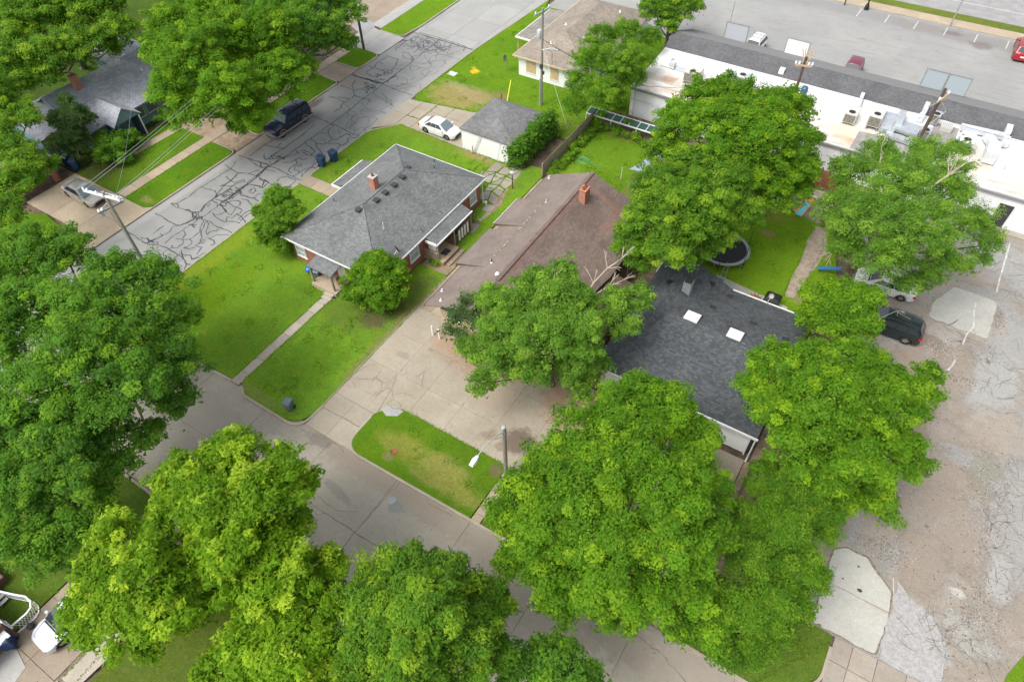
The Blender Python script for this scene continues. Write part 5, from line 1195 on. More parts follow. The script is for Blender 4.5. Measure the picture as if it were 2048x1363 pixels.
# ---------------------------------------------------------------- brown-roofed house
H2 = thing('brown_roof_house', 'tan house with a long stepped brown shingle roof and orange chimney', 'house', (-20.5,36,0))
m = MB(); m.box(-24.3,-15.2,27.3,44.6,0,2.45); m.build('wall', M['tan_wall'], H2)
rz0, rzr = 2.5, 4.35
def z2(x): return rzr-(rzr-rz0)*abs(x+20.45)/4.35
L = [(-24.8,26.15,31.15),(-25.4,31.15,36.0),(-24.85,36.0,36.75),(-25.4,36.75,40.6),(-24.85,40.6,44.95)]
m = MB()
for i,(x,y0,y1) in enumerate(L):
    dz = .24 if x < -25 else 0
    m.plate([(x,y1,z2(x)+dz),(x,y0,z2(x)+dz),(-22.6 if dz else -20.45,y0,(z2(-22.6)+.02) if dz else rzr),(-22.6 if dz else -20.45,y1,(z2(-22.6)+.02) if dz else rzr)], .09)
m.plate([(-22.605,40.6,z2(-22.6)),(-22.605,31.15,z2(-22.6)),(-20.45,31.15,rzr),(-20.45,40.6,rzr)], .09)
m.build('new_slope', M['roof2_new'], H2)
for yy in (31.14,36.74): MB().add([(-25.42,yy,z2(-25.4)-.02),(-22.65,yy,z2(-22.65)+.0),(-22.65,yy,z2(-22.65)+.03),(-25.42,yy,z2(-25.4)+.235),(-24.0,yy-.06,z2(-24)-.02)], [(0,1,2,3),(3,2,4)]).build('step_face', M['wood_dark'], H2)
m = MB()
xe = -15.35
m.plate([(-20.45,44.95,rzr),(-20.45,29.5,rzr),(-15.0,29.5,2.55),(-14.15,36.0,2.5),(-14.15,38.5,2.5),(-15.6,41.0,2.9),(-16.3,44.95,2.75)], .09)
m.build('old_slope', M['roof2_old'], H2)
m = MB(); m.plate([(-23.5,26.4,2.66),(-16.0,26.9,2.3),(-15.02,29.48,2.54),(-20.43,29.48,rzr-.01)], .09); m.build('front_slope', M['roof2_old'], H2)
m = MB()
m.box(-24.88,-24.82,26.12,31.14,2.36,2.48); m.box(-25.46,-25.41,31.16,36.0,2.40,2.46); m.box(-25.46,-25.41,36.75,40.6,2.40,2.46); m.box(-24.92,-24.87,40.6,44.95,2.36,2.48)
m.build('fascia', M['wood_dark'], H2)
m = MB(); m.box(-25.50,-25.465,36.8,40.6,2.38,2.47); m.build('gutter', M['white_trim'], H2)
m = MB(); m.plate([(-20.6,44.97,rzr+.05),(-20.6,29.6,rzr+.05),(-20.45,29.6,rzr+.07),(-20.45,44.97,rzr+.07)], .04); m.plate([(-20.45,44.97,rzr+.07),(-20.45,29.6,rzr+.07),(-20.3,29.6,rzr+.05),(-20.3,44.97,rzr+.05)], .04); m.build('ridge_cap', M['roof2_old'], H2)
# row of patched bare strips where the steps join the slope
rr = random.Random(9)
for (xa,ya,yb) in ((-22.62,31.9,35.4),(-22.62,36.2,40.2)):
    y = ya
    while y < yb:
        l = rr.uniform(.12,.35)
        MB().plate([(xa,y+l,z2(-22.6)+.045),(xa,y,z2(-22.6)+.045),(xa+.07,y,z2(-22.53)+.04),(xa+.07,y+l,z2(-22.53)+.04)], .03).build('bare_strip', M['osb'], H2)
        y += l+rr.uniform(.15,.7)
# end gables
m = MB(); m.add([(-24.3,44.58,2.45),(-16.0,44.58,2.45),(-20.45,44.58,4.2)], [(0,1,2)]); m.build('gable', M['tan_wall'], H2)
chimney(H2, -19.55, 41.6, 3.6, 5.15, .58, .86, 'brick_chim', 'brick_chim', 2)
m = MB(); m.plate([(-19.3,41.35,z2(-19.3)+.06),(-18.85,41.35,z2(-18.85)+.05),(-18.85,41.9,z2(-18.85)+.05),(-19.3,41.9,z2(-19.3)+.06)], .03); m.build('flashing', M['galv'], H2)
vent_pipe(H2, -22.3,31.7, z2(-22.3), .38, .05, 'dark', 'white_trim')
vent_pipe(H2, -22.4,40.3, z2(-22.4), .3, .05, 'trim_grey', 'trim_grey')
vent_pipe(H2, -24.4,44.3, z2(-24.4), .25, .05, 'white_trim', 'white_trim')
vent_pipe(H2, -24.4,27.9, z2(-24.4), .25, .05, 'white_trim', 'white_trim')
vent_pipe(H2, -23.7,26.8, z2(-23.7), .22, .05, 'white_trim', 'white_trim')
m = MB(); m.lathe([(.19,0),(.18,.09),(.12,.17),(.02,.2)], (-20.9,30.35,z2(-20.9)-.03), 14); m.build('dome_vent', M['white'], H2, True)
window_y(H2, -23.6,-22.3, 27.3, .8, 2.1, glass='glass', cols=2)
m = MB(); m.box(-19.5,-18.6,27.23,27.297,.1,2.1); m.build('door', M['wood_dark'], H2)
# low dark lean-to against the east wall
SH = thing('lean_to_shed', 'low dark brown lean-to roof between the brown and charcoal roofs', 'shed', (-13.1,35,0))
m = MB(); m.plate([(-14.3,31,2.15),(-12.0,31,1.75),(-12.0,36.9,1.75),(-14.3,36.9,2.15)], .08); m.build('roof', M['wood_dark'], SH)
m = MB(); m.box(-14.2,-12.1,31.1,36.8,0,1.66); m.build('wall', M['wood_dark'], SH)

# ---------------------------------------------------------------- charcoal-roofed house
H3 = thing('charcoal_roof_house', 'house with a broad charcoal roof, two white skylights and white garage door', 'house', (-5.4,33.5,0))
m = MB(); m.box(-10.8,.1,28.1,39.0,0,2.5); m.build('wall', M['trim_grey'], H3)
zb, hr = 2.6, 1.5
def z3(x,y):
    a = zb+hr*(1-abs(y-33.5)/5.9)
    a = min(a, zb+hr*(x+11.25)/3.0)
    return a
m = hip_roof(-11.25,.45,27.6,39.4,zb,hr,'x',3.0,0,.1); m.build('roof', M['roof3'], H3)
m = MB(); m.plate([(-11.25,39.45,2.62),(-11.25,34.6,2.62),(-8.4,34.6,3.85),(-8.4,39.5,3.85)], .09); m.plate([(-8.4,39.5,3.85),(-8.4,34.6,3.85),(-5.5,34.6,2.62),(-5.5,39.45,2.62)], .09); m.build('wing_roof', M['roof3'], H3)
m = MB(); m.add([(-11.1,39.35,2.5),(-5.65,39.35,2.5),(-8.4,39.35,3.75)], [(0,1,2)]); m.build('gable', M['trim_grey'], H3)
m = MB(); m.add([(.38,28,2.5),(.38,39,2.5),(.38,33.5,3.95)], [(0,1,2)]); m.build('gable', M['trim_grey'], H3)
for b in ((-5.5,.5,39.41,39.51,2.5,2.64),(-11.35,-11.26,38.4,39.5,2.5,2.66),(-10.2,.52,27.48,27.59,2.47,2.62)): MB().box(*b).build('gutter', M['white_trim'], H3)
m = MB(); m.box(-4.0,.25,28.0,28.098,.1,2.45); m.build('garage_surround', M['dark'], H3)
gd = MB(); gd.box(-2.75,.0,27.93,27.995,.1,2.2); gd = gd.build('garage_door', M['white'], H3)
for i in range(4): MB().box(-2.7,-.05,27.89,27.925,.14+i*.52,.62+i*.52).build('panel', M['white'], gd)
MB().box(.0,.1,27.75,28.0,.1,2.5).build('post', M['white_trim'], H3)
MB().tube([(.38,27.55,2.5),(.38,27.6,.2),(.36,27.3,.14)], .06, 6).build('downspout', M['white_trim'], H3)
window_y(H3, -4.3,-3.2, 28.1, 1.3, 2.2, glass='glass')
MB().box(-10.4,-9.2,27.9,28.098,.1,2.4).build('front_bay', M['white'], H3)
for (x,y) in ((-6.8,33.9),(-3.65,33.85)):
    zz = z3(x,y)
    m = MB(); s = .50; e = .09
    m.plate([(x-s,y-s,zz+.14+e),(x+s,y-s,zz+.14+e),(x+s,y+s,zz+.14-e),(x-s,y+s,zz+.14-e)], .12)
    sk = m.build('skylight', M['white'], H3)
    MB().box(x-s-.07,x+s+.07,y-s-.07,y+s+.07,zz-.1,zz+.05).build('kerb_frame', M['dark'], sk)
m = MB(); m.box(-8.5,-7.9,36.1,36.75,3.0,4.75); c = m.build('chimney', M['galv'], H3)
MB().box(-8.45,-7.95,36.15,36.7,4.75,4.9).build('cap', M['dark'], c)
m = MB(); m.plate([(-8.75,35.75,3.62),(-7.65,35.75,3.42),(-7.65,36.1,3.42),(-8.75,36.1,3.62)], .03); m.build('flashing', M['dark'], c)
for (x,y) in ((-9.7,37.0),(-6.0,36.0),(-5.4,38.3),(-3.0,36.0),(-.6,35.6),(-7.0,38.5)):
    zz = max(z3(x,y), 3.85-abs(x+8.4)*.42 if x < -5.5 and y > 34.6 else 0)
    m = MB(); m.add([(x-.22,y-.16,zz+.0),(x+.22,y-.16,zz),(x+.22,y+.2,zz+.10),(x-.22,y+.2,zz+.10),(x-.22,y+.2,zz-.1),(x+.22,y+.2,zz-.1)], [(0,1,2,3),(3,2,5,4),(0,3,4),(1,5,2)]); m.build('roof_vent', M['black'], H3)
t = thing('satellite_dish', 'satellite dish on a pole at the white gutter above the patio', 'satellite dish', (-2.9,39.3,2.6))
MB().tube([(-2.9,39.3,2.5),(-2.75,39.5,3.3)], .03, 6).build('mast', M['trim_grey'], t)
m = MB(); m.lathe([(.02,0),(.12,.02),(.19,.06),(.20,.07),(.12,.03),(.02,.02)], (-2.75,39.55,3.3), 14, 0, Matrix.Rotation(R(50),3,'X')); m.build('dish', M['mid_grey'], t)

# ---------------------------------------------------------------- tan-roofed house at the top
H4 = thing('tan_roof_house', 'white house with a tan roof and boarded windows beyond the utility pole', 'house', (-34,70,0))
m = MB(); m.box(-38.7,-30.2,62.4,78.3,0,2.5); m.build('wall', M['white_siding'], H4)
m = MB()
A,B,C,D = (-39.1,61.95,2.55),(-29.8,61.95,2.55),(-29.8,78.8,2.55),(-39.1,78.8,2.55)
a0 = (-35.0,66.5,4.3); a1 = (-35.0,74.5,4.3)
m.plate([D,A,a0,a1], .1); m.plate([B,C,a1,a0], .1); m.plate([A,B,a0], .1); m.plate([C,D,a1], .1)
m.build('roof', M['roof4'], H4)
m = MB(); m.plate([(-41.4,66.2,2.28),(-39.0,66.2,2.52),(-39.0,74.2,2.52),(-41.4,74.2,2.28)], .08); m.build('porch_roof', M['roof4b'], H4)
m = MB(); m.box(-41.48,-41.4,66.15,74.25,2.15,2.3); m.box(-41.4,-39,66.12,66.195,2.15,2.35); m.build('porch_gutter', M['white_trim'], H4)
m = MB(); m.box(-39.2,-29.7,61.86,61.94,2.4,2.56); m.box(-39.19,-39.11,61.95,78.8,2.4,2.56); m.build('fascia', M['tan_wall'], H4)
for y in (66.4,70,74): MB().box(-41.3,-41.2,y,y+.1,.1,2.2).build('porch_post', M['osb'], H4)
for (x0,x1) in ((-37.7,-36.5),(-34.6,-33.6),):
    m = MB(); m.box(x0,x1,62.33,62.397,.75,2.1); w = m.build('boarded_window', M['osb'], H4)
    MB().box(x0-.08,x1+.08,62.30,62.327,.67,.75).build('sill', M['white_trim'], w)
for (x,y,z) in ((-36.3,68.8,3.75),(-33.2,70.6,3.6),(-35.8,64.5,3.5),(-32.6,75.2,3.5),(-33.1,67.2,3.5)): vent_pipe(H4, x, y, z, .25, .06, 'white_trim', 'white_trim')
m = MB(); m.tube([(-34.3,62.2,2.2),(-34.3,62.1,4.0)], .04, 6); m.build('service_mast', M['mid_grey'], H4)

# ---------------------------------------------------------------- blue-grey house on the left
H5 = thing('blue_house', 'blue-grey house with steep slate shingle gables and a tall brick chimney', 'house', (-71.5,33,0))
m = MB(); m.box(-76.3,-67.6,27.9,42.0,0,2.6); m.build('wall', M['blue_siding'], H5)
m = MB(); a0=(-72.4,27.4,4.9); a1=(-72.4,42.4,4.9)
m.plate([(-77.0,42.4,2.6),(-77.0,27.4,2.6),a0,a1], .1); m.plate([(-67.1,27.4,2.5),(-67.1,42.4,2.5),a1,a0], .1); m.build('roof', M['roof5'], H5)
m = MB(); m.add([(-76.3,27.88,2.6),(-67.6,27.88,2.6),(-72.4,27.88,4.7)], [(0,1,2)]); m.build('gable', M['blue_siding'], H5)
# front gable
m = MB(); m.plate([(-65.8,29.6,2.45),(-65.8,31.15,3.85),(-70.6,31.15,3.85),(-68.6,29.6,2.75)][::-1], .09); m.plate([(-65.8,31.15,3.85),(-65.8,32.9,2.45),(-68.6,32.9,2.75),(-70.6,31.15,3.85)][::-1], .09); m.build('porch_roof', M['roof5'], H5)
m = MB(); m.add([(-65.98,29.75,2.4),(-65.98,32.75,2.4),(-65.98,31.15,3.75)], [(0,1,2)]); m.build('porch_gable', M['blue_siding'], H5)
for b in ((-67.6,-66.1,29.8,29.9,0,2.45),(-67.6,-66.1,32.5,32.6,0,2.45)): MB().box(*b).build('porch_wall', M['blue_wall'], H5)
MB().box(-66.0,-65.9,32.55,32.66,.1,2.4).build('porch_post', M['white_trim'], H5)
M['white_trim_keep'] = M['white_trim']; M['white_trim'] = M['tan_wall']
window_x(H5, 33.4,34.2, -67.6, 1.0, 2.1, fw=.05); window_x(H5, 34.5,35.9, -67.6, 1.0, 2.1, fw=.05); window_x(H5, 36.2,37.0, -67.6, 1.0, 2.1, fw=.05)
M['white_trim'] = M['white_trim_keep']
# left wing with gable facing the drive
m = MB(); m.box(-77.2,-70.6,24.6,28.0,0,2.4); m.build('wing_wall', M['blue_siding'], H5)
m = MB(); m.plate([(-77.6,28.0,2.4),(-77.6,24.3,2.4),(-74.0,24.3,4.2),(-74.0,30.0,4.2)], .09); m.plate([(-70.3,24.3,2.4),(-70.3,28.0,2.4),(-74.0,30.0,4.2),(-74.0,24.3,4.2)], .09); m.build('wing_roof', M['roof5'], H5)
m = MB(); m.add([(-77.2,24.58,2.4),(-70.6,24.58,2.4),(-74.0,24.58,4.1)], [(0,1,2)]); m.build('wing_gable', M['blue_siding'], H5)
# rear wing
m = MB(); m.box(-80.5,-76.2,38.0,42.4,0,2.5); m.build('rear_wall', M['blue_siding'], H5)
m = MB(); m.plate([(-80.9,37.6,2.5),(-75.0,37.6,2.6),(-74.6,40.2,3.9),(-80.9,40.2,3.9)], .09); m.plate([(-80.9,40.2,3.9),(-74.6,40.2,3.9),(-75.0,42.8,2.6),(-80.9,42.8,2.5)], .09); m.build('rear_roof', M['roof5'], H5)
chimney(H5, -71.6, 30.9, 3.9, 5.8, .55, .7, 'brick_chim', 'brick_chim', 1)
vent_pipe(H5, -70.2,37.2, 3.85, .25, .06, 'white_trim', 'white_trim')
vent_pipe(H5, -75.2,37.6, 3.6, .9, .05, 'galv', 'galv'); vent_pipe(H5, -75.6,38.9, 3.4, .5, .08, 'white_trim', 'white_trim')
t = tag(MB().ribbon([(-80.2,30.6),(-79.2,31.2),(-78.0,31.4),(-77.2,32.2)], .35, .12, .35, jitter=.2).build('yellow_slide', M['yellow']), 'yellow plastic slide lying on the dark grass behind the blue house', 'toy')

# brown garage front at the far left
GB = thing('brown_garage', 'brown brick garage with dark doors and a white square sign', 'garage', (-69,20.7,0))
m = MB(); m.box(-73,-67.0,17.8,23.2,0,2.5); m.build('wall', M['brick_brown'], GB)
m = MB(); m.box(-73.3,-66.8,17.5,23.5,2.5,2.62); m.build('roof', M['soil'], GB)
m = MB(); m.box(-67.0,-66.93,19.3,22.3,.05,2.2); gd = m.build('garage_door', M['wood_dark'], GB)
for i in range(6): MB().box(-66.93,-66.91,19.34+i*.49,19.8+i*.49,.1,2.15).build('panel', M['wood_dark'], gd)
MB().box(-67.0,-66.85,22.45,22.95,.05,2.3).build('post', M['brick'], GB)
m = MB(); m.box(-66.90,-66.87,20.4,21.25,1.25,2.0); sg = m.build('sign', M['white'], GB)
MB().lathe([(.17,0),(.17,.012)], (-66.86,20.83,1.62), 12, 0, Matrix.Rotation(R(90),3,'Y')).build('emblem', M['mid_grey'], sg)
# ---------------------------------------------------------------- long shop building
MA = thing('shop_building', 'long low shop building with a white coated roof and dark shingle front slope', 'building', (3,68,0))
m = MB(); m.box(-24.4,34,61.3,76.0,0,3.0); m.build('wall', M['white_wall'], MA)
def zr(y): return 3.1+(y-61.2)*.075
m = MB(); m.plate([(-24.45,61.35,3.12),(34,61.35,3.12),(34,69.6,zr(69.6)),(-24.45,69.6,zr(69.6))], .12); m.build('flat_roof', M['white_roof'], MA)
m = MB(); m.plate([(-24.5,69.62,zr(69.6)+.02),(34,69.62,zr(69.6)+.02),(34,71.5,4.75),(-24.5,71.5,4.75)], .1); m.build('dark_slope', M['roof_mall'], MA)
m = MB(); m.plate([(-24.5,71.5,4.75),(34,71.5,4.75),(34,76.5,3.0),(-24.0,76.5,3.0)], .1); m.build('front_slope', M['roof_mall2'], MA)
m = MB(); m.box(-24.5,34,61.16,61.34,2.98,3.2); m.build('gutter', M['mid_grey'], MA)
m = MB(); m.box(-24.56,-24.46,61.3,69.6,2.9,3.25); m.build('edge_trim', M['white_trim'], MA)
m = MB()
for y in (62.6,63.5): m.box(-24.2,-17,y,y+.05,zr(y)+.0,zr(y)+.05)
m.tube([(-24.3,61.12,2.0),(-15,61.12,2.1)], .03, 4); m.tube([(-23.9,61.1,.2),(-23.9,61.1,3)], .04, 5); m.tube([(-19.6,61.1,.4),(-19.6,61.1,2.9)], .025, 5); m.tube([(-17.9,61.1,.4),(-17.9,61.1,2.6)], .025, 5)
m.build('wall_pipe', M['trim_grey'], MA, kind=None)
m = MB(); m.box(10.3,11.4,61.22,61.297,.05,2.35); d = m.build('door', M['dark'], MA)
MB().box(10.38,10.44,61.16,61.22,1.0,1.15).build('handle', M['chrome'], d)
m = MB(); m.box(9.6,14,60.5,61.2,.0,.16); m.build('sill_slab', M['walk'], MA)
m = MB(); m.prism([(-2.6,61.6),(2.8,61.6),(2.8,65.7),(-.4,65.7),(-2.6,64.7)], 3.2, 3.44)
m = MB()
def rpatch(P, nm, mt, dz=.012):
    MB().add([(x,y,zr(y)+dz) for x,y in P], [tuple(range(len(P)))]).build(nm, M[mt], MA)
rpatch([(-2.7,61.6),(2.4,61.6),(2.6,65.4),(1.2,64.4),(-.6,64.7),(-2.6,64.5)], 'membrane_patch', 'roof_patch')
rpatch([(3.1,65.6),(5.2,65.9),(5.2,68.9),(3.1,68.9)], 'membrane_patch', 'roof_patch')
m = MB(); m.box(5.2,5.3,64.5,69,zr(66.5)-.1,zr(69)+.06); m.build('roof_rib', M['white_trim'], MA)
m = MB(); m.box(-23.5,-21.2,66.1,66.16,zr(66),zr(66)+.05); m.tube([(-22.6,67,zr(67)),(-22.6,67,zr(67)+.5),(-22.3,66.9,zr(67)+.6)], .07, 8); m.build('vent_pipe', M['mid_grey'], MA)

def ac_unit(x, y, sx, sy, h, lab, mat='ac', fan='front', stand=.15, cat='air conditioner'):
    z = zr(y)
    t = thing('air_conditioner', lab, cat, (x,y,z), 0, 'air conditioners on the shop roof')
    m = MB(); m.box(-sx/2,sx/2,-sy/2,sy/2,stand,stand+h); m.build('cabinet', M[mat], t, world=False)
    m = MB(); m.box(-sx/2+.08,sx/2-.08,-sy/2-.02,-sy/2-.003,stand+.08,stand+h-.08); m.build('grille', M['grille'], t, world=False)
    fy = -sy*.22 if fan == 'front' else sy*.1
    m = MB(); m.lathe([(.36,stand+h+.002),(.36,stand+h+.05),(.31,stand+h+.05),(.31,stand+h+.01)], (0,fy,0), 20); f = m.build('fan_ring', M['ac'], t, world=False)
    MB().lathe([(.31,stand+h+.03),(.31,stand+h+.055)], (0,fy,0), 16).build('fan_opening', M['black'], f, world=False)
    m = MB()
    for sx2 in (-1,1):
        m.box(sx2*sx*.4-.05,sx2*sx*.4+.05,-sy/2,sy/2,0,stand)
    m.build('stand', M['mid_grey'], t, world=False)
    return t
ac_unit(-19.5,65.3,1.45,1.9,.95,'roof air conditioner with a black fan opening, leftmost on the white roof','ac')
ac_unit(-14.9,67.0,1.3,1.8,.9,'roof air conditioner half hidden behind the tallest tree top','duct_white')
ac_unit(-3.85,65.7,1.1,1.7,.9,'roof air conditioner with a dark front coil and a narrow duct behind it','ac')
ac_unit(-1.75,66.1,1.15,2.1,1.0,'roof air conditioner on a raised frame left of the folded metal ducts','ac',stand=.3)
ac_unit(6.0,66.2,1.15,1.9,.95,'white roof air conditioner right of the grey membrane square','white')
ac_unit(2.9,68.7,.8,.9,.9,'small round-fan air conditioner just right of the leaning utility pole','galv')
ac_unit(2.6,66.2,.8,.9,.7,'small low air conditioner at the foot of the leaning utility pole','galv')
t = thing('louvre_vent', 'beige louvred roof hood on the grey membrane square', 'roof vent', (4.15,68.3,zr(68.3)))
m = MB(); m.box(-.5,.5,-.55,.55,0,.4); m.build('hood', M['ac'], t, world=False)
for i in range(6): MB().box(-.42+i*.15,-.34+i*.15,-.5,.5,.402,.44).build('slat', M['trim_grey'], t, world=False)
def duct(name, label, boxes, mat='duct_white'):
    x,y = boxes[0][0][:2]
    t = thing(name, label, 'duct', (x,y,zr(y)))
    for (c,s,rz) in boxes: MB().obox((c[0],c[1],zr(c[1])+c[2]), s[0],s[1],s[2], rz).build('duct_section', M[mat], t)
    return t
duct('roof_duct','narrow metal duct climbing from an air conditioner to the dark slope',[((-3.75,68.6,.35),(.34,2.8,.35),.06)])
duct('roof_duct','folded pale metal ducts between the raised unit and the leaning pole',[((-.7,66.6,.45),(1.1,2.2,.5),0),((.2,67.2,.55),(.7,1.9,.7),0),((1.0,66.3,.35),(2.3,1.7,.35),-.08),((.7,64.7,.22),(2.2,.75,.25),-.10),((1.85,64.6,.3),(.7,.9,.4),-.2),((-.45,65.3,.3),(1.3,.5,.4),-.1)],'galv')
duct('roof_duct','upright pale duct rising to the dark slope beside the leaning pole',[((1.85,69.6,.6),(.4,1.5,.7),0),((1.8,68.6,.3),(.5,.9,.5),0)])
duct('roof_duct','long pale ducts with a big slanted box at the right of the white roof',[((7.0,68.75,.4),(3.6,.55,.45),.08),((8.9,69.6,.6),(.5,1.3,.6),0),((9.0,68.2,.4),(.6,1.2,.5),0),((7.9,67.6,.45),(.8,1.6,.5),.5),((8.2,65.9,.55),(1.0,2.4,1.0),0)],'duct_white')
duct('roof_box','low white roof box right of the slanted duct box',[((9.15,65.7,.2),(.8,2.2,.45),0),((10.6,66.0,.15),(2.0,.5,.25),-.1)],'white')
duct('roof_duct','pale curved duct box left of the leftmost air conditioner',[((-21.0,66.3,.3),(1.3,.7,.5),0),((-22.2,66.3,.35),(.6,.6,.6),0)])
t = tag(MB().box(-12.2,-11.7,69.9,70.5,3.7,4.35).build('roof_vent', M['white']), 'small white box vent on the edge of the dark slope', 'roof vent')
def sign_back(x0,x1,y,z0,z1,label,mat,tilt=-.55):
    t = thing('sign_panel', label, 'sign', ((x0+x1)/2,y,z0), 0)
    m = MB(); m.plate([(x0,y,z0),(x1,y,z0),(x1,y+tilt*0,z1),(x0,y+tilt*0,z1)], .01) if False else m.box(x0,x1,y,y+.12,z0,z1); m.build('panel', M[mat], t)
    m = MB(); m.box(x0-.05,x1+.05,y-.03,y+.15,z1,z1+.07); m.box(x0-.07,x0-.002,y-.03,y+.15,z0,z1); m.box(x1+.002,x1+.07,y-.03,y+.15,z0,z1); m.build('frame', M['mid_grey'], t)
    for x in (x0+.2,x1-.2): MB().tube([(x,y+.2,z0-.4),(x,y+.2,z1-.1)], .04, 5).build('post', M['mid_grey'], t)
    return t
sign_back(-20.1,-17.7,76.1,3.1,4.85,'grey back of a roof sign beside the white vehicle','screen')
sign_back(-13.3,-11.0,76.1,3.0,4.7,'bright white back of a roof sign, middle one along the front','white')
sign_back(.6,2.55,75.8,3.3,5.1,'glassy grey sign back, left half of the double roof sign','glass_pale')
sign_back(2.7,4.65,75.8,3.3,5.1,'glassy grey sign back, right half of the double roof sign','glass_pale')

# ---------------------------------------------------------------- poles and wires
def pole_base(name, label, x, y, h, mat, top=(0,0), r=(.16,.11), cat='utility pole'):
    t = thing(name, label, cat, (x,y,0))
    m = MB(); m.tube([(x+top[0]*k,y+top[1]*k,h*k) for k in (0,.25,.5,.75,1)], [r[0]+(r[1]-r[0])*k for k in (0,.25,.5,.75,1)], 10)
    m.build('pole', M[mat], t, True)
    return t
def insulator(par, p, s=1, name='insulator'):
    m = MB(); m.lathe([(.03*s,0),(.07*s,.04*s),(.04*s,.07*s),(.075*s,.11*s),(.04*s,.15*s),(.05*s,.18*s)], p, 10); m.build(name, M['insul'], par, True)
# pole 1: grey pole with two cross arms at the left
P1 = pole_base('utility_pole','tall grey utility pole with pale cross arms rising from behind the big left tree', -45.75,17.7,10.4,'pole',(0,0))
m = MB(); m.obox((-46.0,17.62,10.05), 3.3,.13,.17, .19); m.build('cross_arm', M['insul'], P1)
m = MB(); m.obox((-45.3,18.0,10.05), 1.9,.10,.15, .19); m.build('cross_arm', M['trim_grey'], P1)
m = MB(); m.obox((-45.83,17.7,9.0), 1.9,.10,.13, 1.37); m.build('cross_arm', M['mid_grey'], P1)
for k in (-1.6,-1.25,-.4,1.2,1.5): insulator(P1, (-46.0+k*.98,17.62+k*.19,10.13), 1.1)
for k in (-.85,-.6,.7,.95): insulator(P1, (-45.83+k*.2,17.7+k*.98,9.06), 1.2)
m = MB(); m.lathe([(.15,0),(.17,.05),(.17,.4),(.12,.46)], (-46.1,17.0,8.6), 12); m.build('cutout_box', M['transformer'], P1, True)
m = MB(); m.tube([(-45.58,17.62,9.0),(-45.55,17.55,5),(-45.55,17.55,.3)], .035, 5); m.build('conduit', M['galv'], P1)
m = MB(); m.tube([(-45.85,17.5,8.8),(-45.3,17.3,8.2),(-45.5,17.4,7.6),(-45.7,17.6,7.2)], .014, 4); m.build('jumper_wire', M['wire_dark'], P1)
m = MB(); m.tube([(-45.75,17.6,9.5),(-46.4,17.2,8.9)], .025, 4); m.build('arm_brace', M['galv'], P1)
# pole 2: with can transformer, in the grass by the tan roof house
P2 = pole_base('utility_pole','wooden utility pole with a can transformer in the grass beside the tan-roofed house', -33.25,58.1,10.4,'pole')
m = MB(); m.obox((-33.25,58.0,10.1), .12,2.3,.12, -.15); m.build('cross_arm', M['galv'], P2)
for k in (-1,1): insulator(P2, (-33.25+k*.15,58.0+k*1.0,10.2), 1.2)
m = MB(); m.lathe([(.23,0),(.25,.05),(.25,.8),(.2,.87)], (-33.65,58.2,7.3), 14); m.build('transformer', M['transformer'], P2, True)
m = MB(); m.tube([(-33.2,58.0,6.3),(-32.4,58.4,6.5),(-31.8,58.6,6.4)], .03, 5); m.lathe([(.05,0),(.16,.04),(.16,.14),(.05,.2)], (-31.7,58.6,6.3), 10); m.build('lamp_arm', M['galv'], P2)
m = MB(); m.tube([(-33.33,57.95,3.2),(-33.33,57.95,.1)], .09, 6); m.build('cable_guard', M['galv'], P2)
m = MB(); m.obox((-33.2,57.9,4.6), .3,.25,.4); m.obox((-33.0,58.0,3.9), .2,.2,.3); m.build('junction_box', M['dark'], P2)
# pole 3 and 4: behind the shops
P3 = pole_base('utility_pole','utility pole with a blue transformer rising out of the tallest tree top by the shops', -9.4,65.6,8.3,'pole_dark')
for i,(a,b) in enumerate(((-.55,.2),(-.3,.5),(0,.65),(.3,.5),(.6,.25))): MB().tube([(-9.4,65.6,7.4),(-9.4+a,65.6+b*.5,8.9)], .05, 5).build('arm_brace', M['osb'], P3)
m = MB(); m.obox((-9.4,65.5,7.5), 1.5,.12,.14, .3); m.build('cross_arm', M['osb'], P3)
for k in (-.7,-.4,.4,.7): insulator(P3, (-9.4+k,65.5+k*.3,7.6), 1.5)
m = MB(); m.lathe([(.3,0),(.33,.05),(.33,.95),(.25,1.05)], (-8.7,66.0,4.3), 14); m.build('transformer', M['transformer_blue'], P3, True)
P4 = pole_base('utility_pole','dark utility pole with angled cross arm in front of the double roof sign', 2.3,64.4,9.0,'pole_dark',(.15,.25),(.2,.13))
m = MB(); m.obox((2.6,64.6,8.2), 1.9,.14,.16, 1.25); m.build('cross_arm', M['osb'], P4)
m = MB(); m.obox((2.5,64.9,7.6), .12,2.6,.14, -.5); m.build('cross_arm', M['pole'], P4)
for k in (-.8,.8): insulator(P4, (2.6+k*.3,64.6+k*.9,8.3), 1.4)
m = MB(); m.tube([(2.5,64.6,8.0),(3.3,65.3,6.8),(2.5,64.5,5.5)], .03, 5); m.build('brace', M['galv'], P4)
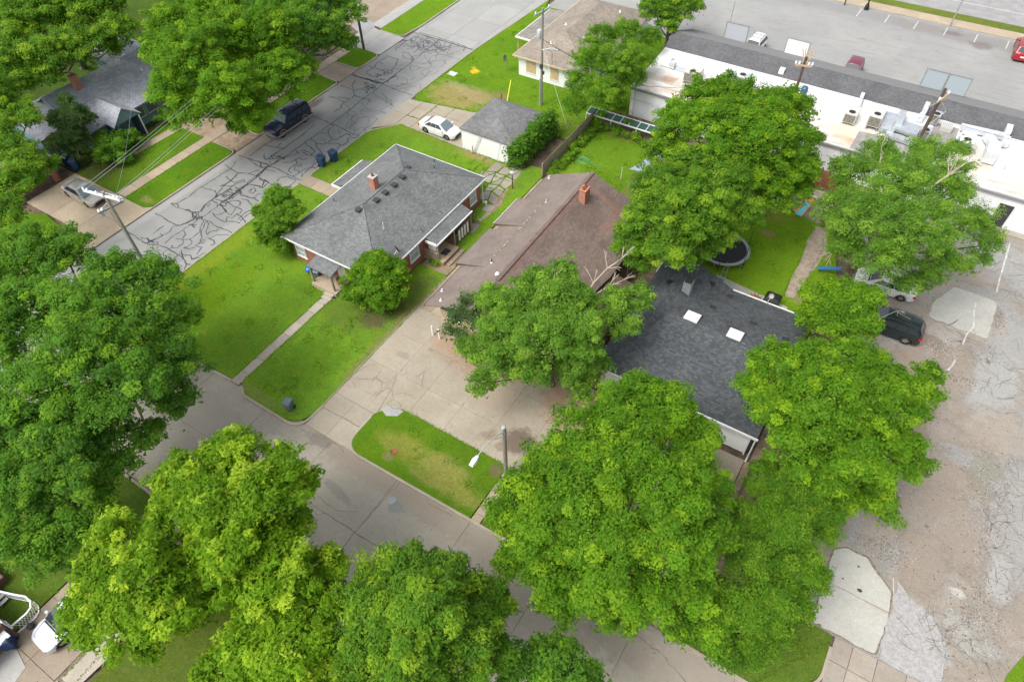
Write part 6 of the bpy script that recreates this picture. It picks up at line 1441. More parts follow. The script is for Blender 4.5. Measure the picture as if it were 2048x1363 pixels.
# street light on the island
P5 = pole_base('street_light','wooden street light pole with a cobra-head lamp over the grass island', -12.65,18.3,5.6,'pole',(0,.05),(.15,.12),'street light')
m = MB(); m.tube([(-12.68,18.3,5.2),(-12.8,17.6,5.5),(-12.95,16.6,5.55),(-13.0,16.0,5.45)], .035, 6); m.tube([(-12.66,18.3,4.8),(-12.8,17.5,5.35)], .02, 5); m.build('arm', M['galv'], P5, True)
m = MB(); m.add([(x*.5,y,z) for x,y,z in [(-.12,0,0),(.12,0,0),(.30,-.35,.02),(.24,-.75,0),(-.24,-.75,0),(-.30,-.35,.02),(-.10,0,.12),(.10,0,.12),(.22,-.35,.18),(.16,-.7,.12),(-.16,-.7,.12),(-.22,-.35,.18)]], [(6,7,8,11),(11,8,9,10),(0,1,7,6),(1,2,8,7),(2,3,9,8),(3,4,10,9),(4,5,11,10),(5,0,6,11),(5,4,3,2),(5,2,1,0)])
m.v = [(x*1.25-13.0,y+16.02,z+5.36) for x,y,z in m.v]; m.build('lamp_head', M['white'], P5, True)
m = MB(); m.lathe([(.15,0),(.16,.12),(.10,.18)], (-12.68,18.33,5.58), 10); m.build('pole_cap', M['galv'], P5)
# far pole at the light apron
P6 = pole_base('utility_pole','dark utility pole at the kerb beside the pale concrete apron at the top', -58.0,58.1,9.5,'pole_dark',(0,0),(.16,.12))
t = pole_base('lamp_post','black lamp post at the back edge of the shop lot', -8.9,98.4,7,'black',(0,0),(.10,.07),'lamp post')
MB().lathe([(.32,0),(.24,.5),(.12,.8)], (-8.9,98.4,.05), 12).build('base', M['black'], t)
t = pole_base('steel_post','tall slim grey steel post at the lot edge near the red car', .95,98.8,9,'mid_grey',(.2,1.0),(.08,.05),'post')
t = pole_base('steel_post','dark slim post left of the black lamp post', -11.6,98.3,6,'dark',(0,0),(.08,.05),'post')
t = pole_base('steel_post','thin steel mast behind the leftmost roof sign', -20.2,77.2,6.6,'mid_grey',(.1,.1),(.04,.03),'post')

def wire(label, pts, sag, mat='wire', r=.016, grp=None):
    P = []
    for i in range(len(pts)-1):
        a, b = Vector(pts[i]), Vector(pts[i+1])
        for k in range(0 if i == 0 else 1, 15):
            s = k/14; q = a.lerp(b, s); q.z -= sag*4*s*(1-s); P.append(q)
    o = MB().tube(P, r, 4).build('overhead_wire', M[mat])
    return tag(o, label, 'wire', grp)
wire('pale guy wire rising from the kerb corner to the dark pole by the pale apron', [(-55.75,35.1,.2),(-58.0,58.1,7.6)], .05, 'wire', .026)
g = 'thin wires running up the street from the grey pole'
for i,(k,x2) in enumerate(((-1.6,-59.6),(-1.25,-59.1),(1.2,-57.3),(1.5,-56.8))):
    wire('street wire on the '+['outermost left','second','third','innermost right'][i]+' insulator of the grey utility pole', [(-46.0+k,17.62+k*.19,10.3),(x2,58.1,9.4),(x2+.5,96,9.5)], .6, 'wire', .012, g)
wire('service wire from the grey utility pole over the street to the blue house', [(-45.9,17.8,8.9),(-67.4,33.8,4.0)], .6, 'wire', .009)
wire('thick wire from the can transformer pole to the left end of the shops', [(-33.2,58.0,7.4),(-24.4,60.9,3.6)], .25, 'wire_dark', .035)
wire('wire along the shop back wall from its left corner to the blue transformer pole', [(-24.4,60.9,3.6),(-9.4,65.6,5.2)], .3, 'wire_dark', .022)
wire('wire between the two dark poles behind the shops', [(-9.4,65.6,6.4),(2.4,64.6,6.4)], .3, 'wire_dark', .014)
wire('wire leaving the dark pole by the double sign to the right', [(2.4,64.6,6.4),(30,66,6.0)], .4, 'wire_dark', .014)
wire('drop wire from the transformer pole to the tan-roofed house', [(-33.2,58.2,7.0),(-34.3,62.1,3.9)], .15, 'wire_dark', .014)
wire('thin guy wire from the transformer pole down to the grass by the board fence', [(-33.2,58.1,6.5),(-28.6,55.6,.1)], .02, 'wire', .014)

# ---------------------------------------------------------------- posts, covers, small things
def post(label, x, y, h, r, mat, cat='post', name='post', z=.1):
    return tag(MB().lathe([(r,0),(r,h-.02),(r*.7,h)], (x,y,z), 10).build(name, M[mat], None, True), label, cat)
post('left one of the two white bollards in front of the tan wall', -23.92,25.6,1.05,.075,'white','bollard','bollard')
post('right one of the two white bollards, beside the broadleaf shrub', -23.25,25.55,1.1,.075,'white','bollard','bollard')
post('dark short post at the right edge of the wide drive', -12.3,24.0,1.2,.05,'dark')
post('short dark post at the foot of the street light', -12.2,18.6,.9,.05,'dark')
t = thing('bird_house', 'dark garden post with a small flat-roofed lantern behind the brick house', 'garden lamp', (-28.25,44.2,.1))
MB().tube([(-28.25,44.2,.1),(-28.25,44.2,1.75)], .055, 8).build('post', M['wood_dark'], t)
MB().lathe([(.1,0),(.13,.2),(.24,.24),(.05,.36)], (-28.25,44.2,1.72), 8).build('lantern', M['trim_grey'], t)
t = tag(MB().box(-45.85,-44.85,58.3,59.1,.1,.15).build('utility_cover', M['duct_white']), 'pale rectangular utility cover in the grass by the street', 'utility cover')
t = tag(MB().lathe([(.24,.11),(.24,.135),(.18,.14)], (-19.95,15.85,0), 14).build('valve_cover', M['rust']), 'small round rusty valve cover in the grass island', 'valve cover')
t = thing('satellite_dish', 'satellite dish on a post in the grass beside the tan-roofed house', 'satellite dish', (-40.2,62.3,.1))
MB().tube([(-40.2,62.3,.1),(-40.2,62.3,1.6)], .04, 6).build('mast', M['mid_grey'], t)
m = MB(); m.lathe([(.02,0),(.22,.04),(.36,.11),(.37,.13),(.22,.07),(.02,.03)], (-40.3,62.2,1.7), 14, 0, Matrix.Rotation(R(65),3,'X')@Matrix.Rotation(R(-30),3,'Y')); m.build('dish', M['dark'], t)
t = tag(MB().tube([(-36.2,55.6,.1),(-36.6,57.4,2.4)], .05, 6).build('guy_guard', M['yellow']), 'yellow guy-wire guard leaning above the garage roof', 'guy guard')
t = tag(MB().tube([(-36.7,55.2,.1),(-36.7,55.7,1.6)], .06, 6).build('stub_post', M['wood_dark']), 'short dark stub post next to the yellow guy guard', 'post')
t = tag(MB().tube([(-34.6,46.95,.1),(-34.6,46.95,1.0)], .05, 6).build('stub_post', M['wood_old']), 'small stub post against the white garage wall', 'post')
# garden hose, coiled on the yard lawn
P = []
for i in range(60):
    a = i*.42; r = .5+.16*math.sin(i*.31); P.append((-24.6+r*math.cos(a)*(1+.1*math.sin(i)),51.5+r*.9*math.sin(a),.15))
for i in range(14): P.append((-24.1+i*.12,51.9-.35*math.sin(i*.33)-i*.03,.15))
t = tag(MB().tube(P, .012, 4).build('garden_hose', M['hose'], None, True), 'pale green garden hose coiled on the bright back yard lawn', 'hose')
# board fence
def fence(name, label, pts, h, mat, bw=.16, z=.08, postmat=None, lean=0):
    t = thing(name, label, 'fence', (pts[0][0],pts[0][1],0))
    first = None; n = 0
    rr = random.Random(len(label))
    for i in range(len(pts)-1):
        a, b = Vector(pts[i]), Vector(pts[i+1]); L = (b-a).length; d = (b-a)/L; ang = math.atan2(d.y,d.x)
        k = int(L/(bw+.012))
        for j in range(k):
            if n > 290: break
            q = a+d*(j+.5)*L/k
            if first is None:
                m = MB(); m.box(-bw/2,bw/2,-.012,.012,0,h); m.box(-bw/2+.03,bw/2-.03,-.012,.012,h,h+.03)
                first = m.build('board', M[mat], t, world=False); o = first
            else:
                o = first.copy(); COL.objects.link(o)
            o.location = (q.x-t.location.x, q.y-t.location.y, z+rr.uniform(-.03,.03)); o.rotation_euler = (rr.uniform(-.02,.02)+lean,0,ang); n += 1
        for j in range(int(L/2.4)+2):
            q = a+d*min(L, j*2.4)
            MB().box(q.x-.05-d.y*.06,q.x+.05-d.y*.06,q.y-.05+d.x*.06,q.y+.05+d.x*.06,0,h+z).build('post', M[postmat or mat], t)
        for hz in (.35,h-.3):
            nn = Vector((-d.y,d.x))*.045
            MB().tube([(a.x+nn.x,a.y+nn.y,hz),(b.x+nn.x,b.y+nn.y,hz)], .035, 4).build('rail', M[mat], t)
    return t
fence('board_fence','weathered grey board fence between the vine-covered garage and the bright yard', [(-26.75,47.3),(-26.75,57.9)], 1.5, 'wood_old')
fence('board_fence','dark board fence between the brown and charcoal roofed houses', [(-13.6,38.4),(-13.6,45),(-11.1,45)], 1.6, 'wood_dark')
fence('board_fence','red stained board fence behind the toddler toys', [(-8.5,59.2),(-1.2,59.2)], 1.7, 'wood_red')
fence('board_fence','weathered fence beside the lot, under the right-hand trees', [(.75,19.6),(.75,27.0)], 1.3, 'wood_old')
fence('board_fence','red stained board fence by the shop wall door', [(8.6,60.4),(10.0,60.4)], 1.2, 'wood_red')
# row of framed panes over the garden bed
GR = thing('pane_rack', 'long white frame holding green panes over the plant bed', 'cold frame', (-23.9,59.2,0))
xa, xb, ya, yb, zz = -27.6,-20.0,57.6,58.75,1.15
m = MB(); m.box(xa,xb,ya,ya+.10,zz-.05,zz+.05); m.box(xa,xb,yb-.08,yb,zz+.10,zz+.2); m.build('frame_rail', M['white_trim'], GR)
n = 8
for i in range(n+1):
    x = xa+(xb-xa)*i/n
    MB().plate([(x-.03,ya+.105,zz+.06),(x+.03,ya+.105,zz+.06),(x+.03,yb-.085,zz+.19),(x-.03,yb-.085,zz+.19)], .05).build('crossbar', M['white_trim'], GR)
    if i % 3 == 0: MB().box(x-.03,x+.03,ya,ya+.08,0,zz-.052).build('leg', M['white_trim'], GR)
    if i < n: MB().plate([(x+.035,ya+.105,zz+.02),(x+(xb-xa)/n-.035,ya+.105,zz+.02),(x+(xb-xa)/n-.035,yb-.085,zz+.15),(x+.035,yb-.085,zz+.15)], .02).build('pane', M['green_pane'], GR)
t = thing('blue_grey_shelter', 'pale blue-grey roof of a small shelter under the tree behind the yard', 'shelter', (-18.3,52,0))
m = MB(); m.plate([(-19.3,50.4,1.75),(-17.2,50.6,1.9),(-17.2,53.5,2.1),(-18.6,53.8,2.1),(-18.6,52.0,1.9)], .05); m.build('roof', plain('pale_tarp',(.27,.32,.37),.6), t)
for p in ((-18.9,50.6),(-17.4,50.7),(-18.5,53.5),(-17.3,53.3)): MB().box(p[0]-.04,p[0]+.04,p[1]-.04,p[1]+.04,0,1.8).build('post', M['wood_old'], t)
t = tag(MB().tube([(-20.1,50.6,.1),(-20.1,50.6,1.5)], .03, 5).build('garden_stake', M['white_trim']), 'white-topped garden stake at the right edge of the yard lawn', 'stake')
# trampoline
T = thing('trampoline', 'round black trampoline with a pale safety pad on the play lawn', 'trampoline', (-8.1,45.5,.1))
rad = 2.15
m = MB(); m.lathe([(rad-.30,.80),(rad-.28,.83)], (-8.1,45.5,.1), 40); m.build('mat', M['net_mat'], T)
m = MB()
vs=[];n=40
for (r,z) in ((rad-.28,.84),(rad-.25,.87),(rad,.87),(rad,.80)):
    for k in range(n): vs.append((-8.1+r*math.cos(2*math.pi*k/n),45.5+r*math.sin(2*math.pi*k/n),z+.1))
m.add(vs, [(i*n+k,i*n+(k+1)%n,(i+1)*n+(k+1)%n,(i+1)*n+k) for i in range(3) for k in range(n)]); m.build('safety_pad', M['net_pad'], T)
for k in range(6):
    a = k*math.pi/3-.35; x, y = -8.1+rad*math.cos(a), 45.5+rad*math.sin(a)
    MB().tube([(x,y,.1),(x,y,2.5)], .028, 6).build('net_pole', M['dark'], T)
m = MB()
for k in range(12):
    a = k*math.pi/6; m.tube([(-8.1+(rad-.02)*math.cos(a),45.5+(rad-.02)*math.sin(a),.1),(-8.1+(rad-.02)*math.cos(a),45.5+(rad-.02)*math.sin(a),.9)], .03, 5)
m.build('leg', M['mid_grey'], T)
t = thing('trampoline_ladder', 'small pale step ladder against the trampoline rim', 'ladder', (-7.1,43.4,.1))
for s in (-.22,.22): MB().tube([(-7.1+s,42.9,.1),(-7.1+s*.3,43.6,1.3)], .03, 5).build('rail', M['net_pad'], t)
MB().tube([(-7.25,43.15,.6),(-6.95,43.15,.6)], .03, 5).build('rung', M['net_pad'], t)
# patio fire pit, grill
t = thing('fire_pit', 'round rusty metal fire pit on the pale patio', 'fire pit', (-4.0,41.6,.15))
m = MB(); m.lathe([(.35,0),(.52,.25),(.55,.3),(.45,.3),(.3,.12),(.05,.1)], (-4.0,41.6,.15), 18); m.build('bowl', M['rust'], t)
m = MB()
for k in range(14):
    a = k*.449; m.tube([(-4.0+.5*math.cos(a),41.6+.5*math.sin(a),.4),(-4.0+.68*math.cos(a+.1),41.6+.68*math.sin(a+.1),.5)], .03, 4)
m.build('rim_bars', M['wood_dark'], t)
t = thing('gas_grill', 'black covered gas grill at the right end of the patio', 'barbecue', (-2.75,41.9,.15))
m = MB(); m.add([(-.55,-.5,0),(.5,-.5,0),(.5,.5,0),(-.55,.5,0),(-.62,-.5,.8),(.6,-.5,.8),(.6,.5,.85),(-.62,.5,.85),(-.45,-.3,1.08),(.42,-.3,1.08),(.42,.35,1.1),(-.45,.35,1.1)], [(0,1,5,4),(1,2,6,5),(2,3,7,6),(3,0,4,7),(4,5,9,8),(5,6,10,9),(6,7,11,10),(7,4,8,11),(8,9,10,11),(3,2,1,0)])
m.build('cover', M['black'], t, True, 20, world=False)
MB().box(-.4,-.1,-.53,-.503,.4,.5).build('buckle', M['mid_grey'], t, world=False)
# toddler toys
t = thing('toy_slide', 'toddler slide with a cyan chute and orange sides', 'toy slide', (-3.9,54.9,.13), -.25)
m = MB(); m.plate([(-.24,-1.1,.12),(.24,-1.1,.12),(.24,.2,.75),(-.24,.2,.75)], .05); m.build('chute', M['toy_cyan'], t, world=False)
for s in (-1,1):
    m = MB(); m.plate([(s*.30-.05,-1.1,.2),(s*.30+.05,-1.1,.2),(s*.30+.05,.9,1.05),(s*.30-.05,.9,1.05)], .16); m.build('side', M['toy_orange'], t, world=False)
m = MB(); m.plate([(-.24,.22,.75),(.24,.22,.75),(.24,.9,.78),(-.24,.9,.78)], .1); m.build('deck', M['toy_orange'], t, world=False)
MB().box(-.35,.35,.92,1.02,.0,1.1).build('ladder', M['white'], t, world=False)
t = thing('play_house_toy', 'beige toddler play kitchen with a navy top', 'toy', (-4.75,55.3,.13), -.2)
MB().box(-.4,.4,-.45,.75,0,.6).build('body', M['toy_beige'], t, world=False)
MB().box(-.28,.28,-.1,.5,.602,.68).build('top', plain('navy_plastic',(.02,.035,.10),.5), t, world=False)
MB().box(-.4,.4,.78,.88,0,1.0).build('backboard', M['toy_beige'], t, world=False)
t = thing('toy_tub', 'small beige toy tub in front of the play kitchen', 'toy', (-4.45,54.4,.13))
MB().lathe([(.25,0),(.32,.22),(.26,.22),(.2,.06)], (0,0,0), 14).build('tub', M['toy_beige'], t, world=False)
t = thing('toy_chair', 'rusty red toddler chair left of the play kitchen', 'chair', (-5.6,54.9,.13), .5)
MB().box(-.3,.3,-.3,.3,.22,.28).build('seat', M['toy_red'], t, world=False)
MB().box(-.3,.3,.3,.36,.28,.75).build('backrest', M['toy_red'], t, world=False)
for a in (-.26,.26):
    for b in (-.26,.26): MB().box(a-.03,a+.03,b-.03,b+.03,0,.22).build('leg', M['toy_red'], t, world=False)
t = thing('red_bench', 'small reddish bench by the shaded side of the play area', 'bench', (-8.1,54.8,.1), .3)
MB().box(-.2,.2,-.7,.7,.35,.4).build('seat', M['wood_red'], t, world=False)
for s in (-.6,.6): MB().box(-.15,.15,s-.04,s+.04,0,.35).build('leg', M['wood_red'], t, world=False)
t = tag(MB().plate([(-.7,47.5,.5),(.9,47.9,.9),(.9,48.25,.9),(-.7,47.85,.5)], .10).build('blue_slide', M['slide_blue']), 'blue plastic slide poking out from under the right tree', 'slide')
t = tag(MB().box(-7.6,-6.9,42.6,42.9,.12,.3).build('stepping_block', M['net_pad']), 'pale block on the ground below the trampoline', 'block')

# ---------------------------------------------------------------- porch corner at the bottom left
H6 = thing('porch_corner', 'porch corner with a white sash window at the bottom left edge', 'house', (-31.6,-5.2,0))
m = MB(); m.box(-36,-30.75,-9,-4.75,0,1.9); m.build('wall', M['brick_brown'], H6)
m = MB(); m.plate([(-30.9,-8.6,1.5),(-30.3,-8.6,1.3),(-30.3,-4.9,1.3),(-30.9,-4.9,1.5)], .06); m.build('sill_roof', M['white_trim'], H6)
window_y(H6, -31.5,-30.85, -4.7, 1.0, 1.9, facing=1, cols=3, rows=2, glass='glass')
m = MB(); m.box(-36,-34.2,-4.7,-3.2,0,.75); m.build('porch_floor', M['brick_brown'], H6)
L6 = thing('lattice_rail', 'white curved lattice railing around the little planting bed at the bottom left', 'railing', (-31.5,-3.9,0))
rail = [(-34.0,-4.0),(-33.2,-3.75),(-32.4,-3.45),(-31.8,-3.2),(-31.3,-3.2),(-30.95,-3.4),(-30.85,-3.75),(-30.9,-4.2),(-30.95,-4.7)]
m = MB(); m.ribbon(rail, .09, .98, 1.04); m.build('top_rail', M['white'], L6)
m = MB(); m.ribbon(rail, .06, .12, .18); m.build('bottom_rail', M['white'], L6)
pp = []
for i in range(len(rail)-1):
    a, b = Vector(rail[i]), Vector(rail[i+1])
    k = max(1,int((b-a).length/.14))
    for j in range(k): pp.append(a.lerp(b, j/k))
for i in range(len(pp)-2):
    for s in (0,1):
        a, b = (pp[i], pp[i+2]) if s else (pp[i+2], pp[i])
        MB().tube([(a.x,a.y,.18),(b.x,b.y,.98)], .014, 4).build('lattice_slat', M['white'], L6)
ST = thing('porch_steps', 'white barred porch steps at the bottom left edge', 'steps', (-33.6,-4.1,0))
for i in range(5): MB().box(-34.5+i*.3,-34.28+i*.3,-4.35,-3.85,.72-i*.11,.78-i*.11).build('tread', M['trim_grey'], ST)
t = tag(MB().lathe([(.16,.1),(.2,.3),(.14,.42),(.03,.5)], (-30.6,-4.1,0), 12).build('dark_pot', M['dark'], None, True), 'small dark pot at the end of the lattice railing', 'pot')
t = tag(MB().box(-26.6,-26.4,-6.6,-5.9,.1,.2).build('white_board', M['white']), 'white board end at the bottom edge, right of the grey slab', 'board')
# ---------------------------------------------------------------- vehicles
def paint(name, c, metal=.0, rough=.32):
    t = NT(name); t.base(c, rough, metal); t.b.inputs['Coat Weight'].default_value = .6; t.b.inputs['Coat Roughness'].default_value = .06; return t.mat
def vehicle(name, label, cat, x, y, rz, body, kind='sedan', L=4.5, W=1.75, group=None, lower=None, pale_glass=False, rack=False, plate=True, z0=.06, hatch=False):
    """x forward, y left. kind: sedan, suv, boxy"""
    t = thing(name, label, cat, (x,y,z0), rz, group)
    hw = W/2; r = .32 if kind == 'sedan' else .37
    if kind == 'sedan':
        H = 1.44; belt = .90; hood = .80; deck = .93; wf = L/2-.86; wr = -L/2+.92
        cab = [(-L*.37,.0),(-L*.19,1),(L*.10,1),(L*.27,.0)]; nose = .60
    elif kind == 'suv':
        H = 1.70; belt = 1.08; hood = .98; deck = 1.08; wf = L/2-.92; wr = -L/2+.95
        cab = [(-L*.485,.0),(-L*.40,1),(L*.08,1),(L*.24,.0)]; nose = .75
    else:
        H = 1.86; belt = 1.15; hood = 1.12; deck = 1.15; wf = L/2-.95; wr = -L/2+1.15
        cab = [(-L*.49,.0),(-L*.465,1),(L*.10,1),(L*.20,.0)]; nose = .92
    xs = sorted(set([round(v,3) for v in [-L/2,-L/2+.06,-L/2+.22,-L*.37,-L*.25,-L*.1,0,L*.1,L*.2,L*.27,L*.36,L/2-.25,L/2-.08,L/2]+[wf+d for d in (-.46,-.40,-.28,-.14,0,.14,.28,.40,.46)]+[wr+d for d in (-.46,-.40,-.28,-.14,0,.14,.28,.40,.46)]]))
    rings = []
    for X in xs:
        e = max(0, (abs(X)-(L/2-.5))/.5); e = min(1,e)
        w = hw*(1-(.12*e*e if kind == 'boxy' else (.34 if X > 0 else .24)*e**2.6)); 
        if X > L*.24: k = (X-L*.24)/(L/2-L*.24); zt = hood+.06*(1-k)-.02-(hood-nose)*k**2.6*.9
        elif X < cab[0][0]: k = (cab[0][0]-X)/max(.01,(L/2+cab[0][0])); zt = deck-.10*k**3
        else: zt = belt+.0
        zs = min(zt-.03, belt-.02-(.12*e if X>0 else .05*e))
        zl = .20+.10*e
        zarch = zl
        for c in (wf,wr):
            d = abs(X-c); ra = r+.09
            if d < ra: zarch = max(zarch, (ra*ra-d*d)**.5+r-.04)
        zarch = min(zarch, zs-.12)
        wi = w*.93
        rings.append([(X,0,zl+.02),(X,w*.80,zl),(X,w*.97,zarch),(X,w,zarch+.05 if zarch>zl+.05 else zl+.18),(X,w*1.0,(zarch+zs)/2+.05),(X,wi+.03,zs),(X,wi*.93,zt-.005),(X,w*.45,zt+.025),(X,0,zt+.035)])
    m = MB(); n = len(rings[0]); vs = []
    for rg in rings:
        vs += rg + [(a,-b,c) for a,b,c in rg[1:-1]][::-1]
    N = 2*n-2; fs = []
    for i in range(len(rings)-1):
        for k in range(N):
            a, b = i*N+k, i*N+(k+1)%N
            fs.append((a,b,b+N,a+N))
    fs.append(tuple(range(N))[::-1]); fs.append(tuple(range((len(rings)-1)*N, len(rings)*N)))
    m.add(vs, [f[::-1] for f in fs])
    m.build('body', body, t, True, 40, world=False)
    # bonnet, boot and door shut lines
    def ztop(X):
        if X > L*.24: k = (X-L*.24)/(L/2-L*.24); return hood+.06*(1-k)-.02-(hood-nose)*k**2.6*.9
        k = (cab[0][0]-X)/max(.01,(L/2+cab[0][0])); return deck-.10*max(0,k)**3
    def seam(pts, r=.012): MB().tube(pts, r, 4).build('shut_line', M['dark'], t, world=False)
    hx = [cab[3][0]+.02+(L/2-.22-cab[3][0])*i/5 for i in range(6)]
    for s in (-1,1): seam([(X,s*hw*(.80-.16*(i/5)**2),ztop(X)+.010) for i,X in enumerate(hx)])
    seam([(L/2-.2,y*hw*.62,ztop(L/2-.2)+.012+.012*(1-abs(y))) for y in (-1,-.5,0,.5,1)])
    if kind == 'sedan': seam([(cab[0][0]-.03,y*hw*.7,deck+.012+.02*(1-abs(y))) for y in (-1,-.5,0,.5,1)])
    for s in (-1,1):
        for xx in (-.27*L,-.03*L,.21*L): seam([(xx,s*(hw+.002),.34),(xx,s*(hw+.002),belt-.22),(xx,s*(hw*.95),belt-.05)], .009)
    MB().box(cab[3][0]-.02,cab[3][0]+.10,-hw*.74,hw*.74,belt-.05,belt+.006 if kind!='sedan' else belt-.03).build('wiper_cowl', M['black'], t, world=False)
    # dark underside and wells
    m = MB(); m.box(-L/2+.2,L/2-.2,-hw*.82,hw*.82,.16,.55); m.build('underbody', M['black'], t, world=False)
    # cabin
    (xa,_),(xb,_),(xc,_),(xd,_) = cab
    wb = hw*.90; wt = hw*(.70 if kind == 'sedan' else .76 if kind == 'suv' else .82); zb = belt-.03
    zroof = H
    m = MB()
    st = []
    for (X,zz,ww) in ((xa,zb,wb),(xb,zroof-.05,wt),((xb*2+xc)/3,zroof,wt*1.01),((xb+xc*2)/3,zroof,wt*1.01),(xc,zroof-.05,wt),(xd,zb,wb)):
        st.append((X,zz,ww))
    vs = []
    for X,zz,ww in st:
        for f in (-1,-.82,-.4,0,.4,.82,1):
            vs.append((X,ww*f,zz-(.05 if abs(f)==1 else .012 if abs(f)==.82 else -.0)+(.02*(1-f*f) if zz>zb+.1 else .0)))
    fs = [(i*7+k,i*7+k+1,(i+1)*7+k+1,(i+1)*7+k) for i in range(5) for k in range(6)]
    fs = [f[::-1] for f in fs]
    b0 = len(vs)
    for s in (-1,1):
        vs += [(xa,s*wb,zb-.06),(xd,s*wb,zb-.06)]
    def side(k, s):
        idx = [i*7+k for i in range(6)]
        a = b0+(0 if s<0 else 2); P = idx+[a+1,a]
        return tuple(P) if s > 0 else tuple(P[::-1])
    fs += [side(0,-1), side(6,1)]
    m.add(vs, fs); m.build('roof', body, t, True, 30, world=False)
    gm = M['car_glass']; gp = M['windscreen_glass'] if False else (M['car_glass_pale'] if pale_glass else M['car_glass'])
    def quad(name, pts, mat, off):
        p = [Vector(q) for q in pts]; nn = (p[1]-p[0]).cross(p[-1]-p[0]).normalized()
        p = [q+nn*off for q in p]; q2 = [q-nn*.02 for q in p]
        k = len(p)
        MB().add([tuple(a) for a in p+q2], [tuple(range(k))]+[(i,k+i,k+(i+1)%k,(i+1)%k) for i in range(k)]).build(name, mat, t, world=False)
    lerp = lambda a,b,s: tuple(a[i]+(b[i]-a[i])*s for i in range(3))
    # windscreen, rear window (inset from pillars)
    A = (xd,-wb*.92,zb+.02); B = (xd,wb*.92,zb+.02); Cc = (xc,wt*.90,zroof-.045); D = (xc,-wt*.90,zroof-.045)
    quad('windscreen', [lerp(A,D,.06),lerp(B,Cc,.06),lerp(B,Cc,.95),lerp(A,D,.95)], gp, .035)
    A = (xa,wb*.90,zb+.02); B = (xa,-wb*.90,zb+.02); Cc = (xb,-wt*.88,zroof-.045); D = (xb,wt*.88,zroof-.045)
    quad('rear_window', [lerp(A,D,.15),lerp(B,Cc,.15),lerp(B,Cc,.92),lerp(A,D,.92)], gm, .035)
    cuts = {'sedan':[(.04,.32),(.34,.62),(.64,.92)],'suv':[(.03,.28),(.31,.56),(.59,.93)],'boxy':[(.03,.30),(.33,.52),(.55,.78),(.81,.97)]}[kind]
    for s in (-1,1):
        for (u0,u1) in cuts:
            xt0, xt1 = xb+(xc-xb)*0, xc
            def P(u, v):
                lo = (xa+.12+(xd-xa-.25)*u, s*wb, zb+.02); hi = (xb+.02+(xc-xb-.04)*u, s*wt*1.0, zroof-.13)
                return lerp(lo, hi, v)
            pts = [P(u0,.08),P(u1,.08),P(u1,.95),P(u0,.95)]
            if s < 0: quad('side_window', pts, gm, .022)
            else: quad('side_window', pts[::-1], gm, .022)
        # mirror
        m = MB(); m.obox((xd-.28,s*(hw+.06),belt+.04), .14,.20,.13); m.build('mirror', body, t, world=False)
        for xx in (.12*L-.25,-.10*L-.25):
            MB().box(xx,xx+.16,min(s*hw*.985,s*(hw+.015)),max(s*hw*.985,s*(hw+.015)),belt-.16,belt-.12).build('door_handle', body if kind!='boxy' else M['chrome'], t, world=False)
        # lights
        zh = nose-.02
        m = MB(); m.add([(L/2-.40,s*hw*.92,zh+.13),(L/2-.06,s*hw*.50,zh+.05),(L/2+.006,s*hw*.50,zh-.08),(L/2-.20,s*hw*.90,zh-.04),(L/2-.50,s*hw*.84,zh+.10),(L/2-.2,s*hw*.5,zh-.05)], [(0,1,2,3) if s<0 else (3,2,1,0),(0,4,5,1) if s>0 else (1,5,4,0),(4,0,3) if s<0 else (3,0,4)])
        m.build('headlight', M['lamp_lens'], t, world=False)
        m = MB(); m.box(-L/2-.012,-L/2+.22,min(s*hw*.60,s*hw*.90),max(s*hw*.60,s*hw*.90),zb-.26,zb-.06); m.build('tail_light', M['red_lens'], t, world=False)
    # grille, bumper trim, plates
    MB().box(L/2-.05,L/2+.012,-hw*.42,hw*.42,nose-.26,nose-.10).build('grille', M['black'] if kind!='boxy' else M['chrome'], t, world=False)
    MB().box(L/2-.04,L/2+.02,-hw*.62,hw*.62,.30,.40).build('bumper_intake', M['black'], t, world=False)
    if plate: MB().box(-L/2-.02,-L/2+.01,-.26,.26,.62,.76).build('licence_plate', M['white'], t, world=False)
    if kind == 'boxy':
        for s in (-1,1):
            MB().box(-L/2+.1,L/2-.1,min(s*hw*.97,s*(hw+.02)),max(s*hw*.97,s*(hw+.02)),.30,.47).build('side_trim', lower, t, world=False)
            for c in (wf,wr):
                vs=[];nn=10
                for k in range(nn+1):
                    a = math.pi*k/nn
                    for rr_ in (r+.06,r+.13): vs += [(c+rr_*math.cos(a),s*(hw+.022),r+rr_*math.sin(a))]
                fs=[(2*k,2*k+1,2*k+3,2*k+2) if s<0 else (2*k+2,2*k+3,2*k+1,2*k) for k in range(nn)]
                MB().add(vs,fs).build('arch_trim', lower, t, world=False)
        MB().box(L/2-.06,L/2+.06,-hw*.95,hw*.95,.36,.54).build('front_bumper', M['chrome'], t, world=False)
        MB().box(-L/2-.08,-L/2+.04,-hw*.95,hw*.95,.40,.58).build('rear_bumper', M['chrome'], t, world=False)
    if rack:
        for s in (-1,1): MB().tube([(xb+.1,s*wt*.86,zroof+.06),(xc-.1,s*wt*.86,zroof+.06)], .025, 5).build('roof_rail', M['dark'], t, world=False)
        for u in (.3,.7): MB().tube([(xb+(xc-xb)*u,-wt*.86,zroof+.07),(xb+(xc-xb)*u,wt*.86,zroof+.07)], .02, 5).build('roof_bar', M['dark'], t, world=False)
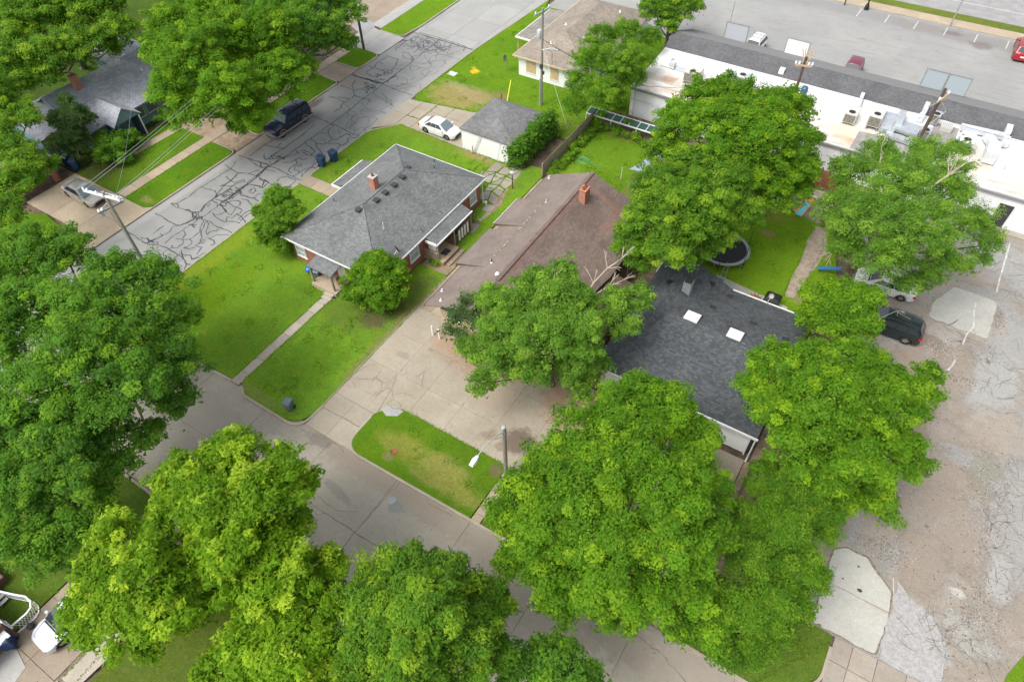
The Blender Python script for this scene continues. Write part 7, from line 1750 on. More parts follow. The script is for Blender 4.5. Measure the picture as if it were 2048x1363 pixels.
    for c in (wf,wr):
        for s in (-1,1):
            m = MB(); yo = s*(hw-.02); yi = s*(hw-.24)
            nn = 22; vs = []
            prof = [(r*.62,yo),(r*.9,yo),(r,yo-s*.03),(r,yi),(r*.6,yi)]
            for (q,yy) in prof:
                for k in range(nn): vs.append((c+q*math.cos(2*math.pi*k/nn),yy,r+q*math.sin(2*math.pi*k/nn)))
            m.add(vs, [(i*nn+k,i*nn+(k+1)%nn,(i+1)*nn+(k+1)%nn,(i+1)*nn+k) for i in range(4) for k in range(nn)])
            w = m.build('wheel', M['tyre'], t, True, 30, world=False)
            m = MB(); yq = yo-s*.035
            vs = [(c,yq+s*.02,r)]
            for k in range(20):
                q = r*.62; vs.append((c+q*math.cos(2*math.pi*k/20),yq,r+q*math.sin(2*math.pi*k/20)))
            # five spokes: alternating filled and dark sectors
            m.add(vs, [(0,1+k,1+(k+1)%20) if s<0 else (0,1+(k+1)%20,1+k) for k in range(20) if k%4 != 3]); m.build('rim', M['rim'], w, world=False)
            MB().add([(a,b-s*.012,cc) for a,b,cc in vs], [(0,1+k,1+(k+1)%20) if s<0 else (0,1+(k+1)%20,1+k) for k in range(20)]).build('brake_disc', M['dark'], w, world=False)
    return t

white = paint('white_car_paint', (.72,.72,.71), 0, .35)
silver = paint('silver_car_paint', (.50,.48,.43), .5, .35)
silverw = paint('silver_white_paint', (.52,.55,.60), .35, .35)
navy = paint('navy_car_paint', (.008,.012,.035), 0, .25)
black_g = paint('dark_green_black_paint', (.014,.024,.024), .2, .25)
maroon = paint('maroon_paint', (.17,.02,.045), .2, .35)
red = paint('red_paint', (.33,.012,.02), .1, .3)
champ = paint('champagne_trim', (.36,.28,.23), .3, .4)
vehicle('parked_car','small white sedan parked on the drive against the garage','car', -39.6,48.35, 0, white, 'sedan', 4.45,1.72, pale_glass=True, z0=.11)
vehicle('parked_car','silver sedan parked on the tan drive behind the grey utility pole','car', -62.35,22.55, -.02, silver, 'sedan', 4.75,1.85, pale_glass=True, z0=.10)
vehicle('parked_suv','dark navy boxy utility vehicle with champagne trim at the kerb under the big tree','car', -54.15,41.3, R(-90.5), navy, 'boxy', 5.35,1.95, lower=champ, rack=True, z0=.0, pale_glass=True)
vehicle('parked_suv','black-green crossover in the worn lot with its red tail light showing','car', 5.6,44.1, R(180), black_g, 'suv', 4.75,1.84, rack=True, z0=.06)
vehicle('parked_car','white car mostly hidden under the top right tree in the worn lot','car', 4.4,48.5, R(181), white, 'sedan', 4.6,1.8, z0=.06)
vehicle('parked_car','silver-white sedan under the yellow-green tree on the near drive, bottom left','car', -28.85,-2.15, R(-93), silverw, 'sedan', 4.7,1.85, z0=.10)
vehicle('parked_suv','white sport utility vehicle with a roof rack behind the leftmost roof sign','car', -17.6,80.4, R(-93), white, 'suv', 4.6,1.85, rack=True, z0=.05)
vehicle('parked_car','maroon hatchback in the shop lot, its roof showing over the grey slope','car', -6.4,80.6, R(-90), maroon, 'suv', 4.2,1.75, z0=.05)
vehicle('parked_suv','bright red sport utility vehicle at the top right edge of the shop lot','car', 9.2,95.6, R(92), red, 'suv', 4.9,1.95, z0=.05)
vehicle('parked_car','dark green car hidden under the pale tree beside the lot, lower right','car', 4.3,25.3, R(5), black_g, 'sedan', 4.6,1.8, z0=.09)
vehicle('parked_car','grey-green car glimpsed under the trees, left of the black-green crossover','car', 3.2,38.6, R(180), paint('grey_green_paint',(.10,.16,.17),.4,.3), 'sedan', 4.5,1.8, z0=.06)
vehicle('parked_car','black car glimpsed at the right end of the shop front','car', 13.2,80.6, R(-90), navy, 'sedan', 4.5,1.8, z0=.05)
# ---------------------------------------------------------------- foliage
def leaf_mat(name, a, b, c, trans=.5):
    t = NT(name)
    at = t.new('ShaderNodeAttribute', attribute_name='tint')
    s = t.new('ShaderNodeSeparateColor'); t.link(at.outputs['Color'], s.inputs[0])
    col = t.mix(t.ramp(s.outputs[0],0,1), a, b)
    col = t.mix(t.ramp(s.outputs[1],.52,.98,0,.95), col, c)  # yellow young leaves at random, brightened to paint in sunlit tips
    t.base(col, .65, 0, .12)
    tr = t.new('ShaderNodeBsdfTranslucent')
    h = t.new('ShaderNodeHueSaturation'); h.inputs['Value'].default_value = 1.5; h.inputs['Hue'].default_value = .49; t.link(col, h.inputs['Color']); t.link(h.outputs[0], tr.inputs['Color'])
    ms = t.new('ShaderNodeMixShader'); ms.inputs[0].default_value = trans
    t.link(t.b.outputs[0], ms.inputs[1]); t.link(tr.outputs[0], ms.inputs[2])
    out = [n for n in t.n if n.type == 'OUTPUT_MATERIAL'][0]
    t.link(ms.outputs[0], out.inputs['Surface'])
    return t.mat
LM = {
 'deep': leaf_mat('leaves_deep_green', (0.069, 0.177, 0.025), (0.144, 0.316, 0.030), (0.242, 0.421, 0.032)),
 'mid': leaf_mat('leaves_mid_green', (0.078, 0.188, 0.019), (0.159, 0.322, 0.025), (0.311, 0.454, 0.032)),
 'bright': leaf_mat('leaves_bright_green', (0.081, 0.194, 0.014), (0.161, 0.339, 0.019), (0.299, 0.465, 0.025)),
 'lime': leaf_mat('leaves_lime_green', (0.109, 0.228, 0.011), (0.201, 0.372, 0.017), (0.438, 0.576, 0.047)),
 'fine': leaf_mat('leaves_fine_green', (.082, .195, .018), (.155, .320, .022), (.26, .41, .035)),
 'grey': leaf_mat('leaves_grey_green', (.095, .215, .028), (.185, .355, .040), (.30, .47, .055)),
 'blue': leaf_mat('leaves_blue_green', (0.052, 0.117, 0.036), (0.109, 0.200, 0.053), (0.184, 0.255, 0.060)),
}
def leaves_mesh(name, lobes, seed, leaf=.13, density=1.0, clump=.38, per=125, drop=.0, slim=.62, up=.5, core=True, cover=1.0, shrink=.87):
    rg = np.random.default_rng(seed)
    L = np.array(lobes, dtype=float)
    L[:,3] *= shrink
    C, Rr = L[:,:3], L[:,3]
    cc = []; cl = []; kc = []; kl = []
    for i in range(len(L)):
        n = max(5, int(density*12.566*Rr[i]**2/(clump**2*3.3)))
        d = rg.normal(size=(n,3)); d /= np.linalg.norm(d,axis=1)[:,None]
        d[:,2] = np.where(d[:,2] < -.25, -d[:,2], d[:,2])
        rad = Rr[i]*(.60+.50*rg.random(n))
        sh = rg.random(n) < .2; rad[sh] += .34*Rr[i]*rg.random(sh.sum())
        # shoots bunch on boughs: pull them towards a few bough ends so gaps open between
        nb = max(4, int(Rr[i]**2*3.2)); bd = rg.normal(size=(nb,3)); bd /= np.linalg.norm(bd,axis=1)[:,None]
        near = np.argmax(d@bd.T, axis=1); d = d + bd[near]*.38; d /= np.linalg.norm(d,axis=1)[:,None]
        rad *= (.86+.30*rg.random(nb))[near]
        p = C[i] + d*rad[:,None]*np.array([1,1,.85])
        keep = np.ones(n, bool)
        for j in range(len(L)):
            if j != i: keep &= np.linalg.norm(p-C[j],axis=1) > Rr[j]*.60
        keep &= p[:,2] > .3
        cc.append(p[keep]); cl.append(np.full(keep.sum(), i))
        if core:
            m = max(3, int(Rr[i]**3*3.2))
            q = C[i] + rg.normal(size=(m,3))*Rr[i]*.30
            q = q[q[:,2] > .4]; kc.append(q); kl.append(np.full(len(q), i))
    cc = np.concatenate(cc); cl = np.concatenate(cl); n = len(cc)
    cr = clump*(.55+.8*rg.random(n))
    tint = rg.random(n)*.6 + rg.random(len(L))[cl]*.4
    cnt = np.maximum(6, (per*cover*(cr/clump)**1.6).astype(int)); ci = np.repeat(np.arange(n), cnt); N = len(ci)
    d = rg.normal(size=(N,3)); d /= np.linalg.norm(d,axis=1)[:,None]
    flip = (d[:,2] < 0) & (rg.random(N) < .6); d[flip,2] *= -1
    rr = np.where(rg.random(N) < .7, .72+.33*rg.random(N), rg.random(N)**.6)
    off = d*rr[:,None]*cr[ci][:,None]; off[:,2] *= .62
    P = cc[ci] + off
    o2 = cc-C[cl]; o2 /= (np.linalg.norm(o2,axis=1)[:,None]+1e-6); st = rg.random(n)**2*.55*clump/.38*.8
    P += o2[ci]*(st[ci]*(rg.random(N)*1.8-.6))[:,None]
    out = cc - C[cl]; out /= (np.linalg.norm(out,axis=1)[:,None]+1e-6)
    nrm = .35*out[ci] + .55*d + np.array([0,0,up]) + .42*rg.normal(size=(N,3))
    s = leaf*(.6+.8*rg.random(N))
    t0 = np.clip(tint[ci]*.75+rg.random(N)*.25,0,1); t1 = np.clip(rg.random(n)[ci]*.8+rg.random(N)*.2,0,1)
    if core and kc:
        kc = np.concatenate(kc); kl = np.concatenate(kl); m = len(kc); q = 26; M2 = m*q
        P2 = np.repeat(kc,q,axis=0)+rg.normal(size=(M2,3))*.30; n2 = rg.normal(size=(M2,3))+np.array([0,0,.9])
        P = np.concatenate([P,P2]); nrm = np.concatenate([nrm,n2]); s = np.concatenate([s, np.full(M2, .26)]); N += M2
        t0 = np.concatenate([t0, rg.random(M2)*.9]); t1 = np.concatenate([t1, rg.random(M2)*.5])
    # loose leaves between the tufts
    M3 = int(N*.16); li = rg.choice(len(L), M3, p=Rr**2/(Rr**2).sum()); d3 = rg.normal(size=(M3,3)); d3 /= np.linalg.norm(d3,axis=1)[:,None]; d3[:,2] = np.where(d3[:,2] < -.3, -d3[:,2], d3[:,2])
    P3 = C[li]+d3*(Rr[li]*(.72+.34*rg.random(M3)))[:,None]*np.array([1,1,.85])
    P = np.concatenate([P,P3]); nrm = np.concatenate([nrm, d3*.5+np.array([0,0,.6])+.5*rg.normal(size=(M3,3))]); s = np.concatenate([s, leaf*(.6+.8*rg.random(M3))]); N += M3
    t0 = np.concatenate([t0, rg.random(M3)*.9]); t1 = np.concatenate([t1, rg.random(M3)*.8])
    nrm /= np.linalg.norm(nrm,axis=1)[:,None]
    if drop: P[:,2] -= drop*rg.random(N)
    a = np.cross(nrm, rg.normal(size=(N,3))); a /= (np.linalg.norm(a,axis=1)[:,None]+1e-9)
    b = np.cross(nrm, a)
    l = a*(s*.75)[:,None]; w = b*(s*slim*.6)[:,None]
    V = np.empty((N,3,3)); V[:,0] = P-l*.6+w; V[:,1] = P+l; V[:,2] = P-l*.6-w
    V = V.reshape(-1,3)
    me = bpy.data.meshes.new(name)
    me.vertices.add(N*3); me.vertices.foreach_set('co', V.astype(np.float32).ravel())
    me.loops.add(N*3); me.loops.foreach_set('vertex_index', np.arange(N*3, dtype=np.int32))
    me.polygons.add(N); me.polygons.foreach_set('loop_start', np.arange(0,N*3,3, dtype=np.int32))
    me.update(calc_edges=True)
    at = me.attributes.new('tint', 'FLOAT_COLOR', 'FACE')
    col = np.ones((N,4), np.float32); col[:,0] = t0; col[:,1] = t1
    at.data.foreach_set('color', col.ravel())
    return me, cc, cl, N

LEAVES = 0
def tree(name, label, cat, lobes, seed, mat='mid', base=None, trunk=.28, group=None, bark='bark', dead=0, twigs=3, **kw):
    global LEAVES
    L = np.array(lobes, dtype=float); w = L[:,3]**2
    c = (L[:,:3]*w[:,None]).sum(0)/w.sum()
    if base is None: base = (c[0], c[1])
    bx, by = base
    t = thing(name, label, cat, (bx,by,.1), 0, group)
    me, cc, cl, N = leaves_mesh('crown', lobes, seed, **kw); LEAVES += N
    co = np.empty(len(me.vertices)*3, np.float32); me.vertices.foreach_get('co', co); co = co.reshape(-1,3)-np.array([bx,by,.1],np.float32)
    me.vertices.foreach_set('co', co.ravel()); me.materials.append(LM[mat]); me.update()
    o = bpy.data.objects.new('crown', me); COL.objects.link(o); o.parent = t
    rr = random.Random(seed)
    zf = min(L[:,2].min()*.45, c[2]*.35)
    fork = Vector((bx+(c[0]-bx)*.3, by+(c[1]-by)*.3, max(.4,zf)))
    m = MB(); m.tube([(bx,by,0),(bx+.02,by,.25),(fork.x,fork.y,fork.z)], [trunk*1.35,trunk,trunk*.82], 10); m.build('trunk', M[bark], t, True)
    m = MB()
    for i,(x,y,z,r) in enumerate(lobes):
        e = Vector((x,y,z)); mid = fork.lerp(e,.5)+Vector((rr.uniform(-.2,.2),rr.uniform(-.2,.2),-.08*(e-fork).length))
        r0 = trunk*.42*min(1, r/2+.3)
        m.tube([fork,fork.lerp(mid,.5)+Vector((0,0,-.05)),mid,mid.lerp(e,.5),e], [r0,r0*.85,r0*.65,r0*.45,r0*.25], 6)
        idx = np.where(cl == i)[0]
        for k in rr.sample(list(idx), min(twigs,len(idx))):
            q = Vector(cc[k].tolist()); m.tube([e,e.lerp(q,.5)+Vector((rr.uniform(-.1,.1),rr.uniform(-.1,.1),.1)),q], [r0*.25,.025,.012], 4)
    m.build('limbs', M[bark], t, True)
    return t
def dead_branch(par, pts, r, seed, n=6, spread=.9):
    rr = random.Random(seed); m = MB()
    P = [Vector(p) for p in pts]
    m.tube(P, [r*(1-.7*i/(len(P)-1)) for i in range(len(P))], 6)
    d = (P[-1]-P[0]).normalized()
    for k in range(n):
        s = P[rr.randrange(1,len(P))]; l = rr.uniform(.5,1.6)*spread
        q = d+Vector((rr.uniform(-.9,.9),rr.uniform(-.9,.9),rr.uniform(-.3,.7)))
        q.normalize(); a = s+q*l*.5+Vector((0,0,rr.uniform(-.1,.15))); b = s+q*l
        m.tube([s,a,b], [r*.4,r*.25,.012], 5)
        for j in range(2):
            q2 = (q+Vector((rr.uniform(-.7,.7),rr.uniform(-.7,.7),rr.uniform(-.3,.5)))).normalized()
            m.tube([a,a+q2*l*.45], [r*.22,.01], 4)
    m.build('dead_branch', M['bark_pale'], par, True)

tree('shade_tree','huge dark green tree at the left edge, spreading over the street corner','tree', CROWNS['left_big'], 1, 'deep', (-39.5,9.6), .42, leaf=0.131, clump=0.42)
tree('shade_tree','dark green tree below the huge left one, over the near lawn','tree', CROWNS['left_low'], 2, 'deep', (-34.0,1.9), .36, leaf=0.131, clump=0.40)
TS1 = tree('sycamore_tree','yellow-green sycamore over the lower street, left of centre','tree', CROWNS['sycamore'], 3, 'lime', (-22.6,4.0), .34, leaf=0.165, clump=0.38, per=80)
TS2 = tree('sycamore_tree','yellow-green sycamore hanging over the silver-white car at the bottom left','tree', CROWNS['sycamore_low'], 4, 'lime', (-24.0,.2), .32, leaf=0.165, clump=0.38, per=80)
tree('sycamore_tree','yellow-green sycamore cut by the bottom edge, left of the middle','tree', CROWNS['bottom_mid_left'], 5, 'lime', None, .3, leaf=0.165, clump=0.38, per=80)
tree('shade_tree','mid green tree at the bottom middle in front of the street','tree', CROWNS['bottom_mid'], 6, 'mid', (-9.2,2.8), .36, leaf=0.131, clump=0.38)
tree('shade_tree','small dark green tree cut by the bottom edge, right of the middle','tree', CROWNS['bottom_small'], 7, 'deep', None, .22, leaf=.14, clump=.42, per=90)
tree('shade_tree','very large bright green tree right of the street light, over drive and street','tree', CROWNS['center_big'], 8, 'bright', (-5.6,17.4), .45, leaf=0.131, clump=0.40)
T5 = tree('locust_tree','feathery light green tree between the largest tree and the lot','tree', CROWNS['right_low'], 9, 'fine', (2.2,21.5), .22, leaf=0.104, clump=0.37, slim=.5, per=130, density=2.0, up=.3)
T6 = tree('shade_tree','wide yellow-green tree right of the charcoal roof','tree', CROWNS['right_mid'], 10, 'bright', (2.6,29.6), .38, leaf=0.131, clump=0.38)
T7 = tree('locust_tree','broad feathery tree with bare branches beside the worn lot and shops','tree', CROWNS['right_top'], 11, 'grey', (3.0,51.5), .36, leaf=0.109, clump=0.42, slim=.5, per=120, density=1.15, up=.3)
tree('shade_tree','small bright green tree between the play lawn and the black-green crossover','tree', CROWNS['right_small'], 12, 'bright', None, .18, leaf=.14, clump=.40, per=90)
tree('shade_tree','round dense green tree over the trampoline and brown roof','tree', CROWNS['back_centre'], 13, 'mid', (-12.6,43.5), .36, leaf=0.131, clump=0.38)
tree('shade_tree','tallest green tree beside the shops, behind the round dense one','tree', CROWNS['back_tall'], 14, 'bright', (-9.8,56.3), .4, leaf=0.131, clump=0.40)
tree('locust_tree','feathery green tree between the tan-roofed house and the shops','tree', CROWNS['mall_side'], 15, 'fine', (-27.6,60.6), .24, leaf=0.113, clump=0.38, slim=.5, per=120, up=.3)
tree('shade_tree','bushy green tree at the top edge beyond the left end of the shops','tree', CROWNS['mall_corner'], 16, 'mid', None, .24, leaf=0.131, clump=0.38)
T11 = tree('elm_tree','ragged light green tree with dead branches leaning over the brown roof and drive','tree', CROWNS['leaning'], 17, 'grey', (-13.8,26.2), .30, leaf=0.113, clump=0.35, per=110, density=.92)
tree('broadleaf_shrub','dark broadleaf shrub at the front corner of the brown-roofed house','shrub', CROWNS['broadleaf_shrub'], 18, 'blue', (-22.0,26.2), .12, leaf=0.131, clump=0.38, slim=.6, per=26)
tree('shade_tree','big bright green tree over the dark navy vehicle across the street','tree', CROWNS['upper_left_big'], 19, 'bright', (-58.2,40.2), .45, leaf=0.148, clump=0.45)
tree('shade_tree','dark green trees at the top, behind the big bright one','tree', CROWNS['upper_dark'], 20, 'deep', (-60.5,49.5), .38, leaf=0.148, clump=0.45)
tree('shade_tree','dull green tree mass in the top left corner behind the blue house','tree', CROWNS['corner_back'], 21, 'mid', (-84,38), .4, leaf=0.165, clump=0.50)
tree('shade_tree','leafy tree cut by the left edge beside the blue house','tree', CROWNS['left_edge'], 22, 'mid', (-71.5,19.5), .34, leaf=0.144, clump=0.42)
tree('young_tree','small round tree at the street side corner of the brick house','tree', CROWNS['street_side'], 23, 'mid', (-41.6,28.3), .14, leaf=.13, clump=.33, per=95, density=2.0, shrink=.84)
tree('young_tree','small bright tree in front of the brick house bay window','tree', CROWNS['window_bush_tree'], 24, 'bright', (-29.9,25.2), .12, leaf=.14, clump=.32, per=85, density=1.8, shrink=.97)
tree('conifer','grey-green ragged conifer in front of the blue house','tree', CROWNS['conifer'], 25, 'blue', (-68.9,26.6), .16, leaf=.12, clump=.30, slim=.4, per=90, density=2.4, shrink=1.0)
tree('bush','broad dark bush by the blue house porch','shrub', CROWNS['front_bush'], 26, 'deep', None, .08, leaf=.14, clump=.36, per=80)

for i,(tr,P) in enumerate(((TS1,[(-22.4,5.5,8.6),(-21.6,6.6,9.9),(-20.6,7.6,10.3)]),(TS1,[(-23.2,6.0,8.5),(-24.0,7.0,9.9),(-24.2,7.6,10.1)]),(TS1,[(-20.4,5.0,7.5),(-19.6,5.4,9.1),(-18.8,6.1,9.5)]),(TS2,[(-23.0,.9,8.0),(-22.2,1.6,9.6),(-21.6,2.2,10.1)]),(TS2,[(-22.2,-.2,7.6),(-21.2,.2,9.2),(-20.6,.8,9.6)]))):
    dead_branch(tr, [(x,y,z-.5) for x,y,z in P], .045, 30+i, 3, .6)
dead_branch(T11, [(-13.2,29.0,6.5),(-13.0,30.2,7.4),(-12.7,31.6,7.8),(-12.2,32.8,8.0)], .07, 3, 9)
dead_branch(T11, [(-12.8,29.4,6.8),(-12.1,30.6,7.2),(-11.5,31.5,7.3)], .06, 4, 8)
dead_branch(T11, [(-12.6,26.5,5.5),(-12.2,26.2,6.4),(-11.7,26.0,6.6)], .06, 5, 6)
dead_branch(T11, [(-14.8,27.2,6.4),(-14.9,27.8,8.3),(-14.9,28.2,8.9)], .05, 6, 3, .5)
dead_branch(T7, [(3.2,47.6,8.0),(2.2,46.2,7.2),(1.0,45.4,6.0),(-.2,45.0,4.6)], .09, 7, 12, 1.3)
dead_branch(T7, [(3.6,47.6,8.2),(3.6,45.8,7.4),(3.4,44.2,6.2)], .08, 8, 10, 1.2)
dead_branch(T7, [(3.0,48.0,8.5),(4.6,50.0,10.2),(5.4,51.6,10.6)], .10, 9, 6, 1.1)
dead_branch(T7, [(1.2,48.5,8.4),(.2,50.2,9.4),(-.2,52,9.7)], .05, 10, 6, 1.0)
dead_branch(T6, [(2.6,26.5,8.4),(1.0,26.8,9.0),(.2,26.9,8.9)], .05, 11, 3, .8)
dead_branch(T5, [(.6,18.5,5.6),(-.2,19.4,6.6),(-.6,20.4,6.9)], .04, 12, 6, .8)
dead_branch(T5, [(2.6,16.8,4.4),(2.2,15.8,3.8),(2.6,15.0,3.2)], .035, 13, 6, .6)
dead_branch(T6, [(4.2,40.2,4.0),(5.4,42.8,3.2),(6.6,43.4,2.4)], .03, 14, 3, .7)

def shrub(name, label, x, y, r, seed, mat='mid', h=.6, n=4, group=None, leaf=.11, clump=.22, per=36):
    rr = random.Random(seed)
    lobes = [(x+rr.uniform(-.6,.6)*r,y+rr.uniform(-.6,.6)*r,h*rr.uniform(.5,1),r*rr.uniform(.5,.8)) for _ in range(n)]
    return tree(name, label, 'shrub', lobes, seed, mat, (x,y), .03, group, leaf=leaf, clump=clump, per=per, twigs=1, core=False)
# ivy over the garage's right wall
lob = []
rr = random.Random(4)
for i in range(34):
    y = 47.2+6.6*i/33; lob.append((-29.55+rr.uniform(-.25,.15),y,rr.uniform(2.1,2.6),.42)); lob.append((-29.4,y,rr.uniform(.6,1.7),.45))
for i in range(4): lob.append((-30.1,47.1,2.2-i*.55,.28))
tree('ivy','thick dark ivy covering the right wall of the white garage','climber', lob, 40, 'deep', (-29.4,50.4), .05, leaf=.12, clump=.26, per=45, twigs=0)
for i in range(9):
    shrub('weed_clump', ['weeds at the near end of the board fence','second clump of weeds along the board fence','third clump of weeds along the board fence','leafy clump midway along the board fence','fifth clump along the board fence','sixth clump along the board fence','tall leafy clump near the far end of the board fence','last clump before the white pane frame','leafy clump at the corner of fence and pane frame'][i], -26.15,47.9+i*1.08,.55,50+i,'mid' if i%2 else 'bright',.55)
for i,(x,y,r,lab) in enumerate(((-26.3,57.4,.8,'large leafy plant under the left end of the pane frame'),(-24.9,57.1,.5,'second plant under the pane frame'),(-23.6,57.0,.6,'third plant under the pane frame'),(-22.7,56.9,.4,'small plant in the middle right of the plant bed'),(-21.6,57.0,.65,'round dark bush near the right end of the plant bed'),(-20.6,56.6,.4,'last small plant of the plant bed'))):
    shrub('garden_plant', lab, x, y, r, 70+i, 'bright' if i in (0,2) else 'mid', .7)
shrub('vine_plant','bright vine climbing over the left panes of the white frame',-26.0,58.2,.5,90,'bright',1.5)
shrub('vine_plant','bright vine climbing through the middle panes of the white frame',-23.2,58.3,.35,91,'bright',1.4)
shrub('bush','low bush at the street side foot of the brick house',-40.2,27.0,.9,80,'mid',.7,5,leaf=.12,clump=.27)
shrub('bush','small bush against the street side wing of the brick house',-40.4,38.6,.75,81,'mid',1.0,5,leaf=.12,clump=.27)
shrub('bush','dark bush below the blue house windows',-65.6,35.2,1.0,82,'deep',1.1,6,leaf=.12,clump=.27)
shrub('bush','dark bush at the blue house corner under the big tree',-66,38.4,1.2,83,'deep',1.2,6,leaf=.17,clump=.45)
for i,(x,y) in enumerate(((-28.9,38.6),(-28.8,36.2),(-28.5,32.2))): shrub('weed_clump', ['weeds beside the brick house side wall near the downspout','weeds behind the white boards of the side porch','weeds at the near corner of the side deck'][i], x, y,.35,84+i,'mid',.35,3)
shrub('weed_clump','weeds at the end wall of the shops left corner',-25.6,61.6,.8,88,'deep',.9,5)
for i,(x,y,r,z) in enumerate(((-10,41.6,1.2,1.2),(-12,47,1.3,1.4),(-15.5,47.5,1.2,1.0))): shrub('bush', ['dark undergrowth left of the trampoline','dark undergrowth behind the trampoline','undergrowth under the round dense tree'][i], x, y, r, 92+i, 'deep', z, 5, leaf=.15, clump=.33, per=50)
# ragged grass edges and tufts
def tufts(name, segs, seed, n_per_m=22, wid=.12, mat='bright'):
    rg = np.random.default_rng(seed); V = []
    for (x0,y0,x1,y1,z) in segs:
        L = math.hypot(x1-x0,y1-y0); n = int(L*n_per_m)
        t = rg.random(n); o = rg.normal(size=n)*wid*.5
        nx, ny = -(y1-y0)/L, (x1-x0)/L
        X = x0+(x1-x0)*t+nx*o; Y = y0+(y1-y0)*t+ny*o
        a = rg.random(n)*6.28; w = .03+.03*rg.random(n); h = .05+.09*rg.random(n); lx = (rg.random(n)-.5)*.12; ly = (rg.random(n)-.5)*.12
        dx, dy = np.cos(a)*w, np.sin(a)*w
        v = np.empty((n,3,3)); v[:,0] = np.stack([X-dx,Y-dy,np.full(n,z)],1); v[:,1] = np.stack([X+dx,Y+dy,np.full(n,z)],1); v[:,2] = np.stack([X+lx,Y+ly,z+h],1)
        V.append(v)
    V = np.concatenate(V); n = len(V)
    me = bpy.data.meshes.new(name); me.vertices.add(n*3); me.vertices.foreach_set('co', V.astype(np.float32).ravel())
    me.loops.add(n*3); me.loops.foreach_set('vertex_index', np.arange(n*3,dtype=np.int32)); me.polygons.add(n); me.polygons.foreach_set('loop_start', np.arange(0,n*3,3,dtype=np.int32)); me.update(calc_edges=True)
    at = me.attributes.new('tint','FLOAT_COLOR','FACE'); c = np.ones((n,4),np.float32); c[:,0] = rg.random(n); c[:,1] = rg.random(n); at.data.foreach_set('color', c.ravel())
    me.materials.append(LM[mat]); o = bpy.data.objects.new(name, me); COL.objects.link(o); o['kind'] = 'stuff'; return o
edge = [(-34.1,14.8,-34.1,24.4,.1),(-33.26,14.8,-33.26,24.4,.1),(-26.75,17,-26.75,31.3,.09),(-21.4,18.87,-13,18.87,.09),(-22.5,18.5,-21.4,18.87,.09),(-12.86,14.8,-12.86,18.6,.1),
  (-44.2,47.42,-36.1,47.12,.1),(-46.2,52.0,-39,53.2,.1),(-39,53.2,-36.2,53.6,.1),(-26.74,31.4,-26.74,46.8,.09),(-42.9,49.2,-42.9,52.2,.1),(-44.6,49.2,-41,49.2,.1),(-36,47.2,-30,47.2,.1),(-46.2,37.5,-46.2,44.5,.1),(-46.2,53,-46.2,64,.1),(-46.2,18,-46.2,34,.1),
  (-60.35,24.6,-60.35,35,.1),(-59.05,24.6,-59.05,35,.1),(-33,41.2,-28.6,41.2,.1),(-33,42.5,-33,47,.1),(-31.5,43,-28.7,43.4,.1),(-32,44.9,-29,45.0,.1),(-26.75,47.2,-26.2,57,.1),(-20,57,-26,57.5,.1),(-18.2,51,-19.8,56.8,.1),(-2.2,43.5,-2.4,53,.1),(-1.2,44,-1.0,53,.1),(-8.4,55.9,-2.3,53.7,.1),(5.4,14.6,8.2,18.8,.1),(-26.7,-4.9,-26.75,1,.1),(-25.9,-8,-25.9,4,.08)]
tufts('grass_tufts', edge, 1, 34, .10)
def blades(name, rects, seed, dens, z=.115, mat='bright'):
    segs = []
    rg = random.Random(seed)
    for (x0,x1,y0,y1) in rects:
        for k in range(int((x1-x0)*(y1-y0)*dens/60)+1):
            x = rg.uniform(x0+.3,x1-.3); y = rg.uniform(y0+.3,y1-.3); a = rg.uniform(0,6.28); l = rg.uniform(.4,1.2)
            cx = min(max(x+math.cos(a)*l,x0+.1),x1-.1); cy = min(max(y+math.sin(a)*l,y0+.1),y1-.1)
            if abs(cx-x)+abs(cy-y) > .1: segs.append((x,y,cx,cy,z))
    return tufts(name, segs, seed, 60, .55, mat)
blades('lawn_tufts', [(-45.5,-34.6,15,26),(-45.8,-41.8,26.8,33.8),(-32.6,-27.2,14.5,26),(-45.8,-40,36.5,44),(-39,-30,41.8,46.8),(-22.6,-13.2,14.9,18.4)], 11, 14)
blades('lawn_tufts', [(-45.8,-39.5,53.6,64),(-45,-41.5,64,78),(-38.5,-27.5,54.2,61.5),(-26,-18.5,46.8,56.5),(-9,-2.6,44,54),(-58.7,-55.9,25.5,34.4),(-66,-60.8,25,34.8),(-24,-12,0,4.5),(.8,8,15,19)], 12, 14)
print('leaves', LEAVES)

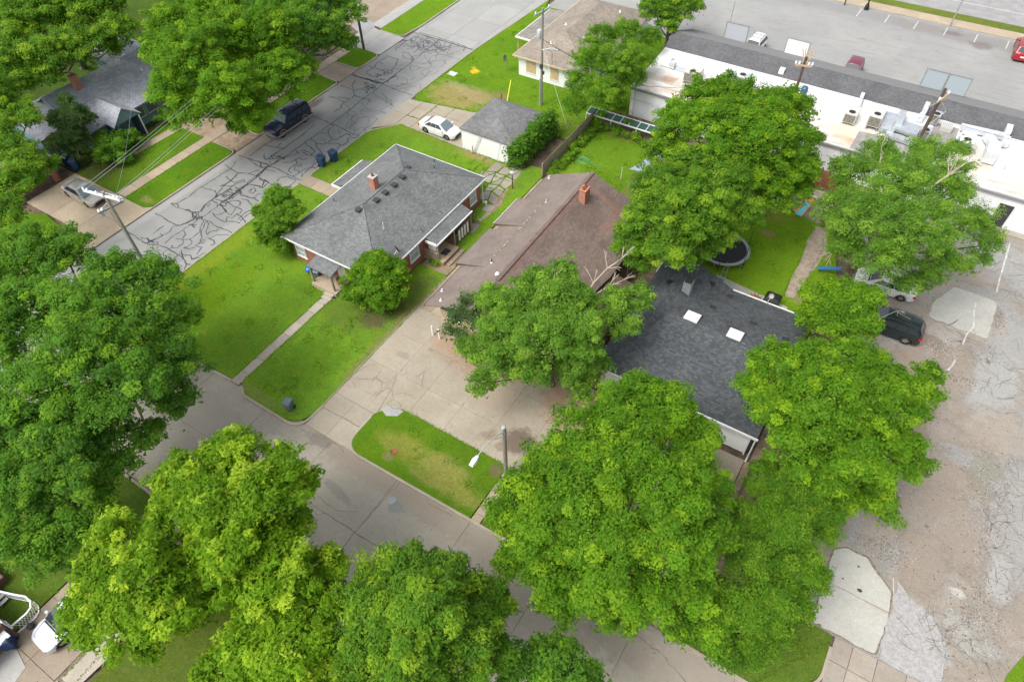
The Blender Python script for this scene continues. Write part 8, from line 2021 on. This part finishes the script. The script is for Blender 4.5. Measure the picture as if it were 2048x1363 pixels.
# loose stones, rubble and crumbs of asphalt on the worn lot
def stones(name, mat, n, seed, zones, smin, smax):
    rg = np.random.default_rng(seed)
    k = rg.integers(0, len(zones), n); Z = np.array(zones)[k]
    x = Z[:,0]+rg.normal(size=n)*Z[:,2]; y = Z[:,1]+rg.normal(size=n)*Z[:,3]
    ok = (x > 4.2) & (y > 19.6) & (y < 60.8) & (x < 30) & ~((x < 10.9) & (y < 25.0)) & ~((x > 8) & (x < 12.5) & (y > 46.9) & (y < 51.7))
    x = x[ok]; y = y[ok]; n = len(x)
    s = smin+(smax-smin)*rg.random(n)**3
    base = np.array([[-1,-.7,0],[.8,-.9,0],[1,.6,0],[-.6,1,0],[-.5,-.3,.7],[.4,-.4,.8],[.3,.5,.65]])
    V = base[None]*(.75+.5*rg.random((n,7,3)))*s[:,None,None]
    a = rg.random(n)*6.28; c, d = np.cos(a)[:,None], np.sin(a)[:,None]
    X = V[:,:,0]*c-V[:,:,1]*d+x[:,None]; Y = V[:,:,0]*d+V[:,:,1]*c+y[:,None]; Zz = V[:,:,2]+.055
    V = np.stack([X,Y,Zz],2).reshape(-1,3)
    F = np.array([[0,1,5],[0,5,4],[1,2,5],[2,6,5],[2,3,6],[3,4,6],[3,0,4],[4,5,6]])
    F = (F[None]+(np.arange(n)*7)[:,None,None]).reshape(-1)
    m = len(F)//3
    me = bpy.data.meshes.new(name); me.vertices.add(n*7); me.vertices.foreach_set('co', V.astype(np.float32).ravel())
    me.loops.add(m*3); me.loops.foreach_set('vertex_index', F.astype(np.int32)); me.polygons.add(m); me.polygons.foreach_set('loop_start', np.arange(0,m*3,3,dtype=np.int32)); me.update(calc_edges=True)
    me.materials.append(mat); o = bpy.data.objects.new(name, me); COL.objects.link(o); o['kind'] = 'stuff'
ZN = [(9.5,25.8,.9,.6),(13.9,33.5,.7,2.0),(14.8,30.2,.6,2.2),(14.9,24.8,.7,1.1),(9.4,44.2,.8,.7),(12.7,49.4,.4,1.1),(11.2,41.9,.8,.3),(9.0,36,1.0,3),(12,36,3.5,6),(12,50,3,5),(13,28,3,4),(15,23,2,2),(8.5,31.5,.8,1.5)]
stones('dark_rubble', flat('dark_rubble',(.13,.115,.095),.95,var=.3), 5200, 3, ZN, .012, .055)
stones('pale_gravel', flat('pale_gravel',(.42,.41,.38),.95,var=.2), 5200, 4, ZN, .01, .04)
stones('clay_crumbs', flat('clay_crumbs',(.27,.20,.15),.95,var=.3), 4000, 5, ZN, .012, .05)
# cracked asphalt in the lot
m = MB(); rr = random.Random(21)
for (cx,cy,rx,ry,n) in ((15.6,32,1.4,4.5,46),(12.6,21.6,1.0,1.7,22),(13.2,43,1.5,3,34),(13.2,54,2,3,30),(15.5,26.5,.8,1.6,16),(10,46,1,1.6,12),(14.8,22.6,1.2,1,16)):
    for k in range(n):
        x = cx+rr.gauss(0,rx*.6); y = cy+rr.gauss(0,ry*.6); a = rr.choice((0,1.57,.8,2.4))+rr.uniform(-.4,.4); P = [(x,y)]
        for j in range(rr.randint(2,5)):
            a += rr.uniform(-.7,.7); l = rr.uniform(.2,.6); x += math.cos(a)*l; y += math.sin(a)*l; P.append((x,y))
        if all(p[0] > 10.9 or p[1] > 25.3 for p in P): m.ribbon(wiggle(P,.18,.05), rr.uniform(.018,.05), 0, .085, flat=True, jitter=.7)
m.build('lot_cracks', flat('lot_crack',(.21,.19,.16),.95,var=.2), None, kind='stuff')
# fallen leaves and twigs on roofs and paving
rg = np.random.default_rng(8)
def litter(name, rects, seed):
    rg = np.random.default_rng(seed); V = []
    for (x0,x1,y0,y1,zf,n) in rects:
        x = x0+(x1-x0)*rg.random(n); y = y0+(y1-y0)*rg.random(n)
        for i in range(n):
            z = zf(x[i],y[i]) if callable(zf) else zf
            a = rg.random()*6.28; s = .03+.05*rg.random(); c, d = math.cos(a)*s, math.sin(a)*s
            V += [(x[i]+c,y[i]+d,z+.02),(x[i]-d*.5,y[i]+c*.5,z+.035),(x[i]-c,y[i]-d,z+.02)]
    me = bpy.data.meshes.new(name); me.from_pydata(V, [], [(3*i,3*i+1,3*i+2) for i in range(len(V)//3)]); me.materials.append(flat('dry_leaf',(.17,.12,.06),.9,var=.5,nscale=3))
    o = bpy.data.objects.new(name, me); COL.objects.link(o); o['kind'] = 'stuff'
litter('leaf_litter', [(-24,-15.5,27.2,31,lambda x,y: z2(x)+.03,120),(-26.5,-10,18,27,.10,260),(-46,8,5.5,14.3,.0,420),(-11,0,28,38,lambda x,y: z3(x,y)+.02,120),(-4.5,0,15,27,.1,120),(-31,-27,-7,4.5,.1,100)], 9)
